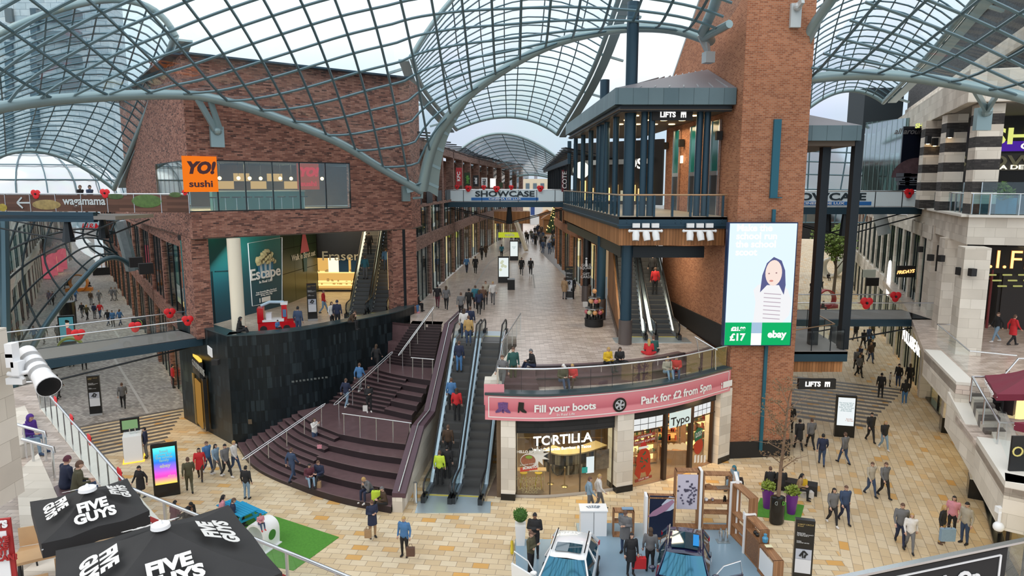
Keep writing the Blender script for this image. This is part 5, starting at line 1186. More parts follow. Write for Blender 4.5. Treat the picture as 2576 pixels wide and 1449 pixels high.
for i in range(12):
 t=i/11;row=[]
 for j in range(14):
  s=j/13;ang=s*1.35
  row.append(D(1990+200*t+60*t*math.sin(s*1.57),560-210*math.sin(ang)*(1-.05*t),70-4*t))
 rows.append(row)
q=MB();q.grid(rows);q.build('glazing',glass('hall_glass',(.75,.82,.84),.45,.08,.8),gh,smooth=50)
q=MB()
for r_ in rows[::2]:q.tube(r_,.07,5)
for j in range(0,14,2):q.tube([r_[j] for r_ in rows],.07,5)
q.build('grid',LATT,gh)
q=MB();q.tube([D(2160,345,64),D(2185,420,63.5),D(2205,500,63),D(2225,590,62.5)],.55,8);q.build('rib',mat('rib_grey',(.36,.39,.40),.5),gh,smooth=50)
q=MB();q.wall(D(2168,470,60)[:2],D(2268,470,56)[:2],13,19.5,.2);q.build('teal_glass_front',glass('hall_teal',(.42,.56,.54),.4,.06,.7),gh)
q=MB()
for k in range(9):p=lerp(D(2168,470,60),D(2268,470,56),k/8);q.beam((p.x,p.y-.15,13),(p.x,p.y-.15,19.5),.08,.2)
q.build('glass_fin',mat('fin_teal',(.20,.30,.30),.3),gh)
q=MB();q.box(D(2200,280,85),(4.6,4,5.0));one(q,'plant_tower',mat('plant_black',(.012,.022,.03),.6),'black box shaped building beyond the right glass canopy','building')
MC=Vector(G(2425,887,M)[:2])
mb=MB();e0,e1_=G(2325,885,M),G(2405,968,M);e2=G(2575,985,M)
mb.prism([xy(e0),xy(e1_),xy(e2),(34,31),(44,50),(34,62),(29,50),(27.2,46)],M-.4,M);struct(mb.build('floor_right_deck',PAVM))
for k,(s,w,lb) in enumerate(((0,1.15,'pale stone column nearest the right terrace stairs'),(6.6,1.15,'middle pale stone column under the cinema terrace'),(12.5,1.2,'furthest pale stone column under the cinema terrace by the glass bridge'))):
 p=MC+RD*s+RI*(.25*k);o=thing('stone_column',lb,'column',(*p,M));q=MB();q.box((p.x,p.y,(M+U-1.5)/2),(w,w,U-1.5-M),rz=math.atan2(RF.y,RF.x));q.build('shaft',STO,o)
for u,v,Y,lb in((2446,685,33.8,'black cube lamp on the front of the stone column nearest the stairs'),(2414,682,34.6,'black cube lamp on the left side of the stone column nearest the stairs'),(2368,650,40,'black cube lamp on the front of the middle stone column'),(2341,648,40.6,'black cube lamp on the left side of the middle stone column'),(2315,627,46,'black cube lamp on the furthest stone column')):
 q=MB();q.box(D(u,v,Y),(.26,.3,.38));one(q,'wall_lamp',BLKM,lb,'wall lamp')
mb=MB();f0,f1_=MC+RD*8+RI*3.2,MC+RD*8+RF*16;mb.wall(f0,f1_,M,U-1.5,.3);mb.wall(f0,MC+RD*24+RI*4,M,U-1.5,.3);struct(mb.build('wall_grill',mat('grill_dark',(.022,.016,.014),.5)))
fd=(f1_-f0).normalized();fd3=Vector((*fd,0));fn3=Vector((fd.y,-fd.x,0))
fs=thing('restaurant_sign',"bulb lettering of a FRiDAY'S restaurant sign glowing in the dark recess",'sign',V(2480,652,f0,f1_))
text("T.G.I.FRiDAY'S",V(2366,650,f0,f1_)+fn3*.25,1.55,fd3,UP,mat('bulb_letter_body',(.35,.16,.05),.4),fs,align='LEFT',bold=.02)
q=MB();p=V(2480,652,f0,f1_)+fn3*.2;q.wall(p-fd3*2.7,p+fd3*6,p.z-.8,p.z+.8,.06);q.build('fascia',BLKM,fs)
text("T.G.I.FRiDAY'S",V(2366,650,f0,f1_)+fn3*.29,1.55,fd3,UP,emit('bulb_glow',(1,.55,.18),2.3),fs,name='bulbs',align='LEFT',bold=-.012)
q=MB()
for u in(2402,2483):p=V(u,780,f0,f1_)+fn3*.2;q.box(p+UP*.6,(.1,.1,3.8))
q.box(V(2440,700,f0,f1_)+fn3*.2,(2.6,.1,.1));one(q,'door_frame',mat('dark_red_paint',(.16,.01,.01),.4),'dark red door frame under the glowing restaurant letters','door frame')
q=MB()
for k in range(8):q.box(V(2490+k*13,690+(k%3)*14,f0,f1_)+fn3*.3,(.5,.1,.08))
one(q,'bar_lamps',emit('bar_lamp',(.6,.6,.2),.7),'row of dim yellow bar lights inside the dark restaurant','light')
o=thing('restaurant_sign','small black projecting sign with orange script on the far stone column','sign',D(2278,690,50));q=MB();q.box(D(2278,683,50),(1.25,.2,.85));q.build('box',BLKM,o);text("FRiDAYS",D(2278,684,49.85),.34,(1,0,.1),UP,emit('script_orange',(1,.45,.15),2),o,shear=.2,bold=.01)
ZL=4.4
pa=thing('stone_parapet','pale stone parapet with wide cap along the right deck edge above the shops','parapet',e0)
q=MB();q.wall(e0,e1_,M-1.25,M+.02,.55,1);q.build('fascia',STO,pa);q=MB();q.wall(e0,e1_,M+.02,M+.14,.75,1);q.build('cap',MATS['cap_stone'],pa)
p0,p1=G(2384,985,5.05),G(2458,1120,4.0)
pa=thing('stone_parapet','sloping pale stone parapet following the right terrace stairs','parapet',p0)
q=MB();q.wall(p0,p1,(3.4,2.6),(p0.z-.15,p1.z-.15),.6,1);q.build('body',STO,pa);q=MB();q.wall(p0,p1,(p0.z-.15,p1.z-.15),(p0.z,p1.z),.8,1);q.build('cap',MATS['cap_stone'],pa)
q0,q1,q2=G(2457,1098,ZL+.2),G(2529,1210,ZL+.2),G(2640,1232,ZL+.2)
pa=thing('stone_parapet','pale stone corner parapet of the lower right terrace','parapet',q1)
q=MB();q.wall(q0,q1,ZL-1.5,ZL,.6,1);q.wall(q1,q2,ZL-1.5,ZL,.6,1);q.build('body',STO,pa);q=MB();q.wall(q0,q1,ZL,ZL+.2,1.3,1);q.wall(q1,q2,ZL,ZL+.2,.8,1);q.build('cap',MATS['cap_stone'],pa)
mb=MB();mb.prism([xy(q0),xy(q1),xy(q2),(30,22),(33,30),xy(e2),xy(e1_)],ZL-.3,ZL-.02);struct(mb.build('floor_lower_terrace',PAVM))
ts=thing('terrace_stairs','short flight of pale striped steps down to the lower right terrace','stairs',G(2460,1080,ZL))
a0,a1=G(2436,962,M),G(2480,962,M);b0,b1=G(2478,1092,ZL),G(2530,1092,ZL)
for k in range(8):
 t,t2=k/8,(k+1)/8;q=MB();q.prism([xy(lerp(a0,b0,t)),xy(lerp(a1,b1,t)),xy(lerp(a1,b1,t2)),xy(lerp(a0,b0,t2))],ZL-.02,M-(M-ZL)*(k+1)/9);q.build('step',[mat('step_pale',(.52,.48,.41),.5),mat('step_dark',(.10,.085,.075),.5)][k%2],ts)
tr_=thing('terrace_railing','glass railing with steel handrail along the right deck edge and its stairs','railing',e1_)
o_=Vector((.55,.1,0));g0,g1,g2=G(2356,870,M),G(2425,958,M),G(2470,960,M)
glass_rail(tr_,[xy(g0),xy(G(2433,945,M))],M+.05,1.1,1.3,posts=False)
q=MB();c_=G(2433,945,M);q.tube([c_+UP*1.15,G(2551,955,M)+UP*1.1],.04,8);q.tube([G(2353,868,M)+UP*1.15,G(2435,870,M)+UP*1.15],.04,8);q.build('side_rail',INOX,tr_)
a,b=G(2440,1010,M-.2),G(2506,1130,ZL)
q=MB();q.add([a+UP*.1,b+UP*.1,b+UP*1.0,a+UP*1.0],[(0,1,2,3)]);q.build('stair_glass',GLS,tr_);q=MB();q.tube([a+Vector((.6,0,1.05)),a+UP*1.05,b+UP*1.05,b+Vector((1.2,0,1.0))],.045,8);q.tube([a+UP*.6+Vector((.4,.5,.3)),a+Vector((1.7,.6,.9)),a+Vector((2.7,1.2,1.5)),a+Vector((3.3,1.2,1.5))],.04,8);q.build('stair_rail',INOX,tr_,smooth=50)
q=MB()
for p in(a,b,lerp(a,b,.5)):q.beam(p,p+UP*1.05,.05,.05)
q.build('post',INOX,tr_)
lt=thing('terrace_railing','frameless glass railing at the corner of the lower right terrace','railing',q1)
i_=Vector((.95,.25,0));r0,r1,r2=q0+i_,q1+Vector((.75,.75,0)),q2+Vector((0,.8,0))
glass_rail(lt,[xy(r0),xy(r1),xy(r2)],ZL+.2,1.1,1.2,posts=False,railm=GLS,rail_r=.015)
q=MB();w_=G(2500,1060,ZL);q.box(w_+Vector((.9,1.4,.5)),(1.6,.3,1.0),rz=-.9);one(q,'terrace_bench_wall',STPD,'long dark low wall on the lower right terrace beside the steps','low wall')
RS=[(27.6,44.6),(25.5,38.6),(21.6,30.2),(18.4,24.6),(16.0,19)]
rs_=thing('shopfront_row','row of lit glass shopfronts along the right side of the plaza','shopfront',(21.6,30.2,0))
for k,(a,b) in enumerate(zip(RS,RS[1:])):
 a,b=Vector(a),Vector(b);d=(b-a).normalized();n=Vector((-d.y,d.x))
 q=MB();q.wall(a+n*.6,b+n*.6,.1,3.6,.04);q.build('glass',GLD,rs_)
 q=MB()
 for t in(.02,.35,.68,.98):p=a.lerp(b,t)+n*.6;q.beam((*p,0),(*p,3.7),.1,.1)
 q.build('mullion',BLKM,rs_)
 q=MB();q.wall(a+n*3.4,b+n*3.4,0,3.6,.1);q.build('back_wall',[emit('shop_pale_glow',(1,.78,.42),.55),WARMS,emit('shop_pale_glow',(1,.78,.42),.55),WARMS][k],rs_)
 q=MB();q.wall(a+n*.5,b+n*.5,0,.12,.4);q.build('sill',BLK,rs_)
 if k in(1,2):q=MB();q.wall(a+n*.2,a+n*.2+d*.9,0,4.2,.9);q.build('pillar',STO,rs_);q=MB();q.wall(a+n*.2,a+n*.2+d*.92,0,.9,.94);q.build('pillar_base',BLK,rs_)
mb=MB()
for a,b in zip(RS,RS[1:]):a,b=Vector(a),Vector(b);n=Vector((-(b-a).y,(b-a).x)).normalized();mb.wall(a+n*.3,b+n*.3,3.6,4.5,.8)
struct(mb.build('wall_right_shops_head',STO))
mb=MB();mb.prism([(28.3,44.4),(26.2,38.4),(22.3,29.9),(19.1,24.3),(16.7,18.7),(26,16),(36,45)],.0,.012);struct(mb.build('floor_right_shops',mat('timber_floor',(.30,.18,.08),.4)))
q=MB();p=Vector(RS[2])+Vector((.25,-.05));q.box((p.x,p.y,1.5),(.8,.8,3.0),rz=-.4);one(q,'black_pillar',BLK,'glossy black pillar base under the lower right terrace','pillar')
for k,(y,c_,lb) in enumerate(((31.9,(.42,.30,.16),'dressed shop dummy in gold behind the right glass front'),(28.5,(.55,.02,.18),'dressed shop dummy in pink behind the right glass front'),(26.9,(.30,.34,.04),'dressed shop dummy in olive behind the right glass front'))):
 x=21.6+(y-30.2)*.55+1.7;o=thing('shop_dummy',lb,'mannequin',(x,y,.012),'dummies in the right window');q=MB();q.lathe((x,y),[(.25,.012),(.22,.05),(.05,.08),(.10,.8),(.17,1.0),(.13,1.2),(.2,1.42),(.06,1.5),(.05,1.56),(.09,1.66),(.02,1.78)],12);q.build('figure',mat('dummy_%d'%k,c_,.5),o,smooth=50)
for x,y,z,e_ in((19.8,26,3.4,40),(24.2,33.5,3.4,40),(31,40,10.6,30)):
 la=bpy.data.lights.new('window_lamp','AREA');la.energy=e_;la.size=2;la.color=(1,.75,.42);lo=bpy.data.objects.new('window_lamp',la);C.objects.link(lo);lo.location=(x,y,z)
FR2=[(27.6,44.8),(33,58),(39.5,74.7),(48,96),(61,128),(84,182)]
facade('wall_right_street',FR2,0,4.2,STO,[(4.1,1.4,.2),(10.6,.9,.2)],[(.2,4.0,GLD),(5.7,10.5,GLD)],-1,[RM1,RM4,RM5,RM4],toz=11.6)
facade('wall_right_street_left',[(18.2,52),(24,66),(31,84),(38,100),(50,130),(72,182)],0,5.0,STO,[(4.4,1.0,.2),(9.6,1.4,.2)],[(.2,4.2,GLD),(5.6,9.4,GLD)],1,[RM4,RM3],toz=11.4)
mb=MB();mb.wall((36,101),(50,97),6.5,12.5,1.0);struct(mb.build('wall_right_street_end',mat('end_dark',(.02,.02,.022),.6)))
o=thing('shop_sign','white lit lettering PULL&BEAR along the right shop fascia','sign',(24.6,36.5,3.8));text('PULL&BEAR',V(2307,862,(27.0,45.2),(24.2,38))+Vector((-.35,.1,0)),1.05,(-.36,-1,0),UP,emit('pb_letters',(1,.98,.95),2.2),o,bold=.02)
o=thing('shop_sign','white round 0 shaped lit sign on the right street wall','sign',V(2249,700,*FR2[:2]));p=V(2249,700,*FR2[:2])+Vector((-.4,.1,0));q=MB();q.tube([p+Vector((.2,.5,0))*math.cos(t)+UP*1.5*math.sin(t) for t in[k*6.283/20 for k in range(20)]],.09,6,closed=True);q.build('ring',emit('ring_white',(1,.97,.92),1.6),o)
for u,v,Y,lb,m_ in((2187,688,62,'upper pale projecting shop sign on the right street',mat('sign_pale',(.42,.45,.40),.5)),(2194,709,58,'lower black projecting shop sign on the right street',BLKM)):q=MB();q.box(D(u,v,Y),(1.1,.15,.7));one(q,'projecting_sign',m_,lb,'sign')
# ---- street furniture seen down the right street
tr3=thing('street_tree','leafy green street tree down the right street beneath the bridge','tree',(41,88,0))
p=D(2100,690,88);q=MB();q.tube([(p.x,88,0),(p.x+.1,88,3.2),(p.x-.1,88,5.5)],[.22,.17,.1],8)
for k in range(7):a=k*.9;q.tube([(p.x,88,3.2+k*.3),(p.x+1.6*math.cos(a),88+1.6*math.sin(a),5.4+k*.4)],[.08,.03],6)
q.build('trunk',mat('bark',(.09,.07,.05),.9),tr3)
q=MB()
for k in range(9):leafy(q,(p.x+random.uniform(-1.7,1.7),88+random.uniform(-1.5,1.5),random.uniform(4.8,8.4)),1.5,170,.42)
q.build('crown',mat('tree_green',(.13,.20,.03),.6,noise=.5,nscale=4),tr3);tr3.location.x=p.x
for k in list(tr3.children):k.matrix_parent_inverse=Matrix.Translation((-p.x,-88,0))
tn=thing('ring_tunnel','white ringed tunnel seat with a person inside down the right street','play tunnel',G(2085,700,0));b=G(2083,699,0)
for k in range(6):q=MB();q.tube([b+Vector((k*.42,k*.55,1.5))+Vector((1.45*math.sin(t),.2*math.sin(t),-1.45*math.cos(t))) for t in[j*6.283/22 for j in range(22)]],.2,8,closed=True);q.build('ring',mat('tunnel_white',(.75,.72,.66),.4),tn,smooth=50)
def loop_seat(label,p,r,w,m,bench=True,rz=0.0):
 o=thing('loop_seat',label,'seat',p);q=MB();n=28;mt=Matrix.Rotation(rz,3,'Z')
 for rr in(r,r-.14):q.grid([[Vector(p)+mt@Vector((rr*math.sin(t)+(t/6.283-.5)*w*.9*0,-w/2+k*w+(t/6.283-.5)*.5,r-rr*math.cos(t))) for k in(0,1)] for t in[j*6.283/n for j in range(n+1)]],flip=rr<r)
 for k in(0,1):q.grid([[Vector(p)+mt@Vector((rr*math.sin(t),-w/2+k*w+(t/6.283-.5)*.5,r-rr*math.cos(t))) for rr in(r,r-.14)] for t in[j*6.283/n for j in range(n+1)]],flip=k==0)
 q.build('loop',m,o,smooth=50)
 if bench:q=MB();q.box(Vector(p)+UP*.22,(r*2.7,w,.44),rz=rz);q.build('bench',m,o)
 return o
ORG=mat('loop_orange',(.62,.20,.02),.4);REDL=mat('loop_red',(.30,.015,.02),.4);LIME=mat('loop_lime',(.30,.36,.01),.4)
loop_seat('big orange loop seat far down the left street',G(200,732,0),1.15,.9,ORG,True,.3);loop_seat('red loop seat down the right street behind the steel posts',G(2075,775,0),1.1,.7,REDL,True,.2);loop_seat('lime yellow loop seat half hidden under the left glass bridge',G(180,905,0),.95,.8,LIME,True,.5)
# =====================================================  LEFT STREET
LL0=YC+LD*1.0
LS=Vector((-.655,1)).normalized();lf=[xy(YC+LD*s+LN*-.2) for s in(4.8,10)]+[xy(YC+LD*10+LN*-.2+LS*s) for s in(12,32,60,90)]
facade('wall_left_street',lf,0,7.4,BRK,[(4.9,1.05,.15),(10.5,.9,.1)],[(.15,4.8,GLD),(6.0,10.4,GLD)],-1,[RM1,RM4,RM1,RM6,RM5,RM2],toz=11.4)
ja=lambda s,z,o=.1:Vector((*(YC+LD*s-LN*o),z))
LDv=Vector((*LD,0));LNv=Vector((*LN,0))
gsn=thing('jeweller_front','jewellery shop front with a GOLDSMITHS fascia and gold light on the left street corner','shopfront',ja(3,0))
q=MB();q.wall(ja(.8,0)[:2],ja(4.6,0)[:2],3.3,4.2,.2);q.build('fascia',BLKM,gsn);text('GOLDSMITHS',V(498,925,ja(.8,0,-.3)[:2],ja(4.6,0,-.3)[:2]),.52,-LDv,UP,mat('goldsmith_letters',(.30,.29,.26),.4),gsn)
q=MB();q.wall(ja(.9,0,0)[:2],ja(2.2,0,0)[:2],.3,3.0,.08);q.build('lit_window',emit('gold_window',(.8,.42,.10),.4),gsn);q=MB();q.wall(ja(2.4,0,0)[:2],ja(4.5,0,0)[:2],.1,3.2,.08);q.build('patterned_door',mat('gold_door',(.16,.11,.03),.4,noise=.5,nscale=8),gsn)
q=MB();q.wall(ja(.8,0)[:2],ja(5,0)[:2],4.25,4.4,.15);q.build('cove_light',emit('gold_cove',(1,.6,.1),1.2),gsn)
q=MB();q.wall(ja(.6,0,.2)[:2],ja(.9,0,.2)[:2],.2,3.3,.2);q.build('side_panel',BLK,gsn)
la=bpy.data.lights.new('jeweller_lamp','AREA');la.energy=70;la.size=1.5;la.color=(1,.7,.3);lo=bpy.data.objects.new('jeweller_lamp',la);C.objects.link(lo);lo.location=ja(3,3.8,-1.4)
q=MB();p=V(528,884,xy(ja(0,0,-.3)),xy(ja(4,0,-.3)));q.box(p,(.05,.9,.45),rz=math.atan2(LD.y,LD.x)-1.57);one(q,'street_name_plate',WHT,'small white street name plate below the slate wall corner','sign')
q=MB();p=V(543,911,xy(ja(0,0,-.4)),xy(ja(4,0,-.4)));q.box(p,(.3,.3,.25));one(q,'wall_camera',BLKM,'black box lamp on the brick edge beside the jeweller front','wall lamp')
for s,z,lb in((11,3.6,'black square projecting sign with a ring nearest the jeweller'),(19,3.6,'black square projecting sign with a ring further along the left street shops')):
 p=ja(s,z,-.7);o=thing('projecting_sign',lb,'sign',p);q=MB();q.box(p,(1.0,.12,1.0),rz=.5);q.build('box',BLKM,o);q=MB();q.tube([p+Vector((.28*math.cos(t),-.1,.28*math.sin(t))) for t in[k*.52 for k in range(12)]],.03,5,closed=True);q.build('ring',mat('sign_lime',(.35,.42,.1),.5),o)
for s,lb in((14.5,'black loudspeaker box hung on the left street brick wall, nearer one'),(19.5,'black loudspeaker box hung on the left street brick wall, further one')):q=MB();q.box(ja(s,8.3,-.5),(.9,.6,.75),rz=.6);one(q,'loudspeaker',BLKM,lb,'speaker')
ll=[(-33.2,43.2),(-44.5,59.5),(-58,82),(-72,104),(-84,130)]
facade('wall_left_street_west',ll,0,5.5,PLAS,[(4.6,1.2,.2),(9.8,2.2,.2)],[(.15,4.5,GLD),(5.9,9.7,GLD)],1,[RM5,RM4,RM3,RM4],toz=12.0)
nx=thing('fashion_shopfront','shop front with black fascia reading next and pink framed doors far down the left street','shopfront',V(120,650,ll[2],ll[3]))
n_=Vector((.83,-.55,0))*.7;p=V(122,618,ll[3],ll[4]);d_=Vector((ll[4][0]-ll[3][0],ll[4][1]-ll[3][1],0)).normalized()
q=MB();q.wall(p-d_*7+n_*2,p+d_*14+n_*2,3.4,6.2,.3);q.build('fascia',mat('next_black',(.012,.016,.018),.4),nx);text('next',Vector((p.x,p.y,4.8))+n_*2.6,2.2,(.8,.5,0),UP,mat('next_letters',(.50,.55,.52),.5),nx,bold=.012)
for s in(-4,5):
 q=MB()
 for a,b in(((s-2,.1),(s-2,3.5)),((s+2,.1),(s+2,3.5)),((s-2,3.2),(s+2,3.2))):q.beam(Vector((p.x,p.y,a[1]))+d_*a[0]+n_*2.2,Vector((p.x,p.y,b[1]))+d_*b[0]+n_*2.2,1.0,.8)
 q.build('pink_frame',emit('pink_frame',(.85,.14,.20),.75),nx)
q=MB();q.box(Vector((p.x,p.y,1.7))+d_*.5+n_*2.0,(.6,2.4,2.4),rz=.6);q.build('lit_display',WARMS,nx)
o=thing('shop_sign','small red script shop sign far up the left street','sign',D(228,572,110));text('H&M',D(228,571,110),1.5,(1,0,0),UP,emit('hm_red',(.75,.02,.03),.8),o,bold=.02,shear=.3)
gsx=thing('glass_end_screen','sloping glass end screen with dark lattice and an arched foot over the left street','glass screen',D(20,1000,44))
topc=[D(2,545,45),D(110,546,51),D(215,552,56),D(300,556,59)];botc=[D(18,1045,42),D(45,950,43.5),D(95,850,45.5),D(150,770,48),D(205,706,51.5),D(250,660,54.5),D(285,648,57),D(310,655,58.5),D(332,672,59.5)]
tc_,bc_=smooth_curve(topc,30),smooth_curve(botc,30);rows=[[lerp(a,b,j/9)+Vector((-.5,-1.0,0))*math.sin(j/9*3.14) for j in range(10)] for a,b in zip(tc_,bc_)]
q=MB();q.grid(rows);q.build('glazing',glass('screen_glass',(.66,.74,.76),.14,.03,.5),gsx,smooth=50)
DKL=mat('dark_lattice',(.03,.05,.06),.4,.3);q=MB()
for i in range(0,30,4):q.tube(rows[i],.07,5)
for j in range(0,10,2):q.tube([r_[j] for r_ in rows],.075,5)
q.build('lattice',DKL,gsx);q=MB();q.tube(bc_,.2,8);q.build('foot_arch',mat('arch_grey_blue',(.08,.15,.19),.35,.4),gsx,smooth=50)
q=MB();q.tube([D(10,545,44),D(14,800,43),D(20,1045,42)],.28,8);q.build('side_post',MATS['arch_grey_blue'],gsx)
q=MB();q.tube([D(300,556,59),D(318,620,59.3),D(332,680,59.6)],.5,6);q.build('grey_fin',mat('fin_weathered',(.26,.30,.32),.7,noise=.3),gsx)
dm=thing('glass_dome','pale silvery glass dome roof seen beyond the left canopy','dome',(-62,90,13));q=MB();c_=D(85,486,88);q.ball(c_,(10.5,8,5.6),26,12);q.f=[f for f in q.f if min(q.v[i][2] for i in f)>c_.z-.1];q.mi=[0]*len(q.f);q.build('shell',mat('dome_silver',(.62,.66,.68),.15,.55),dm,smooth=60)
q=MB();c_=D(85,486,88)
for k in range(10):t=k*.314;q.tube([c_+Vector((10.6*math.cos(t)*math.cos(f),8.1*math.sin(t)*math.cos(f),5.7*math.sin(f))) for f in[j*3.1416/14 for j in range(15)]],.07,5)
for f in(.3,.65,1.0):q.tube([c_+Vector((10.6*math.cos(f)*math.cos(t),8.1*math.cos(f)*math.sin(t),5.7*math.sin(f))) for t in[j*6.283/30 for j in range(30)]],.07,5,closed=True)
q.build('ribs',LATT,dm)
tb=thing('apartment_tower','tall white tiled apartment tower with small dark windows behind the left glass roof','building',(-165,245,0))
CLAD=blocks('white_tiles',[(0,(.40,.52,.58)),(1,(.58,.68,.72))],(.25,.34,.40),4.0,2.0,.08,rough=.35)
q=MB();P_=[xy(D(u,300,Y)) for u,Y in((-260,250),(60,230),(190,230),(290,238),(330,255),(100,300))];q.prism(P_,-.4,150);q.build('walls',CLAD,tb)
wa,wb_=D(60,300,87.9),D(190,300,87.9)
for r_ in range(9):
 for cx in(28,92):
  v=40+r_*42;p=D(cx,v,230) if cx>60 else V(cx,v,P_[0],P_[1]);q=MB();q.box(p+Vector((0,-.6,0)),(2.3,1.3,4.2));q.build('window',mat('tower_window',(.06,.12,.16),.2),tb)
for v,z in((40,0),(92,0),(150,0),(210,0)):q=MB();p=D(150,v,229);q.box(p,(13.6,2.1,3.1));q.build('balcony_recess',mat('balcony_grey',(.12,.17,.20),.5),tb)
# =====================================================  CENTRAL STREET, distance
def bldg(label,u0,u1,vtop,Y,m,name='building',rows_=0,cols_=0,dep=14,wm=None):
 a,b=D(u0,vtop,Y),D(u1,vtop,Y);o=thing(name,label,'building',((a.x+b.x)/2,Y+dep/2,0));q=MB();q.box(((a.x+b.x)/2,Y+dep/2,a.z/2),(b.x-a.x,dep,a.z));q.build('walls',m,o)
 for i in range(rows_):
  for j in range(cols_):q=MB();q.box((a.x+(b.x-a.x)*(j+.5)/cols_,Y-.05,a.z-2-i*3.2),((b.x-a.x)/cols_*.5,.2,1.6));q.build('window',wm or mat('far_window',(.10,.15,.19),.3),o)
 return o
bldg('pale cream building with small windows closing the view under the far canopy',1318,1392,450,190,mat('cream_far',(.62,.55,.42),.8),rows_=2,cols_=4)
bldg('red roofed brick building in the far distance left of the cream one',1196,1262,447,230,mat('far_red',(.34,.20,.17),.8),rows_=1,cols_=5)
bldg('grey office block in the far distance at the end of the street',1262,1330,440,260,mat('far_grey',(.30,.34,.38),.7),rows_=3,cols_=6)
bldg('white rendered shop block with blue sign lettering at the street end',1335,1365,520,150,mat('far_white',(.55,.57,.58),.7))
bldg('brick shop block with glass front on the left at the street end',1215,1290,505,146,mat('far_brick',(.26,.20,.17),.8),rows_=2,cols_=5,wm=mat('far_teal',(.12,.22,.20),.3))
o=thing('street_sign','small blue vertical shop sign far up the central street','sign',D(1340,530,140));q=MB();q.box(D(1340,525,140),(.8,.3,2.6));q.build('board',mat('far_blue',(.02,.06,.22),.5),o)
sp3=thing('church_spire','tiny church spire on the skyline above the far canopy','spire',D(1348,440,300));q=MB();p=D(1348,380,300);q.lathe((p.x,300),[(.7,-.4),(.7,p.z-2),(.5,p.z-1.5),(.05,p.z+2)],8);q.build('tower',mat('spire_grey',(.30,.30,.34),.8),sp3)
ft=thing('christmas_tree','lit christmas tree beside wooden market huts far up the central street','tree',G(1402,597,M));p=G(1402,597,M);q=MB();q.lathe(xy(p),[(.1,M),(.1,M+.8),(1.9,M+.8),(.05,M+7.4)],14);q.build('crown',mat('fir',(.03,.06,.02),.8,noise=.5,nscale=5),ft)
q=MB()
for k in range(120):t=random.random();a=random.random()*6.28;r_=1.9*(1-t)+.08;q.ball((p.x+r_*math.cos(a),p.y+r_*math.sin(a),M+.8+6.6*t),.09,5,3)
q.build('lights',emit('tree_lights',(1,.62,.22),2.2),ft);ft.children[-1]['kind']='stuff'
for u,v,lb in((1376,577,'further wooden market hut with pitched roof left of the christmas tree'),(1388,588,'nearer wooden market hut with pitched roof in front of the christmas tree')):
 p=G(u,v,M);o=thing('market_hut',lb,'hut',p);q=MB();q.box(p+UP*1.3,(3.0,2.4,2.6));q.build('walls',mat('hut_wood',(.28,.13,.05),.7),o);q=MB();q.prism([(p.x-1.9,p.y-1.5),(p.x+1.9,p.y-1.5),(p.x+1.9,p.y+1.5),(p.x-1.9,p.y+1.5)],M+2.6,M+2.7);q.add([(p.x-1.9,p.y-1.5,M+2.7),(p.x+1.9,p.y-1.5,M+2.7),(p.x,p.y-1.5,M+3.9),(p.x-1.9,p.y+1.5,M+2.7),(p.x+1.9,p.y+1.5,M+2.7),(p.x,p.y+1.5,M+3.9)],[(0,1,2),(5,4,3),(0,2,5,3),(2,1,4,5)]);q.build('roof',mat('hut_roof',(.34,.15,.05),.7),o)
bs=thing('street_stairs','timber clad gallery end with glass sided stairs far along the left of the street','stairs',G(1275,628,M))
q=MB();a=D(1258,590,92);q.box((a.x+1.6,93,9.9),(4.8,3,1.6));q.build('timber_box',WOOD,bs);q=MB();q.add([D(1293,560,90),D(1300,560,90),D(1330,632,88),D(1322,632,88)],[(0,1,2,3)]);q.beam(D(1298,556,90),D(1324,630,88),.3,.5);q.build('stair_flight',mat('stair_pale',(.62,.55,.44),.5),bs)
o=thing('shop_sign','yellow lit shop sign under the timber gallery end','sign',D(1282,592,92));q=MB();q.box(D(1282,591,91),(3.0,.2,.7));q.build('board',emit('board_yellow',(.55,.62,.04),.8),o);text('wallis',D(1282,591,90.8),.6,(1,0,0),UP,WHT,o,bold=.01)
for u0,u1,v0,v1,Y,m_,t,lb,tm in((1084,1096,408,467,52,mat('sign_sun',(.80,.50,.02),.5),'','yellow projecting gallery sign beside the arch foot',None),(1147,1162,422,466,60,mat('sign_red',(.42,.02,.03),.5),'KFC','red vertical KFC gallery sign',WHT),(1168,1183,434,469,66,mat('sign_dkgreen',(.015,.035,.012),.5),'jungle','dark green vertical gallery sign with small green lettering',mat('lt_green',(.12,.38,.06),.5)),(1190,1204,441,469,70,BLKM,'sabai','black vertical gallery sign with white script',WHT),(1211,1226,447,470,74,WHT,'NAILS','white vertical NAILS gallery sign',BLKM),(1233,1247,449,472,78,mat('sign_white',(.72,.75,.78),.5),'','blank white vertical gallery sign',None),(1256,1265,459,472,84,mat('sign_dkgreen',(.015,.035,.012),.5),'','small dark green gallery sign furthest along',None)):
 a,b=D(u0,v0,Y),D(u1,v1,Y);o=thing('projecting_sign',lb,'sign',((a.x+b.x)/2,Y,b.z));q=MB();q.box(((a.x+b.x)/2,Y,(a.z+b.z)/2),(b.x-a.x,.3,a.z-b.z));q.build('board',m_,o)
 if t:text(t,((a.x+b.x)/2,Y-.17,(a.z+b.z)/2),(b.x-a.x)*.75,(0,0,1),(-1,0,0),tm,o,bold=.012,wide=min(1.2,(a.z-b.z)*.82/(len(t)*(b.x-a.x)*.42)))
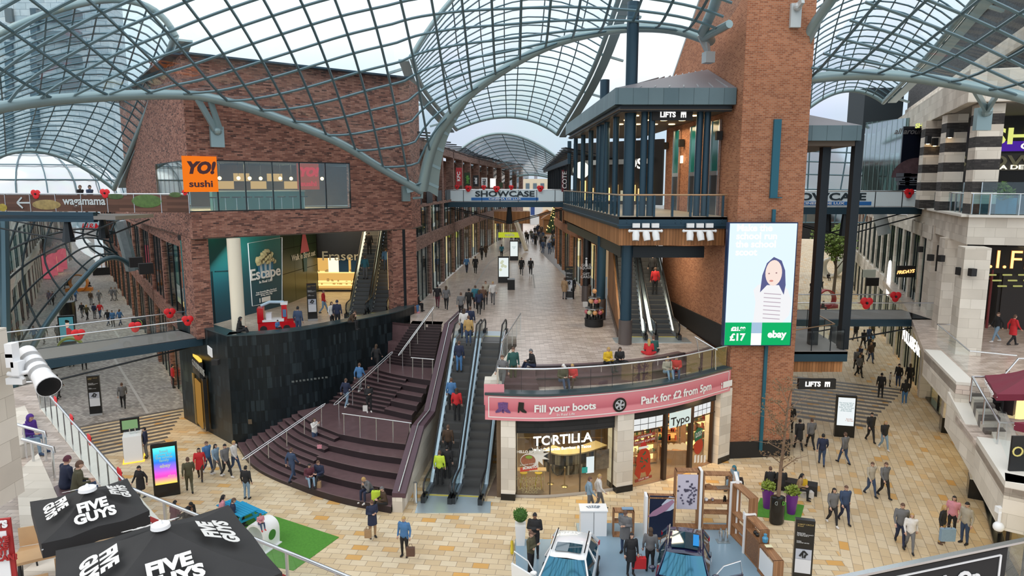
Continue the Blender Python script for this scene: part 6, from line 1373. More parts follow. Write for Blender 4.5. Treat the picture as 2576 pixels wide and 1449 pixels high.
# =====================================================  SUSHI RESTAURANT DETAIL
ORS=emit('orange_sign',(.92,.20,.015),.95);MRN=mat('sign_maroon',(.07,.008,.012),.4);YD3=Vector((*YD,0));YN3=Vector((*YN,0))
for u,v,w,h,mm,mt_,in_,lb in((503,438,1.75,1.9,ORS,MRN,.06,'bright orange YO! sushi sign at the corner of the restaurant glass'),(785,444,1.35,1.55,emit('orange_sign_inner',(.42,.06,.02),.8),emit('red_letters',(.8,.03,.04),.8),-.6,'dimmer orange YO! sushi sign hanging inside the restaurant glass')):
 p=V(u,v,YC,YR)+YN3*in_;o=thing('restaurant_sign',lb,'sign',p-UP*h/2);q=MB();q.box(p,(w,.08,h),rz=math.atan2(YD.y,YD.x));q.build('board',mm,o)
 text('YO!',p+UP*h*.16+YN3*.06,h*.44,YD3,UP,mt_,o,bold=.05,shear=.25,wide=1.0);text('sushi',p-UP*h*.28+YN3*.06,h*.26,YD3,UP,mt_,o,bold=.014,wide=1.25)
bi=YC+LD*3+YD*1.6
def yin(u,dep,z):p=V(u,470,YC,YR)-YN3*dep;return Vector((p.x,p.y,z))
q=MB();q.wall(yin(560,2.4,0)[:2],yin(800,2.4,0)[:2],ZW0,ZW0+1.05,.5);o=one(q,'sushi_counter',mat('counter_teal',(.10,.26,.26),.4),'long pale teal counter inside the sushi restaurant','counter')
q=MB();q.wall(yin(560,2.4,0)[:2],yin(800,2.4,0)[:2],ZW0+1.05,ZW0+1.12,.8);q.build('top',mat('counter_pale',(.55,.60,.56),.3),o)
for k in range(9):p=yin(556+k*29,1.5,ZW0);o=thing('bar_stool','dark bar stool in the row along the sushi counter','stool',p,'stools at the sushi counter');q=MB();q.box(p+UP*.75,(.38,.38,.07));q.build('seat',BLKM,o);q=MB();q.cyl(xy(p),.03,p.z,p.z+.72,8);q.build('leg',INOX,o)
for k in range(10):p=yin(524+k*36,2.2+(k%3)*.5,ZW1-.95);o=thing('pendant_lamp','round warm glass pendant in the row over the sushi counter','lamp',p,'globe pendants in the sushi restaurant');q=MB();q.ball(p,.11,10,7);q.build('globe',emit('globe',(1,.60,.22),7),o);q=MB();q.tube([p,(p.x,p.y,ZW1)],.012,5);q.build('cord',BLKM,o)
q=MB()
for k in range(60):a=yin(530+random.gauss(0,9),1.2,ZW0+1.2+random.random()*.9);q.ball(a,.045,6,4)
o=one(q,'fairy_light_tree',emit('fairy',(1,.62,.15),5),'cluster of tiny gold lights beside the orange sushi sign','lights')
q=MB()
for k in range(7):a=yin(560+k*45,6.2,14.2+(k%2)*.5);q.box(a,(1.0,.1,.5),rz=.67)
one(q,'back_wall_glow',emit('glow_amber',(1,.55,.2),.7),'row of added dim amber glow panels on the back wall of the sushi restaurant','light')  # glowing panels added to warm up the dark restaurant interior
for u in(560,760):
 la=bpy.data.lights.new('sushi_lamp','AREA');la.energy=240;la.size=2;la.color=(1,.78,.5);lo=bpy.data.objects.new('sushi_lamp',la);C.objects.link(lo);lo.location=yin(u,3,ZW1-.1)
# =====================================================  NEAR LEFT TERRACE
RA,RB,RCc=Vector((-18.3,25.5)),Vector((-9.55,16.15)),Vector((-3.22,12.26));REnd=RCc+(RCc-RB).normalized()*2.6
mb=MB();mb.prism([(-21,29),xy(RA),xy(RB),xy(RCc),xy(REnd),(-2,8.2),(-12,7.5),(-26,18)],M-.5,M);struct(mb.build('floor_near_terrace',PAVM))
mb=MB();o_=Vector((.45,.42));mb.prism([xy(RA),xy(RB),xy(RB+o_),xy(RA+o_)],M-.5,M+.02);mb.prism([xy(RB),xy(REnd),xy(REnd+Vector((.3,.5))),xy(RB+o_)],M-.5,M+.02);struct(mb.build('trim_near_terrace_ledge',MATS['cap_stone']))
ra=thing('terrace_railing','long glass railing with steel handrail down the near left terrace','railing',(*RA,M));glass_rail(ra,[RA,RB],M,1.1,1.15,posts=False,rail_r=.045)
q=MB();q.tube([(*RA,M),(*RA,M+1.1),(RA.x-2.2,RA.y+.4,M+.9),(RA.x-3.6,RA.y-.2,M+1.3)],.035,8);q.build('end_rail',INOX,ra)
for p in resamp([(*RA,0),(*RB,0)],12):q=MB();q.beam((p.x,p.y,M),(p.x,p.y,M+1.05),.012,.05);q.build('joint',INOX,ra)
for k,t in enumerate((.27,.47,.66,.92)):p=lerp((*RA,M+1.15),(*RB,M+1.15),t);poppy(p,.17,['red poppy edge-on at the top of the near left railing','second red poppy down the near left railing','third red poppy down the near left railing','red poppy beside the further black parasol on the near railing'][k],Vector((.7,.7,0)))
rb=thing('terrace_railing','glass railing with red FIVE GUYS banner strips beside the black parasols','railing',(*RB,M));glass_rail(rb,[RB,REnd],M,1.1,1.3,posts=True,rail_r=.04,pr=.045)
d_=(REnd-RB).normalized();d3=Vector((*d_,0));n3=Vector((d_.y,-d_.x,0));BR=mat('banner_red',(.36,.02,.02),.5)
q=MB();q.wall(RB+d_*.3,REnd,M+.06,M+.55,.02);q.build('banner_strip',BR,rb)
for s in(1.0,6.0):text('FIVE GUYS',Vector((*(RB+d_*s),M+.31))+n3*.03,.26,d3,UP,mat('banner_grey',(.55,.52,.50),.5),rb,bold=.012)
mb=MB();xw=D(20,860,15).x;mb.box((xw-5,14.2,9.1),(10,1.6,3.9));struct(mb.build('wall_near_left',STO))
q=MB();q.prism([xy(G(*p,M+.45)) for p in((40,1190),(96,1140),(150,1262),(165,1440),(60,1449))],M,M+.45);one(q,'stone_bench',STO,'long pale stone bench in front of the seated pair on the near left terrace','bench')
q=MB();q.prism([xy(G(*p,M+.45)) for p in((30,1030),(62,1020),(90,1075),(78,1110),(34,1125))],M,M+.45);one(q,'stone_bench',STO,'short pale stone bench under the person in the purple hood','bench')
q=MB();q.prism([xy(G(*p,M+.45)) for p in((135,1225),(205,1190),(235,1240),(150,1262))],M,M+.45);one(q,'stone_bench',STP,'dark stone bench under the pair in fur hooded coats','bench')
for k,(u,v,lb) in enumerate(((113,1088,'upper double stainless rail beside the stone wall at left'),(134,1127,'lower double stainless rail beside the stone wall at left'))):
 a,b=G(u,v,M+.95),G(u-78,v-22,M+1.1);o=thing('handrail',lb,'handrail',(a.x,a.y,M));q=MB();q.tube([b,a,a-UP*.15],.05,8);q.build('rail',INOX,o,smooth=50)
 for t in(.05,.7):c_=lerp(a,b,t);q=MB();q.tube([(c_.x,c_.y,M),c_],.035,8);q.build('post',INOX,o)
fl=thing('floodlight','white cylindrical floodlight with cooling fins bracketed to the stone wall at left','floodlight',D(70,920,14.6));Y0=14.4
a,b=D(66,888,15.0),D(120,968,14.2);ax=(b-a).normalized();L=(b-a).length;q=MB();q.tube([a,a+ax*L*.8],.2,20);q.build('housing',WHT,fl,smooth=40)
q=MB();q.tube([a+ax*L*.78,b+ax*.08],[.2,.25],20);q.build('hood',WHT,fl,smooth=40);q=MB();q.tube([b+ax*.081,b+ax*.09],.23,20);q.build('lens',BLK,fl)
for t in(.2,.42,.62):
 for k in range(5):q=MB();q.tube([a+ax*(L*t+k*.025),a+ax*(L*t+k*.025+.012)],.215,20);q.build('fin',mat('fin_grey',(.45,.45,.45),.4),fl)
for u,v in((32,905),(46,925),(30,880)):q=MB();q.box(D(u,v,14.4),(.16,.22,.3));q.build('ballast_box',WHT,fl)
q=MB();q.tube([D(20,940,14.4),D(52,945,14.4),D(60,955,14.4)],.05,10);q.tube([D(25,915,14.4),D(45,940,14.4)],.045,10);q.tube([D(50,940,14.4),D(85,932,14.4)],.05,10);q.box(D(40,958,14.4),(.36,.12,.14));q.build('bracket_arm',WHT,fl,smooth=40)
CAN=mat('parasol_black',(.022,.022,.023),.75,noise=.35,nscale=1.5);LW=mat('parasol_letters',(.72,.72,.70),.6)
def parasol(label,cs,apex,canopy_m,words,size,drop=.28,lm=LW,base=M,star=False,cap=True):
 cs=[Vector(c) for c in cs];apex=Vector(apex);o=thing('parasol',label,'parasol',(apex.x,apex.y,base));n=8
 for k in range(4):
  a,b=cs[k],cs[(k+1)%4];q=MB();rows=[]
  for i in range(n+1):
   t=i/n;e0_,e1__=lerp(apex,a,t),lerp(apex,b,t)
   rows.append([lerp(e0_,e1__,j/n)-UP*(.10*math.sin(t*3.14)*1+.05*t*math.sin(j/n*3.14*2)**2) for j in range(n+1)])
  q.grid(rows);q.grid([rows[-1],[p-UP*drop for p in rows[-1]]]);q.build('canopy_panel',canopy_m,o,smooth=30)
  if words:
   xd=(b-a).normalized();m_=(a+b)/2;yd=(apex-m_).normalized();nn=xd.cross(yd)
   if nn.z<0:xd=-xd;nn=-nn
   text(words,m_+yd*((apex-m_).length*.40)+nn*.03,size,xd,yd,lm,o,bold=size*.05,ext=.003,wide=1.02)
 q=MB()
 for c in cs:q.tube([apex-UP*.2,lerp(apex,c,.5)-UP*.22,c-UP*.12],.015,6)
 q.build('ribs',INOX,o);q=MB();q.cyl((apex.x,apex.y),.03,base,apex.z,10);q.build('pole',mat('pole_cream',(.62,.58,.50),.4),o)
 if cap:q=MB();q.lathe((apex.x,apex.y),[(.16,apex.z-.02),(.15,apex.z+.04),(.04,apex.z+.05),(.03,apex.z+.1),(.01,apex.z+.12)],18);q.build('cap',WHT,o,smooth=40)
 return o
parasol('large near black FIVE GUYS parasol at the bottom left',[G(140,1385,7.8),G(575,1270,7.8),G(710,1440,7.8),(-6.35,8.6,7.8)],(-6.02,10.95,8.42),CAN,'FIVE\nGUYS',.37)
parasol('smaller black FIVE GUYS parasol behind, near the glass railing',[G(75,1262,7.9),G(320,1203,7.9),G(376,1284,7.9),G(104,1368,7.9)],(*G(220,1231,8.4)[:2],8.4),CAN,'FIVE\nGUYS',.27)
tb0,tb1=G(9,1397,M+1.06),G(31,1421,M+1.06);td=(G(330,1322,M+1.06)-tb0);tb_o=thing('high_table','long light oak high table under the black parasols','table',(tb0.x,tb0.y,M))
q=MB();q.prism([xy(tb0),xy(tb1),xy(tb1+td),xy(tb0+td)],M+1.0,M+1.06);q.build('top',OAK,tb_o)
for t in(.05,.5,.95):
 for c_ in(tb0,tb1):p=c_+td*t;q=MB();q.tube([(p.x,p.y,M),(p.x,p.y,M+1.0)],.03,8);q.build('leg',BLKM,tb_o)
def stool(label,u,v,rz):
 p=G(u,v,M+.75);o=thing('high_chair',label,'chair',(p.x,p.y,M));m_=Matrix.Rotation(rz,3,'Z');q=MB();q.box(p,(.4,.4,.04),rz=rz);q.build('seat',OAK,o);q=MB();q.box(p+m_@Vector((0,.2,.25)),(.4,.03,.42),rz=rz);q.build('backrest',OAK,o)
 for a,b in((1,1),(1,-1),(-1,1),(-1,-1)):w_=m_@Vector((a*.18,b*.18,0));q=MB();q.tube([p+w_*.8,(p.x+w_.x*1.15,p.y+w_.y*1.15,M)],.018,6);q.build('leg',BLKM,o)
stool('wooden high chair at the bottom edge in front of the oak table',100,1490,3.6);stool('wooden high chair behind the oak table under the smaller parasol',72,1385,.4);stool('wooden high chair half hidden by the large parasol at the oak table',175,1440,3.6)
sg=thing('menu_board','red and white restaurant menu board standing at the far bottom left','sign board',(*G(8,1430,M)[:2],M));p=D(-8,1385,10.6);q=MB();q.box(p,(.5,.05,1.1),rz=.25);q.build('board',BR,sg);q=MB();q.box(p+Vector((-.02,-.04,-.08)),(.42,.02,.85),rz=.25);q.build('sheet',WHT,sg)
text('GUYS',p+Vector((.03,-.05,.47)),.16,(1,.25,0),UP,WHT,sg,bold=.008);text('FESTIVE\nSHAKE\nMIX IT\nYOU CAN!',p+Vector((.02,-.07,.05)),.13,(1,.25,0),UP,BR,sg,bold=.006)
MAR=mat('parasol_maroon',(.16,.010,.03),.6);a0=G(2478,944,6.55);a1=G(2508,992,6.4)
pp=parasol('maroon PRET parasol with a white star on the lower right terrace',[a0,(21.2,27.6,6.5),(22.9,25.2,6.5),a1],(20.6,25.9,7.25),MAR,'',.4,.25,base=ZL,cap=True)
text('★ PRET A MANGER ★'.replace('★','*'),lerp(a1,(22.9,25.2,6.5),.5)-UP*.13+Vector((-.02,-.06,0)),.26,Vector((22.9,25.2,6.5))-a1,UP,LW,pp,bold=.006);text('* PRET A MANGER *',lerp(a0,a1,.5)-UP*.13+Vector((-.07,0,0)),.2,a1-a0,UP,LW,pp)
ap,m_=Vector((20.6,25.9,7.25)),lerp(a1,(22.9,25.2,6.5),.5);xd=(Vector((22.9,25.2,6.5))-a1).normalized();yd=(ap-m_).normalized();c_=m_+yd*.72+xd.cross(yd)*.05
q=MB();q.poly([c_+xd*(.42 if k%2==0 else.17)*math.sin(k*.6283)+yd*(.42 if k%2==0 else.17)*math.cos(k*.6283) for k in range(10)][::-1]);q.build('star',LW,pp)
parasol('second maroon parasol lower at the right edge',[G(2552,1062,5.9),(19.9,23.6,5.9),(22,22.6,5.9),(20.6,21.0,5.9)],(20.3,22.6,6.5),MAR,'',.4,.3,base=ZL)
br_=thing('shop_board','round yellow lettered board behind glass at the right edge','sign board',G(2575,1180,ZL));p=D(2574,1150,22);q=MB();q.box(p,(.9,.08,1.5));q.build('board',BLKM,br_);text('Organic',p+Vector((.35,-.06,.2)),.5,(1,0,0),UP,mat('board_yellow_ink',(.7,.6,.2),.5),br_)
bd0,bd1=Vector((6.49,12.26)),Vector((10.95,13.63));dd=(bd1-bd0).normalized();bd1=bd1+dd*1.5;bd0=bd0-dd;d3=Vector((*dd,0));f3=Vector((dd.y,-dd.x,0))
bo=thing('terrace_railing','near glass railing with a black white-lined sign panel at the bottom right','railing',(*bd0,M));q=MB();q.wall(bd0,bd0+dd*5.2,M+.1,M+1.0,.03);q.build('sign_panel',BLKM,bo)
q=MB();q.wall(bd0+dd*5.2,bd1,M+.1,M+1.0,.02);q.build('glass_panel',GLS,bo);q=MB();q.wall(bd0,bd1,M+1.06,M+1.11,.12);q.build('top_rail',INOX,bo)
q=MB();e=f3*.03
for a,b in(((.3,.88),(5.0,.88)),((5.0,.88),(5.0,.2))):q.beam(Vector((*(bd0+dd*a[0]),M+a[1]))+e,Vector((*(bd0+dd*b[0]),M+b[1]))+e,.04,.02)
q.build('white_line',WHT,bo);text('k On',Vector((*(bd0+dd*3.95),M+.48))+f3*.04,.5,d3,UP,WHT,bo,bold=.015)
mb=MB();mb.prism([xy(bd0-Vector((0,.1))),xy(bd1),(14,12),(8,9)],M-.4,M);struct(mb.build('floor_near_right',PAVM))
dc=thing('dome_camera','white dome security camera hanging under the stone corner at right','camera',D(2512,1330,21.5));p=D(2512,1325,21.2);q=MB();q.ball(p,.17,14,8);q.build('dome',WHT,dc,smooth=60);q=MB();q.tube([p,p+UP*.5],.05,8);q.box(p+UP*.55+Vector((.1,.1,0)),(.3,.2,.2));q.build('arm',WHT,dc);q=MB();q.ball(p-UP*.1,.12,12,6);q.build('lens',BLK,dc)
# =====================================================  KIOSKS
def kiosk(label,p,w,h,rz,screen,name='screen_kiosk',foot=.55,t=.25,frame=BLK):
 p=Vector(p);o=thing(name,label,'kiosk',p);m_=Matrix.Rotation(rz,3,'Z');q=MB();q.box(p+UP*h/2,(w,t,h),rz=rz);q.build('cabinet',frame,o)
 q=MB();f=m_@Vector((0,-t/2-.012,0));q.box(p+f+UP*(foot+(h-foot-.12)/2),(w*.84,.02,h-foot-.12),rz=rz);q.build('screen',screen,o);return o,m_,f
def ktext(o,m_,f,p,z,s,t,m,x=0.0,**k):return text(t,Vector(p)+f*1.12+m_@Vector((x,0,0))+UP*z,s,m_@Vector((1,0,0)),UP,m,o,ext=.003,**k)
GRAD=ramp_uv('colour_screen','Z',[(0,(.85,.62,.05)),(.22,(.80,.05,.42)),(.4,(.35,.10,.65)),(.6,(.02,.14,.62)),(.8,(.02,.42,.70)),(1,(.10,.70,.62))],emission=.9,scale=1.8,off=.6)
p=lerp(G(390,1252,0),G(453,1240,0),.5);p.z=0;o,m_,f=kiosk('black screen kiosk with a rainbow advert on the plaza at left',p,1.08,2.5,.42,GRAD,foot=.62)
ktext(o,m_,f,p,1.98,.17,'Small\nprices for\nthe whole\nfamily',mat('kiosk_cyan',(.35,.75,.85),.5),-.02,bold=.006);ktext(o,m_,f,p,1.5,.24,'ebay',WHT,bold=.008);ktext(o,m_,f,p,1.0,.17,'ebay',WHT,.24)
p=G(2122,1098,0);o,m_,f=kiosk('black kiosk with a white lit poster on the plaza right of the tower',p,1.05,2.45,-.22,emit('poster_white',(.88,.93,.94),.95),foot=.7);ktext(o,m_,f,p,1.8,.11,'No money left to\nsave at the end\nof the month?\nThen, do not wait\nuntil the end\nof the month.',mat('ink_teal',(.05,.30,.38),.5));ktext(o,m_,f,p,1.05,.12,'border\n+ barrier',mat('ink_orange',(.75,.2,.05),.5),.2)
p=G(1267,711,M);o,m_,f=kiosk('nearer white lit screen kiosk in the middle of the central street',p,1.0,2.35,0,emit('pale_screen',(.85,.93,.92),.9),foot=.55);q=MB()
for k in range(6):q.ball(Vector(p)+f*1.2+UP*(1.0+random.random())+Vector((random.uniform(-.3,.3),0,0)),(.13,.01,.13),8,5)
q.build('pictured_flowers',emit('screen_pastel',(.80,.86,.62),.7),o)
p=G(1293,655,M);o,m_,f=kiosk('further white lit screen kiosk in the central street',p,1.0,2.3,0,MATS['pale_screen'],foot=.5);ktext(o,m_,f,p,1.5,.12,'Find your\nperfect\ngift',mat('ink_teal',(.05,.30,.38),.5))
p=G(173,872,0);o,m_,f=kiosk('black kiosk with a film poster screen in the left street behind the bridge',p,1.25,2.8,.45,emit('film_screen',(.06,.22,.26),.9),foot=.5);q=MB();c_=p+f*1.15+UP*1.7;q.ball(c_+UP*.35,(.26,.02,.33),12,8);q.build('pictured_face',emit('film_face',(.8,.55,.42),.8),o);q=MB();q.ball(c_-UP*.4,(.5,.015,.45),12,8);q.build('pictured_coat',emit('film_red',(.5,.02,.03),.7),o);q=MB();q.ball(c_+UP*.6,(.3,.03,.16),12,6);q.build('pictured_hat',BLK,o);ktext(o,m_,f,p,.75,.22,'IN CINEMAS',WHT,wide=.8)
q=MB();p=G(173,815,0);q.lathe(xy(p),[(.75,0),(.75,2.3),(.7,2.35)],16);o=one(q,'advert_drum',BLK,'black round drum pillar behind the film poster kiosk','pillar')
MAPW=mat('map_white',(.62,.64,.68),.4);MAPG=mat('map_grey',(.42,.45,.52),.4)
def totem(label,p,w,h,rz):
 p=Vector(p);o=thing('map_totem',label,'totem',p);m_=Matrix.Rotation(rz,3,'Z');q=MB();q.box(p+UP*h/2,(w,.2,h),rz=rz);q.build('slab',BLK,o)
 f=m_@Vector((0,-.112,0));q=MB();q.box(p+f+UP*h*.34,(w*.82,.02,h*.2),rz=rz);q.build('directory_list',MAPW,o);q=MB();q.box(p+f+UP*h*.515,(w*.82,.02,h*.14),rz=rz);q.build('map_sheet',MAPG,o)
 q=MB()
 for a,b,c_,d__ in((-.2,-.03,0,.05),(0,.05,.2,0),(-.05,.02,-.05,-.05),(.1,.0,.05,-.05)):q.beam(p+f*1.15+UP*h*(.515+b)+m_@Vector((a*w,0,0)),p+f*1.15+UP*h*(.515+d__)+m_@Vector((c_*w,0,0)),.03,.06)
 q.build('map_streets',BLKM,o);k=.055*h
 for z,t,s in((.93,'CABOT CIRCUS\nBristol',.52),(.80,'Restaurants\nCinema de Lux Level 3\nCar Park Level 3',.40),(.69,'Toilets\nCustomer service',.40)):text(t,p+f*1.1+m_@Vector((-w*.4,0,0))+UP*h*z,k*s,m_@Vector((1,0,0)),UP,[mat('totem_gold',(.45,.33,.12),.5),WHT][z<.9],o,align='LEFT',ext=.002)
 q=MB();q.box(p+UP*.06,(w*1.02,.24,.12),rz=rz);q.build('plinth',mat('totem_plinth',(.35,.36,.37),.4),o);return o
totem('tall black map totem standing on the plaza in front of the plant pots',G(2014,1478,0),.64,2.6,-.25);totem('tall black map totem on the grey paving of the left street',G(243,1044,0),.68,2.55,.35);totem('black map totem under the red brick block by the escalators',G(787,806,M),.6,2.4,.3);p=G(1432,752,M);totem('black map totem beside the brick pier on the right of the central street',p,.56,2.5,-.2)
p=G(1286,728,M);q=MB();q.box(p+UP*.42,(.6,.6,.84));q.use(1);q.box(p+UP*.87,(.62,.62,.06));one(q,'litter_bin',[BLKM,mat('bin_lid',(.3,.32,.34),.4)],'low black box bin in front of the nearer screen kiosk','bin')
ch=thing('charging_kiosk','white pedestal kiosk with a small screen and glowing amber base at left','kiosk',G(338,1158,0));p=G(338,1155,0);q=MB();q.box(p+UP*.72,(.85,1.0,1.35),rz=.45);q.build('pedestal',WHT,ch);q=MB();q.box(p+UP*.02,(1.0,1.15,.04),rz=.45);q.build('base_glow',emit('amber_base',(1,.55,.06),1.6),ch)
m_=Matrix.Rotation(.45,3,'Z');q=MB();q.box(p+m_@Vector((-.1,.45,1.75)),(.9,.1,.75),rz=.45);q.build('screen_frame',BLK,ch);q=MB();q.box(p+m_@Vector((-.1,.39,1.78)),(.72,.02,.48),rz=.45);q.build('screen',emit('small_screen',(.25,.42,.20),.8),ch);q=MB();q.box(p+m_@Vector((-.435,0,.7)),(.02,.75,1.0),rz=.45);q.build('side_panel',BLK,ch)
q=MB()
for x in(-.1,.15):q.box(p+m_@Vector((x,0,1.55)),(.05,.1,.3),rz=.45)
q.build('device_stand',INOX,ch)
sw_=thing('sweet_stand','round three-tier stand of sweet dispensers beside the steel column','dispenser',G(1494,826,M));p=G(1494,820,M);q=MB();q.lathe(xy(p),[(.55,M),(.57,M+.08),(.57,M+.42),(.6,M+.44),(.6,M+.48)],24);q.build('base',BLKM,sw_,smooth=40)
for z,r_,n in((M+.48,.45,8),(M+1.15,.25,5),(M+1.75,0,1)):
 for k in range(n):
  a=k*6.283/n;x,y=p.x+r_*math.cos(a),p.y+r_*math.sin(a);d_=thing if False else None
  q=MB();q.cyl((x,y),.07,z,z+.28,8);q.use(1);q.ball((x,y,z+.42),.15,8,6);q.use(2);q.cyl((x,y),.08,z+.56,z+.6,8);q.build('dispenser',[BLK,[mat('sweets_a',(.62,.30,.12),.2),mat('sweets_b',(.5,.12,.14),.2),mat('sweets_c',(.5,.5,.3),.2)][k%3],INOX],sw_,smooth=40)
 if r_:q=MB();q.cyl(xy(p),r_+.12,z+.62,z+.66,24);q.build('tier',INOX,sw_)
q=MB();q.box(G(1523,795,M)+Vector((0,.2,1.3)),(.2,.05,2.6));one(q,'banner_stand',mat('banner_pale_blue',(.45,.58,.68),.4),'narrow pale blue banner stand behind the sweet dispensers','banner')
rd=thing('kiddie_ride','shiny red fire engine ride with white roof bar behind the slate wall','ride',G(690,838,M));p=G(690,832,M);m_=Matrix.Rotation(.25,3,'Z');CR=mat('ride_red',(.55,.012,.02),.15)
def rb_(c_,d__,m,nm):q=MB();q.box(p+m_@Vector(c_),d__,rz=.25);return q.build(nm,m,rd)
rb_((0,0,.35),(1.7,.8,.5),CR,'body');rb_((-.7,0,1.0),(.35,.8,.9),CR,'rear_cab');rb_((.62,.2,1.05),(.3,.5,1.0),CR,'screen_post');rb_((.63,-.06,1.05),(.2,.02,.45),mat('ride_screen',(.1,.2,.35),.2),'screen');rb_((1.05,0,.42),(.55,.75,.42),CR,'bonnet');rb_((0,0,.68),(1.2,.82,.12),WHT,'side_stripe');rb_((.62,.2,1.62),(.4,.5,.15),WHT,'head_box')
q=MB();q.tube([p+m_@Vector((-.7,.2,1.5)),p+m_@Vector((-.2,.2,1.72)),p+m_@Vector((.6,.2,1.68))],.09,8);q.build('roof_bar',mat('ride_bar',(.45,.62,.75),.3),rd,smooth=50)
for x in(-.55,.75):
 for s_ in(-.42,.42):q=MB();c_=p+m_@Vector((x,s_,.2));q.tube([c_-m_@Vector((0,.05,0)),c_+m_@Vector((0,.05,0))],.2,14);q.build('wheel',BLKM,rd)
rb_((-.25,0,.85),(.3,.5,.5),mat('ride_seat',(.75,.75,.8),.4),'seat')
# =====================================================  PLAZA FURNITURE
q=MB();gp=[(-11.9,26.9),(-9.95,29.0),(-7.05,25.99),(-8.7,22.9)];q.prism([xy(G(u,v,0)) for u,v in((585,1275),(700,1302),(853,1352),(738,1436),(560,1400))],.0,.02);one(q,'green_mat',mat('artificial_turf',(.07,.24,.025),.9,noise=.3,nscale=12),'bright green artificial grass mat on the plaza at lower left','mat')
BLUE=mat('picnic_blue',(.015,.30,.55),.45);pt=thing('picnic_table','sky blue wooden picnic table on the green mat','picnic table',G(605,1310,0));p=G(600,1318,0);rz=-.62;m_=Matrix.Rotation(rz,3,'Z')
for nm,ys,z,n in(('tabletop',-.36,.74,6),('bench',.62,.44,2),('bench',-.86,.44,2)):
 q=MB()
 for k in range(n):q.box(p+m_@Vector((0,ys+.13*k,z)),(1.8,.115,.04),rz=rz)
 q.build(nm,BLUE,pt)
for x in(-.65,.65):
 q=MB();W_=lambda y,z:p+m_@Vector((x,y,z))
 q.beam(W_(-.55,0),W_(-.2,.74),.05,.1);q.beam(W_(.55,0),W_(.2,.74),.05,.1);q.beam(W_(-.85,.4),W_(.85,.4),.04,.1);q.beam(W_(-.38,.7),W_(.38,.7),.04,.08);q.build('trestle',BLUE,pt)
ar=thing('arch_seat','white arched play tunnel with round side holes on the green mat','play seat',G(668,1370,0));p=G(663,1375,0);rz=-.35;m_=Matrix.Rotation(rz,3,'Z');prof=[(-.42,0),(-.45,.5)]+[(-.45*math.cos(t),.72+.42*math.sin(t)) for t in[k*3.1416/10 for k in range(11)]]+[(.45,.5),(.42,0)]
inn_=[(x*.84,z*.93 if z>0 else 0) for x,z in prof];q=MB()
for k in(0,1):
 P_=[prof,inn_][k];q.grid([[p+m_@Vector((x,y,z)) for y in(-.45,.45)] for x,z in P_],flip=k==1)
for y in(-.45,.45):q.grid([[p+m_@Vector((a[0],y,a[1])),p+m_@Vector((b[0],y,b[1]))] for a,b in zip(prof,inn_)],flip=y>0)
q.build('shell',WHT,ar,smooth=40);q=MB();q.box(p+UP*.03,(1.0,1.0,.05),rz=rz);q.build('base',WHT,ar)
for s_ in(-1,1):q=MB();c_=p+m_@Vector((.46*s_,0,.6));q.tube([c_-m_@Vector((.012,0,0)),c_+m_@Vector((.012,0,0))],.2,20);q.build('side_hole',BLKM if s_<0 else mat('hole_green',(.05,.2,.03),.9),ar)
q=MB();q.prism([xy(G(u,v,0)) for u,v in((1913,1253),(2023,1272),(2012,1313),(1893,1298))],0,.02);one(q,'green_mat',MATS['artificial_turf'],'small dark green grass mat under the plant pots','mat')
for u,v,lb in((1930,1277,'purple plant pot with green shrub left of the tree'),(1990,1291,'purple plant pot with green shrub right of the tree')):
 p=G(u,v,.02);o=thing('plant_pot',lb,'plant pot',p);q=MB();q.lathe(xy(p),[(.17,.02),(.27,.92),(.25,.93),(.2,.88)],20);q.build('pot',mat('pot_purple',(.13,.02,.22),.35),o,smooth=40);q=MB();leafy(q,p+UP*.96,.29,220,.14);q.build('shrub',mat('pot_leaf',(.20,.26,.03),.5,noise=.5,nscale=9),o)
p=G(1953,1316,.02);tp=thing('planter_tree','thin bare brown tree in a black planter with a green D emblem','tree',p);q=MB();q.lathe(xy(p),[(.26,.02),(.31,.1),(.31,1.2),(.27,1.22)],20);q.v=[(x,p.y+(y-p.y)*.7,z) for x,y,z in q.v];q.build('planter',BLK,tp,smooth=40)
for x,mm,f in((-.11,mat('emblem_grey',(.25,.28,.28),.4),-1),(.12,mat('emblem_green',(.10,.45,.05),.4),1)):
 q=MB();q.tube([p+Vector((x+f*.09*math.cos(t),-.235,1.0+.08*math.sin(t))) for t in[-1.57+k*3.14/8 for k in range(9)]],.014,6,closed=True);q.build('emblem',mm,tp)
BK=mat('pale_bark',(.20,.13,.085),.85,noise=.3,nscale=8);q=MB();b=p+Vector((.04,.05,1.2));q.tube([b,b+Vector((.02,0,1.2)),b+Vector((.1,0,2.6)),b+Vector((.22,.1,4.3))],[.085,.075,.055,.03],8);q.build('trunk',BK,tp,smooth=50)
random.seed(11);br1=MB();tips=[]
for k in range(16):
 z=1.2+k*.2;a=k*2.4;s=b+Vector((.02+z*.035,0,z));L=random.uniform(.7,1.5);e_=s+Vector((math.cos(a)*L,math.sin(a)*L*.6,random.uniform(.2,.9)));m2=lerp(s,e_,.5)+UP*.12;br1.tube([s,m2,e_],[.026,.016,.006],5);tips+=[e_,m2]
 for j in range(3):t2=m2+Vector((random.uniform(-.5,.5),random.uniform(-.3,.3),random.uniform(0,.5)));br1.tube([m2,t2],[.009,.003],4);tips.append(t2)
br1.build('branches',BK,tp);q=MB()
for t_ in tips:
 if t_.x<b.x+.3:leafy(q,t_,.2,12,.1)
q.build('dry_leaves',mat('dry_leaf',(.16,.10,.05),.8),tp)
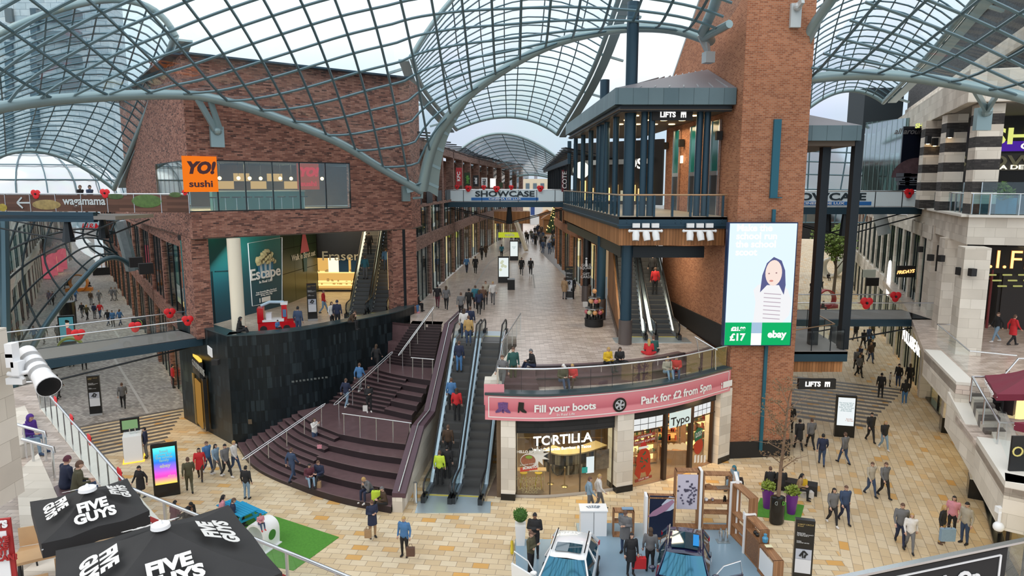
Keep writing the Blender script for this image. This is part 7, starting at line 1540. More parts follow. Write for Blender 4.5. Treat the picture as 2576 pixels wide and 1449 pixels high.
for(u0,v0),(u1,v1),dp,lb in(((1925,1227),(2055,1250),.6,'long black stone bench behind the thin tree'),((1826,1232),(1870,1236),.55,'short black stone bench with a seated figure near the gift shop')):
 a,b=G(u0,v0,0),G(u1,v1,0);q=MB();q.wall(a,b,0,.46,dp,1);one(q,'stone_bench',mat('bench_black',(.018,.018,.02),.45),lb,'bench')
# ---- car stand
st0,st1=G(1296,1356,.15),G(1868,1352,.15);q=MB();q.prism([xy(st0),(2.7,25.6),(2.7,26.9),(9.5,26.9),(9.3,25.0),(9.0,18.6),(.2,18.4)],.01,.15);sf=one(q,'display_floor',mat('stand_floor',(.22,.33,.42),.3),'low pale blue grey platform of the car display stand','platform')
q=MB();q.box((.06,25.0,.14),(.06,1.6,.1));
q=MB();q.tube([(.0,25.5,.1),(.0,24.6,.1)],.06,4);one(q,'hazard_edge',mat('hazard',(.6,.45,.02),.5),'yellow and black hazard strip on the corner of the display platform','edge strip')
WALN2=blocks('walnut_slats',[(0,(.22,.105,.05)),(1,(.34,.18,.09))],(.15,.07,.035),.08,4,.004,rough=.45,offset=0)
def car(label,loc,ang,paint,h=1.58,pano=False,door=1):
 o=thing('display_car',label,'car',loc);m_=Matrix.Rotation(ang,3,'Z');P=lambda x,y,z:Vector(loc)+m_@Vector((x,y,z));GLC=mat('car_glass',(.008,.05,.075),.03,0,spec=1.0,coat=1)
 secs=[(2.12,.70,.5,.9,.92),(2.0,.86,.35,.95,1.0),(1.3,.92,.3,.97,1.02),(0,.92,.28,.97,1.0),(-.95,.92,.28,.95,1.02),(-1.6,.91,.3,.86,.95),(-2.0,.84,.35,.74,.82),(-2.18,.68,.45,.62,.66)]
 q=MB();q.grid([[P(x*w,y,z) for x,z in((-.92,lo),(-1,lo+.12),(-1,be-.12),(-.95,be),(-.7,tp_),(0,tp_+.03),(.7,tp_),(.95,be),(1,be-.12),(1,lo+.12),(.92,lo))] for y,w,lo,be,tp_ in secs]);
 for s_ in(0,-1):y,w,lo,be,tp_=secs[s_];q.poly([P(x*w,y,z) for x,z in((-.92,lo),(-1,be-.1),(-.7,tp_),(.7,tp_),(1,be-.1),(.92,lo))][::1 if s_==0 else-1])
 q.build('body',paint,o,smooth=50)
 ry0,ry1,rw=1.35,-.30,.60
 q=MB();q.grid([[P(x*rw*k,y,z-abs(x)**2*.06) for x in(-1,-.6,0,.6,1)] for y,z,k in((ry0+.15,h-.10,.95),(ry0,h-.04,1),(.5,h,1.02),(ry1,h-.05,1),(ry1-.1,h-.10,.98))]);q.build('roof',paint,o,smooth=50)
 ws=[P(-.60,ry1-.08,h-.12),P(.60,ry1-.08,h-.12),P(.80,-1.12,1.0),P(-.80,-1.12,1.0)]
 q=MB();q.grid([[lerp(lerp(ws[0],ws[3],t),lerp(ws[1],ws[2],t),s)+m_@Vector((0,-.10*math.sin(s*3.14),.02*math.sin(s*3.14))) for s in[i/8 for i in range(9)]] for t in(0,.5,1)]);q.build('windscreen',mat('windscreen_glass',(.06,.19,.27),.05,.9),o,smooth=60)
 q=MB();q.poly([P(-.58,ry0+.13,h-.14),P(.58,ry0+.13,h-.14),P(.74,1.95,1.02),P(-.74,1.95,1.02)]);q.build('rear_window',GLC,o)
 for s_ in(-1,1):
  q=MB();q.poly([P(s_*.62,ry1,h-.13),P(s_*.62,.45,h-.10),P(s_*.88,.45,.98),P(s_*.88,-.95,.98)]);q.build('side_window',GLC,o);q=MB();q.poly([P(s_*.62,.52,h-.10),P(s_*.62,ry0,h-.13),P(s_*.86,1.6,.98),P(s_*.88,.52,.98)]);q.build('side_window',GLC,o)
  q=MB();q.tube([P(s_*.62,ry0+.1,h-.1),P(s_*.63,ry1-.05,h-.1),P(s_*.86,-1.1,.98)],.035,6);q.tube([P(s_*.62,.48,h-.1),P(s_*.9,.48,.98)],.03,6);q.tube([P(s_*.6,ry0+.1,h-.12),P(s_*.82,1.9,1.0)],.06,6);q.build('pillar',paint,o,smooth=50)
  q=MB();q.tube([P(s_*.56,ry0,h+.02),P(s_*.57,ry1+.15,h+.02)],.022,6);q.build('roof_rail',INOX if pano else BLK,o)
  q=MB();q.ball(P(s_*1.05,-.85,1.06),(.13,.08,.08),10,6);q.build('mirror',paint,o,smooth=60)
  for y in(1.35,-1.4):
   q=MB();q.tube([P(s_*.72,y,.34),P(s_*.95,y,.34)],.34,22);q.build('tyre',BLKM,o,smooth=40);q=MB();q.tube([P(s_*.945,y,.34),P(s_*.96,y,.34)],.22,14);q.build('alloy',INOX,o)
  q=MB();q.box(P(s_*.78,2.05,.85),(.22,.1,.14),rz=ang);q.build('tail_lamp',mat('tail_red',(.45,.01,.02),.2),o);q=MB();q.ball(P(s_*.66,-2.05,.66),(.17,.08,.07),10,6);q.build('head_lamp',mat('lamp_clear',(.6,.62,.65),.1),o)
 q=MB();y0,y1=(.95,-.22) if pano else(.42,-.18);q.grid([[P(x,y,h+.012-abs(x)*.05) for x in(-.45,0,.45)] for y in(y0,y1)]);q.build('glass_roof',GLC,o)
 hx=P(door*.92,-.9,0);a=ang+(-1.0 if door>0 else 1.0)*1.0;n_=Matrix.Rotation(a,3,'Z');q=MB();W2=lambda y,z,x=0:hx+n_@Vector((x,y,z));q.add([W2(0,.35),W2(1.15,.35),W2(1.2,.98),W2(0,.95)]+[W2(0,.35,.07*door),W2(1.15,.35,.07*door),W2(1.2,.98,.07*door),W2(0,.95,.07*door)],[(0,1,2,3),(7,6,5,4),(0,4,5,1),(1,5,6,2),(2,6,7,3),(3,7,4,0)]);q.build('open_door',paint,o);q=MB();q.tube([W2(0,.95),W2(.45,1.36),W2(1.1,1.44),W2(1.2,.98)],.025,6);q.build('door_frame',INOX,o)
 return o
WP_=mat('car_white',(.80,.82,.84),.2,coat=1);DP=mat('car_midnight',(.010,.012,.045),.15,coat=1)
car('white display car with its door open on the car stand',(1.95,22.0,.15),-.23,WP_,1.60,False,-1);dk=car('dark blue display car with a glass roof and open door on the car stand',(6.05,22.3,.15),-.27,DP,1.58,True,1)
m_=Matrix.Rotation(-.27,3,'Z');P=lambda x,y,z:Vector((6.05,22.3,.15))+m_@Vector((x,y,z))
q=MB();q.add([P(.28,.0,1.605),P(.48,.0,1.60),P(.48,.8,1.60),P(.28,.8,1.605)],[(0,1,2,3)]);q.build('blue_roof_patch',mat('patch_blue',(.01,.25,.65),.3),dk)  # plain blue rectangle lying on the dark car's glass roof
def shelf(label,c_,w,h,rz,z0=.15,tiers=(),face=None,white=False):
 o=thing('display_shelf',label,'shelf',(*c_,z0));m_=Matrix.Rotation(rz,3,'Z');W=lambda x,y,z:Vector((*c_,z0))+m_@Vector((x,y,z));dp=.36;q=MB()
 for s_ in(-1,1):q.box(W(s_*w/2,0,h/2),(.06,dp,h),rz=rz)
 q.box(W(0,0,h-.03),(w,dp,.06),rz=rz);q.box(W(0,0,.03),(w,dp,.06),rz=rz);q.build('carcass',WALN2,o)
 for t in tiers:q=MB();q.box(W(0,0,t),(w,dp,.04),rz=rz);q.build('shelf_board',WALN2,o)
 if face:q=MB();q.box(W(0,-dp/2+.03,face[1]),(w-.12,.03,face[2]),rz=rz);q.build('panel',face[0],o)
 if white:q=MB();q.box(W(white*(w/2+.07),0,h/2+.02),(.1,dp+.1,h+.04),rz=rz);q.build('white_upright',WHT,o)
 return o,W
o,W=shelf('walnut display panel with a pale jigsaw-scatter poster behind the dark car',(7.2,26.6),.95,2.5,-.05,face=(mat('poster_lilac',(.55,.52,.62),.5),1.6,1.5),white=1);q=MB()
for k in range(46):a=random.random()*6.28;r_=random.random()**.6;q.box(W(.4*r_*math.cos(a),-.17,1.6+.62*r_*math.sin(a)),(.07,.02,.07),rz=-.05)
q.build('pictured_pieces',mat('piece_dark',(.10,.09,.14),.5),o)
o,W=shelf('tall open walnut shelf with ornaments behind the dark car',(8.4,26.5),1.1,2.4,-.05,tiers=(1.75,1.15,.7))
for x,z,w_,h_,lb,mm in((-.35,1.77,.3,.1,'stack of brown books on the top tier of the tall walnut shelf',WALN),(.25,1.77,.5,.05,'wire tray on the top tier of the tall walnut shelf',mat('tray_wire',(.25,.2,.16),.4)),(-.4,1.17,.14,.14,'white cup ornament on the tall walnut shelf',WHT),(-.15,1.17,.13,.13,'silver mesh ball on the tall walnut shelf',INOX),(.35,1.17,.14,.26,'black robot figure on the tall walnut shelf',BLK)):
 q=MB();c_=W(x,-.02,z)
 if 'robot' in lb:q.box(c_+UP*.12,(.12,.07,.12));q.box(c_+UP*.22,(.08,.07,.07));q.box(c_+Vector((-.04,0,.03)),(.04,.06,.06));q.box(c_+Vector((.04,0,.03)),(.04,.06,.06))
 elif 'books' in lb:
  for j in range(3):q.box(c_+UP*(.02+j*.035),(.32-j*.02,.22,.03),rz=j*.2)
 elif 'tray' in lb:q.box(c_+UP*.01,(.5,.26,.02));q.tube([c_+Vector((-.2,0,.06)),c_+Vector((.2,.05,.07))],.02,6)
 else:q.lathe((c_.x,c_.y),[(.03,c_.z),(.08,c_.z+.06),(.07,c_.z+.13)],12)
 one(q,'ornament',mm,lb,'ornament')
o,W=shelf('walnut panel with a speedboat poster behind the people at the car stand',(5.95,25.7),1.05,1.8,-.05,face=(mat('poster_navy',(.012,.018,.045),.4),.98,1.75),white=-1);q=MB();q.poly([W(x,-.18,z) for x,z in((-.55,.95),(-.35,1.2),(.0,1.45),(.42,1.72),(.5,1.62),(.2,1.25),(-.2,1.02))]);q.build('pictured_boat',mat('boat_mauve',(.36,.20,.30),.4),o);q=MB();q.poly([W(x,-.175,z) for x,z in((.0,1.5),(.3,1.85),(.55,1.8),(.57,1.4),(.35,1.25),(.1,1.2))]);q.build('pictured_wake',mat('wake',(.50,.55,.65),.6),o)
o,W=shelf('low open walnut shelf with brochures beside the white counter',(4.5,25.9),.8,1.1,-.05,tiers=(.62,))
for x,z,lb in((.15,1.16,'flat brochure tray on top of the low walnut shelf'),(-.1,.66,'striped brochure standing in the low walnut shelf')):q=MB();q.box(W(x,-.05,z+(.02 if z>1 else.17)),(.45,.2,.03) if z>1 else(.2,.04,.3));one(q,'brochure',mat('brochure_blue',(.20,.32,.45),.4),lb,'brochure')
ctr=thing('counter','white two-door counter with fanned leaflets at the back of the car stand','counter',(3.3,26.1,.15));q=MB();q.box((3.3,26.1,.68),(1.05,.6,1.06));q.build('cabinet',WHT,ctr);q=MB();q.box((3.3,26.1,1.23),(1.12,.66,.05));q.build('top',WHT,ctr);q=MB();q.box((3.3,25.79,.68),(.012,.01,1.0));q.build('door_gap',BLKM,ctr)
for k in range(9):q=MB();q.box((3.1+k*.05,26.1+.03*math.sin(k*.4),1.26+k*.002),(.1,.2,.004),rz=.6-k*.14);one(q,'leaflet',mat('leaflet_%d'%(k%2),[(.15,.2,.26),(.5,.55,.6)][k%2],.4),'folded leaflet in the fan on the white counter','leaflet','leaflets fanned on the counter')
o,W=shelf('tall walnut side shelf with a white end panel right of the dark car',(9.15,25.3),1.3,2.2,-1.4,tiers=(1.0,.5),white=-1);q=MB();q.box((9.15,26.35,1.28),(.12,.9,2.4),rz=-.2);one(q,'white_partition',WHT,'tall white partition panel at the back right corner of the car stand','partition')
q=MB();q.box(W(.2,-.05,1.2),(.3,.04,.32),rz=-1.4);one(q,'picture_frame',WHT,'small white picture frame in the tall walnut side shelf','frame')
o,W=shelf('middle walnut side shelf with a patterned panel right of the dark car',(9.2,23.95),1.1,1.55,-1.45,tiers=(1.05,),face=(mat('carved_panel',(.20,.10,.05),.6,noise=.7,nscale=22),.55,1.0),white=-1);q=MB();q.ball(W(-.05,-.05,1.14),.08,8,6);q.ball(W(.12,-.05,1.14),.08,8,6);one(q,'binoculars',BLK,'black binoculars in the middle walnut side shelf','ornament')
o,W=shelf('lowest walnut side shelf with a white notice at the front right of the car stand',(9.25,22.7),1.2,1.1,-1.5,face=(WHT,.55,.8));c_=W(-.5,0,1.2);q=MB();q.lathe((c_.x,c_.y),[(.09,c_.z),(.11,c_.z+.15),(.05,c_.z+.22),(.06,c_.z+.3)],12);one(q,'blue_bottle',mat('bottle_blue',(.06,.25,.42),.3),'light blue bottle on the lowest walnut side shelf','bottle');q=MB();q.box(W(-.2,0,1.21),(.25,.2,.006));one(q,'paper_sheet',mat('sheet_yellow',(.68,.64,.42),.6),'pale yellow paper sheet on the lowest walnut side shelf','paper')
fe=thing('fire_extinguisher','chrome fire extinguisher pair by the white partition','extinguisher',(8.4,25.4,.15));q=MB()
for x in(8.3,8.52):q.lathe((x,25.4),[(.08,.16),(.08,.55),(.04,.62),(.03,.72)],12)
q.build('cylinder',INOX,fe,smooth=40);q=MB();q.box((8.4,25.4,.158),(.5,.35,.015));q.build('stand',mat('stand_grey',(.2,.25,.28),.4),fe)
p=G(1309,1368,.15);tb2=thing('topiary','clipped round green bush in a tall white planter at the corner of the car stand','plant',p);q=MB();q.prism([(p.x-.17,p.y-.17),(p.x+.17,p.y-.17),(p.x+.17,p.y+.17),(p.x-.17,p.y+.17)],.15,1.0);q.v=[(p.x+(x-p.x)*(1.25 if z>.5 else.95),p.y+(y-p.y)*(1.25 if z>.5 else.95),z) for x,y,z in q.v];q.build('planter',WHT,tb2);q=MB();q.ball(p+UP*1.2,.27,18,12);q.build('bush_core',mat('bush',(.03,.09,.01),.8,noise=.6,nscale=14),tb2,smooth=60);q=MB();leafy(q,p+UP*1.2,.3,700,.06);q.build('leaves',mat('bush_leaf',(.05,.15,.012),.7,noise=.5,nscale=10),tb2)
fr_=thing('framework_display','silver framework display on black plinths far down the left street','display',G(285,690,0));p=G(285,688,0);q=MB();q.box(p+UP*.6,(5.5,3,1.2),rz=.5);q.build('plinth',BLK,fr_);q=MB()
for k in range(7):
 a=p+Vector((-2.4+k*.8,-.6+.3*k,1.2));q.tube([a,a+UP*2.2],.06,5);q.tube([a+UP*(1+.15*k),a+Vector((1.2,.4,1.6))],.05,5)
q.build('framework',INOX,fr_);q=MB();p=G(262,655,0);q.box(p+Vector((0,0,2.6)),(2.6,.6,3.2),rz=.5);one(q,'lit_box',emit('far_white_box',(.95,.97,1),1.1),'bright white lit box display furthest down the left street','display')
# =====================================================  PEOPLE
def joints(k):
 J=dict(pe=(0,0,.95),wa=(0,0,1.1),ch=(0,0,1.29),ne=(0,.01,1.47),he=(0,-.015,1.605),hp=0,sw=.185,
   kl=(.1,-.01,.5),al=(.11,.03,.08),kr=(-.1,-.01,.5),ar=(-.11,.03,.08),el=(.25,.04,1.13),wl=(.26,-.05,.88),er=(-.25,.04,1.13),wr=(-.26,-.05,.88))
 if k=='walk':J.update(kl=(.09,-.16,.53),al=(.09,-.27,.11),kr=(-.09,.03,.49),ar=(-.09,.3,.14),el=(.25,.14,1.15),wl=(.25,.12,.9),er=(-.25,-.07,1.14),wr=(-.23,-.24,.95))
 if k=='phone':J.update(el=(.23,.02,1.13),wl=(.07,-.24,1.2),er=(-.23,.02,1.13),wr=(-.06,-.24,1.17),hp=28,kl=(.1,-.04,.5))
 if k=='arms':J.update(el=(.25,-.03,1.13),wl=(-.1,-.19,1.14),er=(-.25,-.03,1.13),wr=(.1,-.2,1.19))
 if k=='photo':J.update(el=(.23,-.12,1.22),wl=(.08,-.32,1.45),er=(-.23,-.12,1.22),wr=(-.05,-.32,1.45))
 if k in('sit','low','cross','lean'):
  d=.10
  J.update(pe=(0,0,d),wa=(0,-.03,.26),ch=(0,-.07,.44),ne=(0,-.09,.62),he=(0,-.13,.75),hp=14,el=(.24,-.08,.3),wl=(.1,-.32,.26),er=(-.24,-.08,.3),wr=(-.1,-.32,.26),
    kl=(.13,-.43,.11),al=(.13,-.42,-.36),kr=(-.12,-.43,.11),ar=(-.12,-.45,-.36))
  if k=='low':J.update(kl=(.12,-.40,.2),al=(.12,-.55,-.22),kr=(-.12,-.40,.2),ar=(-.12,-.6,-.22),wl=(.07,-.36,.3),wr=(-.07,-.36,.3))
  if k=='cross':J.update(kl=(.36,-.27,.1),al=(-.06,-.36,.06),kr=(-.36,-.27,.1),ar=(.08,-.42,.06),hp=24)
  if k=='lean':J.update(wa=(0,-.06,.25),ch=(0,-.17,.4),ne=(0,-.27,.55),he=(0,-.35,.66),hp=32,wl=(.04,-.38,.42),wr=(-.04,-.38,.4),el=(.22,-.28,.2),er=(-.22,-.28,.2))
 for a in('pe','wa','ch','ne','he','kl','al','kr','ar','el','wl','er','wr'):J[a]=Vector(J[a])
 return J
BODY={}
def body(k):
 if k in BODY:return BODY[k]
 J=joints(k);mb=MB();X=Vector((1,0,0));sp_=[J['pe'],J['wa'],J['ch'],lerp(J['ch'],J['ne'],.72),J['ne'],lerp(J['ne'],J['he'],.6)]
 vs=[]
 for i,(w,d) in enumerate(((.175,.135),(.165,.125),(.195,.135),(.17,.105),(.065,.065),(.055,.058))):
  t=(sp_[min(i+1,5)]-sp_[max(i-1,0)]).normalized();f=t.cross(X).normalized()
  vs.append([sp_[i]+X*w*math.cos(a)+f*d*math.sin(a) for a in[j*6.283/12 for j in range(12)]])
 n=12;fl_=[(i*n+j,i*n+(j+1)%n,(i+1)*n+(j+1)%n,(i+1)*n+j) for i in range(5) for j in range(n)]+[tuple(range(n))[::-1],tuple(range(5*n,6*n))]
 mb.add([p for r_ in vs for p in r_],fl_);bones=[(J['pe'],J['ch'],1),(J['ch'],J['ne']-Vector((0,0,.05)),1),(J['ne']+Vector((0,0,.03)),J['he'],0)];hands=[]
 mb.ball(J['pe']-Vector((0,0,.02)),(.17,.13,.12))
 sh=lerp(J['ch'],J['ne'],.66)
 for s,kn,an,eb,wr in((1,'kl','al','el','wl'),(-1,'kr','ar','er','wr')):
  hip=J['pe']+Vector((.09*s,0,-.03));kn,an,eb,wr=J[kn],J[an],J[eb],J[wr];so_=sh+Vector((J['sw']*s,0,0))
  for pts,rr in(([hip,lerp(hip,kn,.5),kn],[.098,.088,.062]),([kn,lerp(kn,an,.35),an],[.062,.062,.043]),([so_,lerp(so_,eb,.5),eb],[.072,.062,.05]),([eb,wr],[.05,.036])):mb.tube(pts,rr,10);mb.ball(pts[0],rr[0]*1.02,10,8);mb.ball(pts[-1],rr[-1]*1.02,10,8)
  toe=an+Vector((.02*s,-.17,-.035));mb.tube([an+Vector((0,.05,-.035)),an+Vector((0,-.04,-.03)),toe],[.045,.05,.035],10)
  bones+=[(hip-Vector((0,0,.05)) if k in('stand',) else lerp(hip,kn,.15),kn,2),(kn,an+(kn-an)*.1,2),(an,toe,3),(so_,eb,1),(eb,wr,1)];hands.append((wr,(wr-eb).normalized(),s))
 me=bpy.data.meshes.new('b');me.from_pydata(mb.v,[],mb.f);o=bpy.data.objects.new('b',me);C.objects.link(o)
 m_=o.modifiers.new('r','REMESH');m_.mode='VOXEL';m_.voxel_size=.021;m2=o.modifiers.new('s','SMOOTH');m2.iterations=5;m2.factor=.6
 ev=o.evaluated_get(bpy.context.evaluated_depsgraph_get());r_=bpy.data.meshes.new_from_object(ev);bpy.data.objects.remove(o)
 q=MB();q.v=[tuple(v.co) for v in r_.vertices];q.f=[tuple(p.vertices) for p in r_.polygons]
 for p in r_.polygons:
  c=p.center;best=(9,0)
  for a,b,g in bones:
   ab=b-a;t=max(0,min(1,(c-a).dot(ab)/ab.length_squared));best=min(best,((c-a-ab*t).length-(.07 if g==1 else 0.03),g))
  q.mi.append(best[1])
 rot=Matrix.Rotation(R(J['hp']),3,'X');H=lambda x,y,z:J['he']+rot@Vector((x,y,z));b0=len(q.v);q.use(0)
 q.ball((0,0,0),1,14,12)
 for i in range(b0,len(q.v)):x,y,z=q.v[i];w=1-max(0,-z)*.32;q.v[i]=tuple(H(x*.074*w,(y*.093-(.012 if z<-.3 and y<0 else 0))*(1-max(0,-z)*.12),z*.115))
 q.add([H(-.014,-.088,-.02),H(.014,-.088,-.02),H(0,-.112,-.022),H(0,-.09,.03)],[(0,1,2),(0,2,3),(2,1,3)])
 for s in(-1,1):q.ball(H(.075*s,.005,-.005),(.01,.02,.032),6,5);q.use(4).ball(H(.03*s,-.083,.012),(.011,.008,.007),6,4);q.ball(H(.03*s,-.086,.032),(.018,.006,.004),6,4);q.use(0)
 q.use(4).ball(H(0,-.085,-.055),(.022,.008,.006),6,4);q.use(0)
 for wr,d,s in hands:
  side=d.cross(Vector((0,0,1)) if abs(d.z)<.8 else Vector((0,1,0))).normalized();nn=side.cross(d);q.tube([wr-d*.02,wr+d*.04,wr+d*.09],[.026,.034,.032],8)
  for j,L in enumerate((.062,.072,.068,.052)):b=wr+d*.085+side*(.024-.016*j);q.tube([b,b+d*L*.55+nn*.008,b+d*L*.8+nn*.03],[.0085,.008,.006],6)
  b=wr+d*.03+side*.03;q.tube([b,b+side*.025+d*.03,b+side*.028+d*.06+nn*.01],[.011,.009,.007],6)
 me=bpy.data.meshes.new('person_body');me.from_pydata(q.v,[],q.f);me.polygons.foreach_set('material_index',q.mi);me.polygons.foreach_set('use_smooth',[True]*len(q.f))
 for _ in range(5):me.materials.append(None)
 me.update();BODY[k]=me;return me
HAIR={}
def hairmesh(k,st):
 if(k,st) in HAIR:return HAIR[k,st]
 J=joints(k);rot=Matrix.Rotation(R(J['hp']),3,'X');q=MB();r_={'s':(.083,.101,.122),'l':(.088,.105,.124),'b':(.088,.106,.130),'h':(.105,.118,.14),'c':(.084,.102,.123)}[st];q.ball((0,0,0),r_,16,12);keep=[]
 for f in q.f:
  c=sum((Vector(q.v[i]) for i in f),Vector())/len(f)
  if{'s':c.z>.045 or(c.y>-.01 and c.z>-.05),'c':c.z>.045 or(c.y>-.01 and c.z>-.05),'l':c.z>.05 or c.y>-.02,'b':c.z>.03 or(c.y>.0 and c.z>-.04),'h':c.y>-.045 or c.z>.07}[st]:keep.append(f)
 q.f=keep;q.mi=[0]*len(keep)
 if st=='l':q.ball((0,.075,-.16),(.085,.045,.17),10,8)
 if st=='c':q.box((0,-.13,.05),(.13,.09,.012))
 if st=='h':q.ball((0,.03,-.14),(.11,.09,.07),10,6)
 me=bpy.data.meshes.new('hair');me.from_pydata([tuple(J['he']+rot@Vector(v)) for v in q.v],[],q.f);me.polygons.foreach_set('use_smooth',[True]*len(q.f));me.materials.append(None);me.update();HAIR[k,st]=me;return me
PALC=dict(k=(.014,.014,.016),n=(.015,.022,.055),g=(.13,.13,.135),b=(.06,.17,.36),r=(.52,.02,.025),w=(.62,.60,.58),t=(.34,.22,.12),o=(.07,.065,.035),j=(.035,.06,.12),l=(.20,.30,.40),p=(.60,.25,.30),y=(.62,.40,.02),d=(.02,.085,.075),u=(.07,.02,.22),m=(.11,.06,.04),v=(.5,.65,.05),e=(.38,.34,.27),f=(.06,.035,.02),z=(.42,.27,.10),c=(.03,.15,.20),x=(.10,.025,.04))
SKIN=[mat('skin_light',(.55,.34,.25),.55),mat('skin_brown',(.25,.13,.08),.55)];FACE=mat('face_dark',(.06,.025,.02),.5)
cl=lambda ch:mat('cloth_'+ch,PALC[ch],.8,noise=.15,nscale=9)
def person(u,v,z,pose,face,cols,label,h=1.7,group=None,P=None,coat=0):
 """cols: top, trousers, shoes, hair colour, hair style, optional skin digit"""
 p=Vector(P) if P is not None else G(u,v,z);k=h/1.72;me=body(pose)
 o=bpy.data.objects.new('person',me);C.objects.link(o);o.location=p;o.rotation_euler=(0,0,R(face));o.scale=(k,k,k);tag(o,label,'person',group)
 sk=SKIN[1] if len(cols)>5 else SKIN[0]
 for i,m_ in enumerate((sk,cl(cols[0]),cl(cols[1]),cl(cols[2]),FACE)):o.material_slots[i].link='OBJECT';o.material_slots[i].material=m_
 hm=bpy.data.objects.new({'b':'beanie','h':'hood','c':'cap'}.get(cols[4],'hair'),hairmesh(pose,cols[4]));C.objects.link(hm);hm.parent=o;hm.material_slots[0].link='OBJECT';hm.material_slots[0].material=cl(cols[3])
 if coat and pose not in('sit','low','cross','lean'):
  if 'coat' not in HAIR:q=MB();q.lathe((0,0),[(.205,.62),(.195,.85),(.185,1.05),(.17,1.12)],16,cap=False);q.v=[(x,y*.82,z_) for x,y,z_ in q.v];me=bpy.data.meshes.new('coat_skirt');me.from_pydata(q.v,[],q.f);me.polygons.foreach_set('use_smooth',[True]*len(q.f));me.materials.append(None);HAIR['coat']=me
  c=bpy.data.objects.new('coat_skirt',HAIR['coat']);C.objects.link(c);c.parent=o;c.material_slots[0].link='OBJECT';c.material_slots[0].material=cl(cols[0])
 return o
S1=M-.0;T1=M;T2_=M-.375
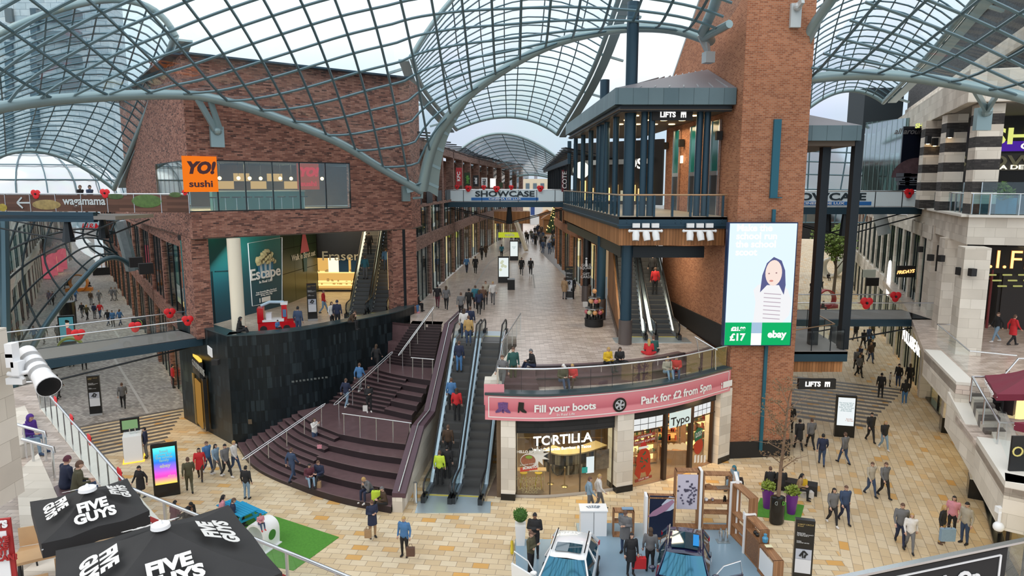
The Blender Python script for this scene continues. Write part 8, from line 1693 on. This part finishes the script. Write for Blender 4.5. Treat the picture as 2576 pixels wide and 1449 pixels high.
LIST=[
(1018,1400,0,'stand',-15,'bkkzs','woman in a bright blue open jacket standing alone on the plaza with a dark bag',1.66),
(938,1353,0,'phone',30,'ntkms','woman in a dark coat looking at her phone at the foot of the stairs',1.65,1),
(622,1255,0,'stand',170,'klkks','person in a black jacket and pale jeans seen from behind at the stair foot',1.6),
(505,1208,0,'walk',20,'rfkkl','woman in a long red coat left of the stairs',1.65,1),
(524,1192,0,'walk',60,'bjwms','walker in a blue jacket at the left of the group by the slate wall',1.7),(546,1197,0,'walk',70,'lgwkl','walker in pale blue in the group by the slate wall',1.65),(570,1202,0,'walk',60,'gkwks','grey jacketed walker in the group by the slate wall',1.75),(592,1190,0,'walk',75,'wjkzs','pale topped walker at the right of the group by the slate wall',1.7),
(478,1240,0,'walk',-150,'ookms','walker in olive clothes just right of the rainbow kiosk',1.75),(357,1262,0,'walk',-20,'kkkks','man in a black coat left of the rainbow kiosk',1.72,1),(369,1152,0,'stand',-70,'ngkkc','person in a navy jacket at the white charging kiosk',1.7),(736,1212,.1,'walk',150,'jjkms','walker in dark denim stepping onto the lowest curved steps',1.7),
(1345,1402,.15,'arms',-10,'kkkks1','man in a black jacket with folded arms beside the white car',1.82),(1335,1447,.15,'arms',60,'okkmc','man in an olive jacket and brown cap beside the white car',1.72),(1571,1392,.15,'phone',-30,'gjkms','man in a long grey coat at the white counter',1.78,1),(1586,1447,.15,'stand',10,'kkkkl','woman in black holding a red box between the two cars',1.65,1),(1634,1436,.15,'stand',170,'gkkfl','person in grey standing beside the dark car',1.7),
(2392,1343,0,'stand',-40,'pkmkl','woman in a pink top in the trio at lower right',1.66),(2366,1367,0,'stand',40,'kzmzl','woman in a black jacket and tan trousers in the trio at lower right',1.64),(2424,1368,0,'stand',-70,'ejkks','man in a beige sweater and dark jeans in the trio at lower right',1.78),
(2092,1322,0,'walk',0,'gkwkl','walker in grey at the left of the pair near the purple pots',1.68),(2122,1316,0,'walk',0,'jnkms','walker in blue at the right of the pair near the purple pots',1.7),(2188,1248,0,'walk',10,'ejkms','walker in a beige jacket in the pair right of the long bench',1.66),(2222,1252,0,'walk',10,'gkkms','walker in grey brown in the pair right of the long bench',1.72),(2262,1372,0,'walk',-20,'gnkms','tall walker in grey with dark trousers on the open paving left of the trio',1.8),(2286,1388,0,'walk',-20,'wgkzl','walker in pale clothes close behind the tall grey walker',1.62),
(2066,1172,0,'walk',160,'njkks','walker in navy carrying a bag left of the white kiosk',1.72),(2122,1168,0,'walk',-160,'gjkms','walker in grey passing in front of the white kiosk',1.72),(2188,1112,0,'walk',0,'kkkks','walker in black just right of the white kiosk',1.72),(2222,1132,0,'walk',5,'klwzl','walker in black with pale blue trousers right of the white kiosk',1.66),(1987,1088,0,'stand',170,'kkkkl','dark figure in the sunlit strip nearest the tower',1.7),(2008,1132,0,'walk',180,'kkkks','dark figure in the middle of the sunlit strip by the tower',1.75,1),(2038,1130,0,'walk',180,'gkkms','dark grey figure at the right of the sunlit strip by the tower',1.75),
(1850,1212,.46,'sit',-60,'llkch','person in a grey blue coat and teal headscarf seated on the short black bench',1.65),(1938,1218,.46,'sit',175,'kkkms','left of the two dark figures seated with backs turned on the long bench',1.62),(1966,1222,.46,'sit',175,'kkkks','right of the two dark figures seated with backs turned on the long bench',1.7),(2008,1232,.46,'sit',60,'tkkkl','woman in a tan jacket with long dark hair seated on the long bench',1.62),
(1482,1292,0,'walk',90,'lgkms','faint walker in pale blue outside the restaurant front',1.7),(1506,1284,0,'walk',90,'wgkzs','faint walker in white outside the restaurant front',1.7),
(582,1304,.44,'sit',120,'nkkms','man in a navy jacket at the blue picnic table',1.74),(556,1292,.44,'sit',120,'pjkkl','woman in pale pink with a dark ponytail at the blue picnic table',1.62),(655,1318,1.12,'low',40,'pjrms','small child in pink sitting on top of the white arch',.95),(470,1300,.1,'lean',60,'kkkks1','man resting chin on hand beyond the black parasols',1.7),(437,1308,.1,'sit',160,'xkkks','dark haired person seated below the railing between the parasols',1.65),
(793,1126,.62,'photo',60,'wjkfl','girl with long hair taking a phone photo on the lower stairs with a pink bag',1.62),(929,1038,1.72,'phone',20,'kkwkl','girl in black tracksuit and white trainers on the middle flight of stairs',1.62),(872,1025,1.9,'walk',160,'nlwms','person in pale trousers climbing beside the middle stair rail',1.68),(906,985,2.4,'walk',160,'bgwms','person in a light blue jacket climbing higher beside the middle stair rail',1.7),(948,935,3.1,'walk',160,'kkkfl','dark figure climbing past the top of the slate wall',1.7),
(778,1205,.62,'low',30,'xlkkl','girl in maroon sitting with hand to face on the lower seat steps',1.6),(806,1200,.62,'low',-20,'nkkms','man in navy bending over food on the lower seat steps',1.75),(932,1235,.62,'lean',-40,'gnwzs','young man in a grey tracksuit top eating on the seat steps',1.75),(969,1268,.31,'low',-60,'fkkgs','grey haired man with carrier bags sitting at the end of the lowest step',1.7),
(1291,966,4.95,'stand',15,'dokms','man in a dark green jacket standing at the left end of the terrace',1.78),(1264,985,4.95,'walk',-20,'ggkms','grey figure beside the man in green at the terrace corner',1.7),(1342,922,M,'low',-70,'knkgs','grey haired man in a black jacket looking at his phone on the top seat step',1.75),(1414,960,T2_,'low',20,'ojkwc','man in a white cap sitting on the lower terrace tier',1.75),(1441,957,T2_,'low',-20,'rfkzl','woman with blond hair in an orange red coat on the lower terrace tier',1.65),(1526,915,M,'low',30,'ykkzs','curly haired youth in a yellow and black jacket on the upper terrace tier',1.72),(1557,912,M,'cross',10,'kkkfl','long haired girl in black cross-legged on the upper terrace tier',1.62),(1632,893,M,'cross',170,'rrkzl','blond woman in a scarlet coat seen from behind on the deck edge',1.65),(1645,888,M,'cross',190,'dkkms','man in dark green leaning on the woman in scarlet',1.75),(1676,938,T2_,'low',15,'elkzl','blond woman in a pale green jacket and jeans at the right of the terrace',1.65),(1700,936,T2_,'low',-10,'rjkks','dark haired man in a red jacket at the right of the terrace',1.74),
(752,846,M,'stand',170,'jjkks','man in a blue waistcoat seen from behind at the slate wall',1.75),(600,836,WZ+.06,'low',100,'kkkkh','hooded figure in black sitting on the corner of the slate wall',1.7),(697,826,M+.6,'sit',60,'bkkks','small child in blue sitting in the red ride',1.0),(836,824,M,'stand',60,'wkkfl','person in white behind the slate wall left of the escalators',1.6),(850,826,M,'stand',175,'nkknb','man in a navy coat and navy cap behind the slate wall',1.75),(880,812,WZ,'lean',80,'fkkfs','person in brown reclining on the slate wall coping',1.65),(815,790,M,'walk',90,'rlkms','red topped figure walking past the glowing jewellery shop',1.65),
(1036,772,M+.4,'sit',80,'gbpzl','blond girl in grey and pale jeans sitting below the brick pier',1.62),(1048,768,M+.4,'sit',70,'kkkkl','girl in patterned black beside the blond girl below the brick pier',1.62),
(1101,776,M,'walk',180,'kxkks','left walker in black of the pair at the start of the central street',1.7),(1123,780,M,'walk',180,'gkkfl','right walker with a grey backpack of the pair at the start of the central street',1.7),(1174,687,M,'walk',170,'bnkms','walker in a blue top on the left side of the central street',1.65),(1196,689,M,'walk',180,'kkkms','walker in black with a brown bag on the left side of the central street',1.75,1),(1222,765,M,'walk',0,'ekkms','faint walker in beige in the middle of the deck, left one',1.72),(1240,766,M,'walk',0,'wgkzs','faint pale walker in the middle of the deck, right one',1.7),(1312,693,M,'walk',0,'kgkks','man in black with a carrier bag right of the nearer screen kiosk, left of two',1.75,1),(1335,694,M,'walk',0,'kkwms','walker in black right of the nearer screen kiosk, right of two',1.72),(1420,753,M,'stand',150,'tgkms','person in a tan coat reading the map totem by the brick pier',1.68,1),(1439,752,M,'stand',190,'kkkgs','man in a black coat reading the map totem by the brick pier',1.75,1),(1482,772,M,'stand',90,'fkkfl','woman in dark brown with a white carrier bag by the information column',1.62,1),(1262,650,M,'walk',180,'ckkfl','walker in turquoise behind the kiosks on the left of the street',1.68),(1150+62,655,M,'walk',170,'kkkks','dark walker in the shade of the left shopfronts of the central street',1.72),(1222,648,M,'walk',170,'fkkms','brown coated walker in the shade of the left shopfronts of the central street',1.7,1),
(311,1028,0,'walk',-150,'gkkms','lone walker on the grey paving between totem and jeweller',1.72),(148,1005,0,'walk',180,'kkkks','dark walker beyond the white floodlight',1.72),(437,976,0,'stand',120,'rkkks','person in a red jacket with a black rucksack looking in a left street shop window',1.7),
(172,718,.45,'sit',-60,'kkkks','dark figure sitting at the left end of the orange loop seat',1.7),(222,720,.45,'sit',60,'kkkks','dark figure sitting at the right end of the orange loop seat',1.7),(253,801,0,'walk',0,'rjkms','walker in a red jacket among the dark walkers of the left street',1.75),
(191,759,0,'walk',180,'bjkms','walker in bright blue in front of the orange loop seat',1.7),(50,868,0,'walk',0,'zkkms','walker in mustard at the far left behind the glass bridge',1.7),(180,905,.45,'sit',30,'kkkks','dark figure seated under the left glass bridge, left one',1.7),(212,912,.45,'sit',30,'kkkks','dark figure seated under the left glass bridge, right one',1.7),
(2214,1000,0,'stand',160,'kkkks','dark walker alone on the stripes of the right street',1.72),(2238,972,0,'stand',60,'wkkks','small child in white on the stripes of the right street',1.05),(2258,975,0,'stand',-60,'kjwks','adult in black and jeans bending over the child in the right street',1.75),(2274,1017,0,'stand',170,'kbwkl','woman in black and bright jeans on the stripes of the right street',1.68),(2286,975,0,'stand',150,'kkkfl','tall dark figure behind the woman in bright jeans',1.75),(2083,700,.35,'sit',0,'kkkks','figure sitting inside the white ring tunnel',1.7),(2068,775,.45,'sit',40,'kkkks','figure sitting in the red loop seat',1.7),
(2545,870,M,'walk',90,'rkkms','blurred figure in a red coat on the right deck under the cinema terrace',1.72,1),(2505,862,M,'walk',-90,'klwms','figure in pale jeans on the right deck under the cinema terrace',1.7),(2490,1010,ZL+.5,'sit',60,'kkkks','dark figure on the low wall half hidden by the maroon parasol',1.7),(2525,1022,ZL,'stand',-40,'lnkms','person in pale blue under the maroon parasol',1.7),
(72,1108,M+.45,'sit',85,'uljuh','person in a purple hood seated by the stone wall at left',1.75),(163,1228,M+.45,'sit',150,'nnkxb','person in a burgundy beanie and fur hooded coat on the near left terrace',1.75),(192,1240,M+.45,'sit',130,'ojkms','brown haired person in an olive fur hooded coat on the near left terrace',1.75),
]
for e_ in LIST:person(*e_[:7],h=e_[7],coat=len(e_)>8)
person(0,0,0,'stand',0,'vkkkc','guard in a yellow high visibility jacket on the central cinema bridge',P=D(1425,500,66.8)[:2]+(U,)) if False else person(0,0,0,'stand',30,'vkkkc','guard in a yellow high visibility jacket at the right end of the central cinema bridge',P=(D(1427,500,66.8).x,66.8,U))
for u,c_,lb in((190,'kkkms','head of a dark haired person above the restaurant bridge, left one'),(215,'jkkks','head of a person in denim blue above the restaurant bridge, right one')):p=V(u,490,A_,B_);person(0,0,0,'walk',80,c_,lb,P=(p.x-.6,p.y+1.4,12.5))
for t,o_,f,c_,lb in((.93,.1,180,'nkkms','topmost dark figure stepping off the long escalator'),(.86,-.15,180,'wjkfl','person in white near the top of the long escalator'),(.80,.2,180,'zjkms','person in orange tan near the top of the long escalator'),(.66,-.1,180,'nbkms','person in navy with bright jeans high on the long escalator'),(.47,-.2,180,'bkkms','person in blue midway up the long escalator'),(.42,.15,180,'rkkfl','person in red midway up the long escalator'),(.25,0,180,'fkkms','person in brown low on the long escalator'),(.16,.1,180,'kkkks','person in black low on the long escalator'),(.13,-.2,180,'vkkms','person with a high visibility yellow top at the bottom of the long escalator')):
 s=t*9.15;z=max(0,min(M,(s-1.3)/6.35*M));person(0,0,0,'stand',f-6,c_,lb,P=(-3.35+.95*t+o_,29.5+9.1*t,z+.12))
for t,a,b,c_,lb in((.55,D(898,800,44.3),D(952,590,56),'kkkks','dark figure riding the left escalator under the brick block'),(.35,D(898,800,44.3),D(952,590,56),'cgkms','figure in teal grey lower on the left escalator under the brick block'),(.4,D(952,790,45.3),D(996,590,57),'bjkms','figure in orange and blue on the right escalator under the brick block'),(.3,Vector((8.75,37.9,0)),Vector((9.2,51.5,0)),'rkkms','figure in red on the right escalator under the lift balcony'),(.38,Vector((8.75,37.9,0)),Vector((9.2,51.5,0)),'kkkks','dark figure on the right escalator under the lift balcony')):
 L=math.hypot(b.x-a.x,b.y-a.y);s=t*L;top=U-.2 if a.x>0 else ZB+.1;person(0,0,0,'stand',180,c_,lb,P=(a.x+(b.x-a.x)*t,a.y+(b.y-a.y)*t,M+max(0,(s-1.3)/(L-2.8))*(top-M)+.12))
for k,(u,v,c_) in enumerate(((1160,800,'gkkms'),(1180,788,'kkkks'),(1205,792,'nkkfl'),(1215,780,'mkkms'),(1196,778,'ckkms'))):person(u,v,M,'walk',180,c_,['grey figure at the head of the long escalators, leftmost','black clad figure at the head of the long escalators','navy clad figure at the head of the long escalators, rightmost in front','brown clad figure at the head of the long escalators, furthest right','teal clad figure at the back of the cluster by the long escalators'][k])
random.seed(5)
def crowd(n,fu,z,label,group,f=None):
 for k in range(n):u,v=fu(k);person(u,v,z,random.choice(('walk','walk','stand')),random.choice((0,180,170,10)) if f is None else f,random.choice('kkkngfojb')+random.choice('kkjg')+'k'+random.choice('kfmz')+random.choice('ssl'),label,group=group)
crowd(26,lambda k:(random.uniform(1345,1402)-max(0,(600-(580+k*2.3))*.1),580+k*2.4),M,'shopper in winter clothes in the dense crowd far up the central street','crowd far up the central street')
crowd(10,lambda k:(1288+k*6.5+random.uniform(-3,3),612+random.uniform(-8,14)),M,'shopper in winter clothes in the thinner crowd by the street stairs','crowd by the street stairs')
crowd(13,lambda k:([135,180,230,251,282,292,208,220,239,273,285,303,125][k],[768,758,767,765,757,757,800,806,802,820,822,819,766][k]),0,'dark winter-coated walker among those between orange loop and glass bridge','walkers in the left street')
crowd(6,lambda k:([34,88,112,148,72,58][k],[872,866,865,862,803,806][k]),0,'dark walker seen through the rails at the far end of the left glass bridge','walkers behind the left bridge')
crowd(16,lambda k:(2148+random.uniform(-12,30),640+k*7.4),0,'dark winter-coated walker far down the right street beyond the glass bridge','walkers far down the right street')
crowd(12,lambda k:(2150+random.uniform(0,45),850+k*9),0,'dark walker between the right glass bridge and the striped paving','walkers under the right bridge')
crowd(3,lambda k:([2040,2050,2066][k],[740,752,735][k]),0,'dark walker glimpsed left of the steel posts in the right street','walkers left of the posts')
def bag(u,v,z,s,c_,label,P=None):
 p=Vector(P) if P else G(u,v,z);o=thing('bag',label,'bag',p);q=MB();w,d__,h_=s;q.prism([(p.x-w/2,p.y-d__/2),(p.x+w/2,p.y-d__/2),(p.x+w/2,p.y+d__/2),(p.x-w/2,p.y+d__/2)],p.z,p.z+h_);q.build('bag_body',cl(c_),o);q=MB();q.tube([p+Vector((-w*.25,0,h_)),p+Vector((-w*.15,0,h_+.13)),p+Vector((w*.15,0,h_+.13)),p+Vector((w*.25,0,h_))],.01,5);q.build('handle',cl('m'),o)
for a in((1033,1398,.35,(.32,.14,.34),'m','dark brown bag hanging beside the woman in the blue jacket'),(926,1352,.3,(.26,.14,.34),'t','brown paper bag held by the woman at the stair foot'),(800,1226,.31,(.28,.16,.3),'t','brown paper bag on the lower seat step'),(947,1262,.31,(.4,.2,.5),'v','bright green and white carrier bag on the lowest steps'),(962,1280,.0,(.36,.2,.45),'g','grey carrier bag at the foot of the stairs'),(804,1128,1.25,(.22,.08,.18),'p','bright pink handbag of the girl taking a photo'),(919,1034,2.3,(.24,.1,.3),'w','white shopping bag held by the girl on the middle flight'),(2030,1250,0,(.5,.3,.28),'w','white patterned holdall on the ground by the long bench'),(2021,1222,.65,(.3,.15,.3),'y','yellow gift bag on the lap of the woman in tan'),(2382,1360,.7,(.55,.15,.5),'l','big pale blue bag carried in the trio at lower right'),(1607,1428,.4,(.5,.2,.4),'r','red box carried by the woman in black at the car stand'),(1472,772,M+.45,(.3,.14,.35),'w','white carrier bag by the sweet dispensers'),(1690,950,T,(.25,.18,.3),'z','brown rucksack between the couple at the right of the terrace')):bag(*a)
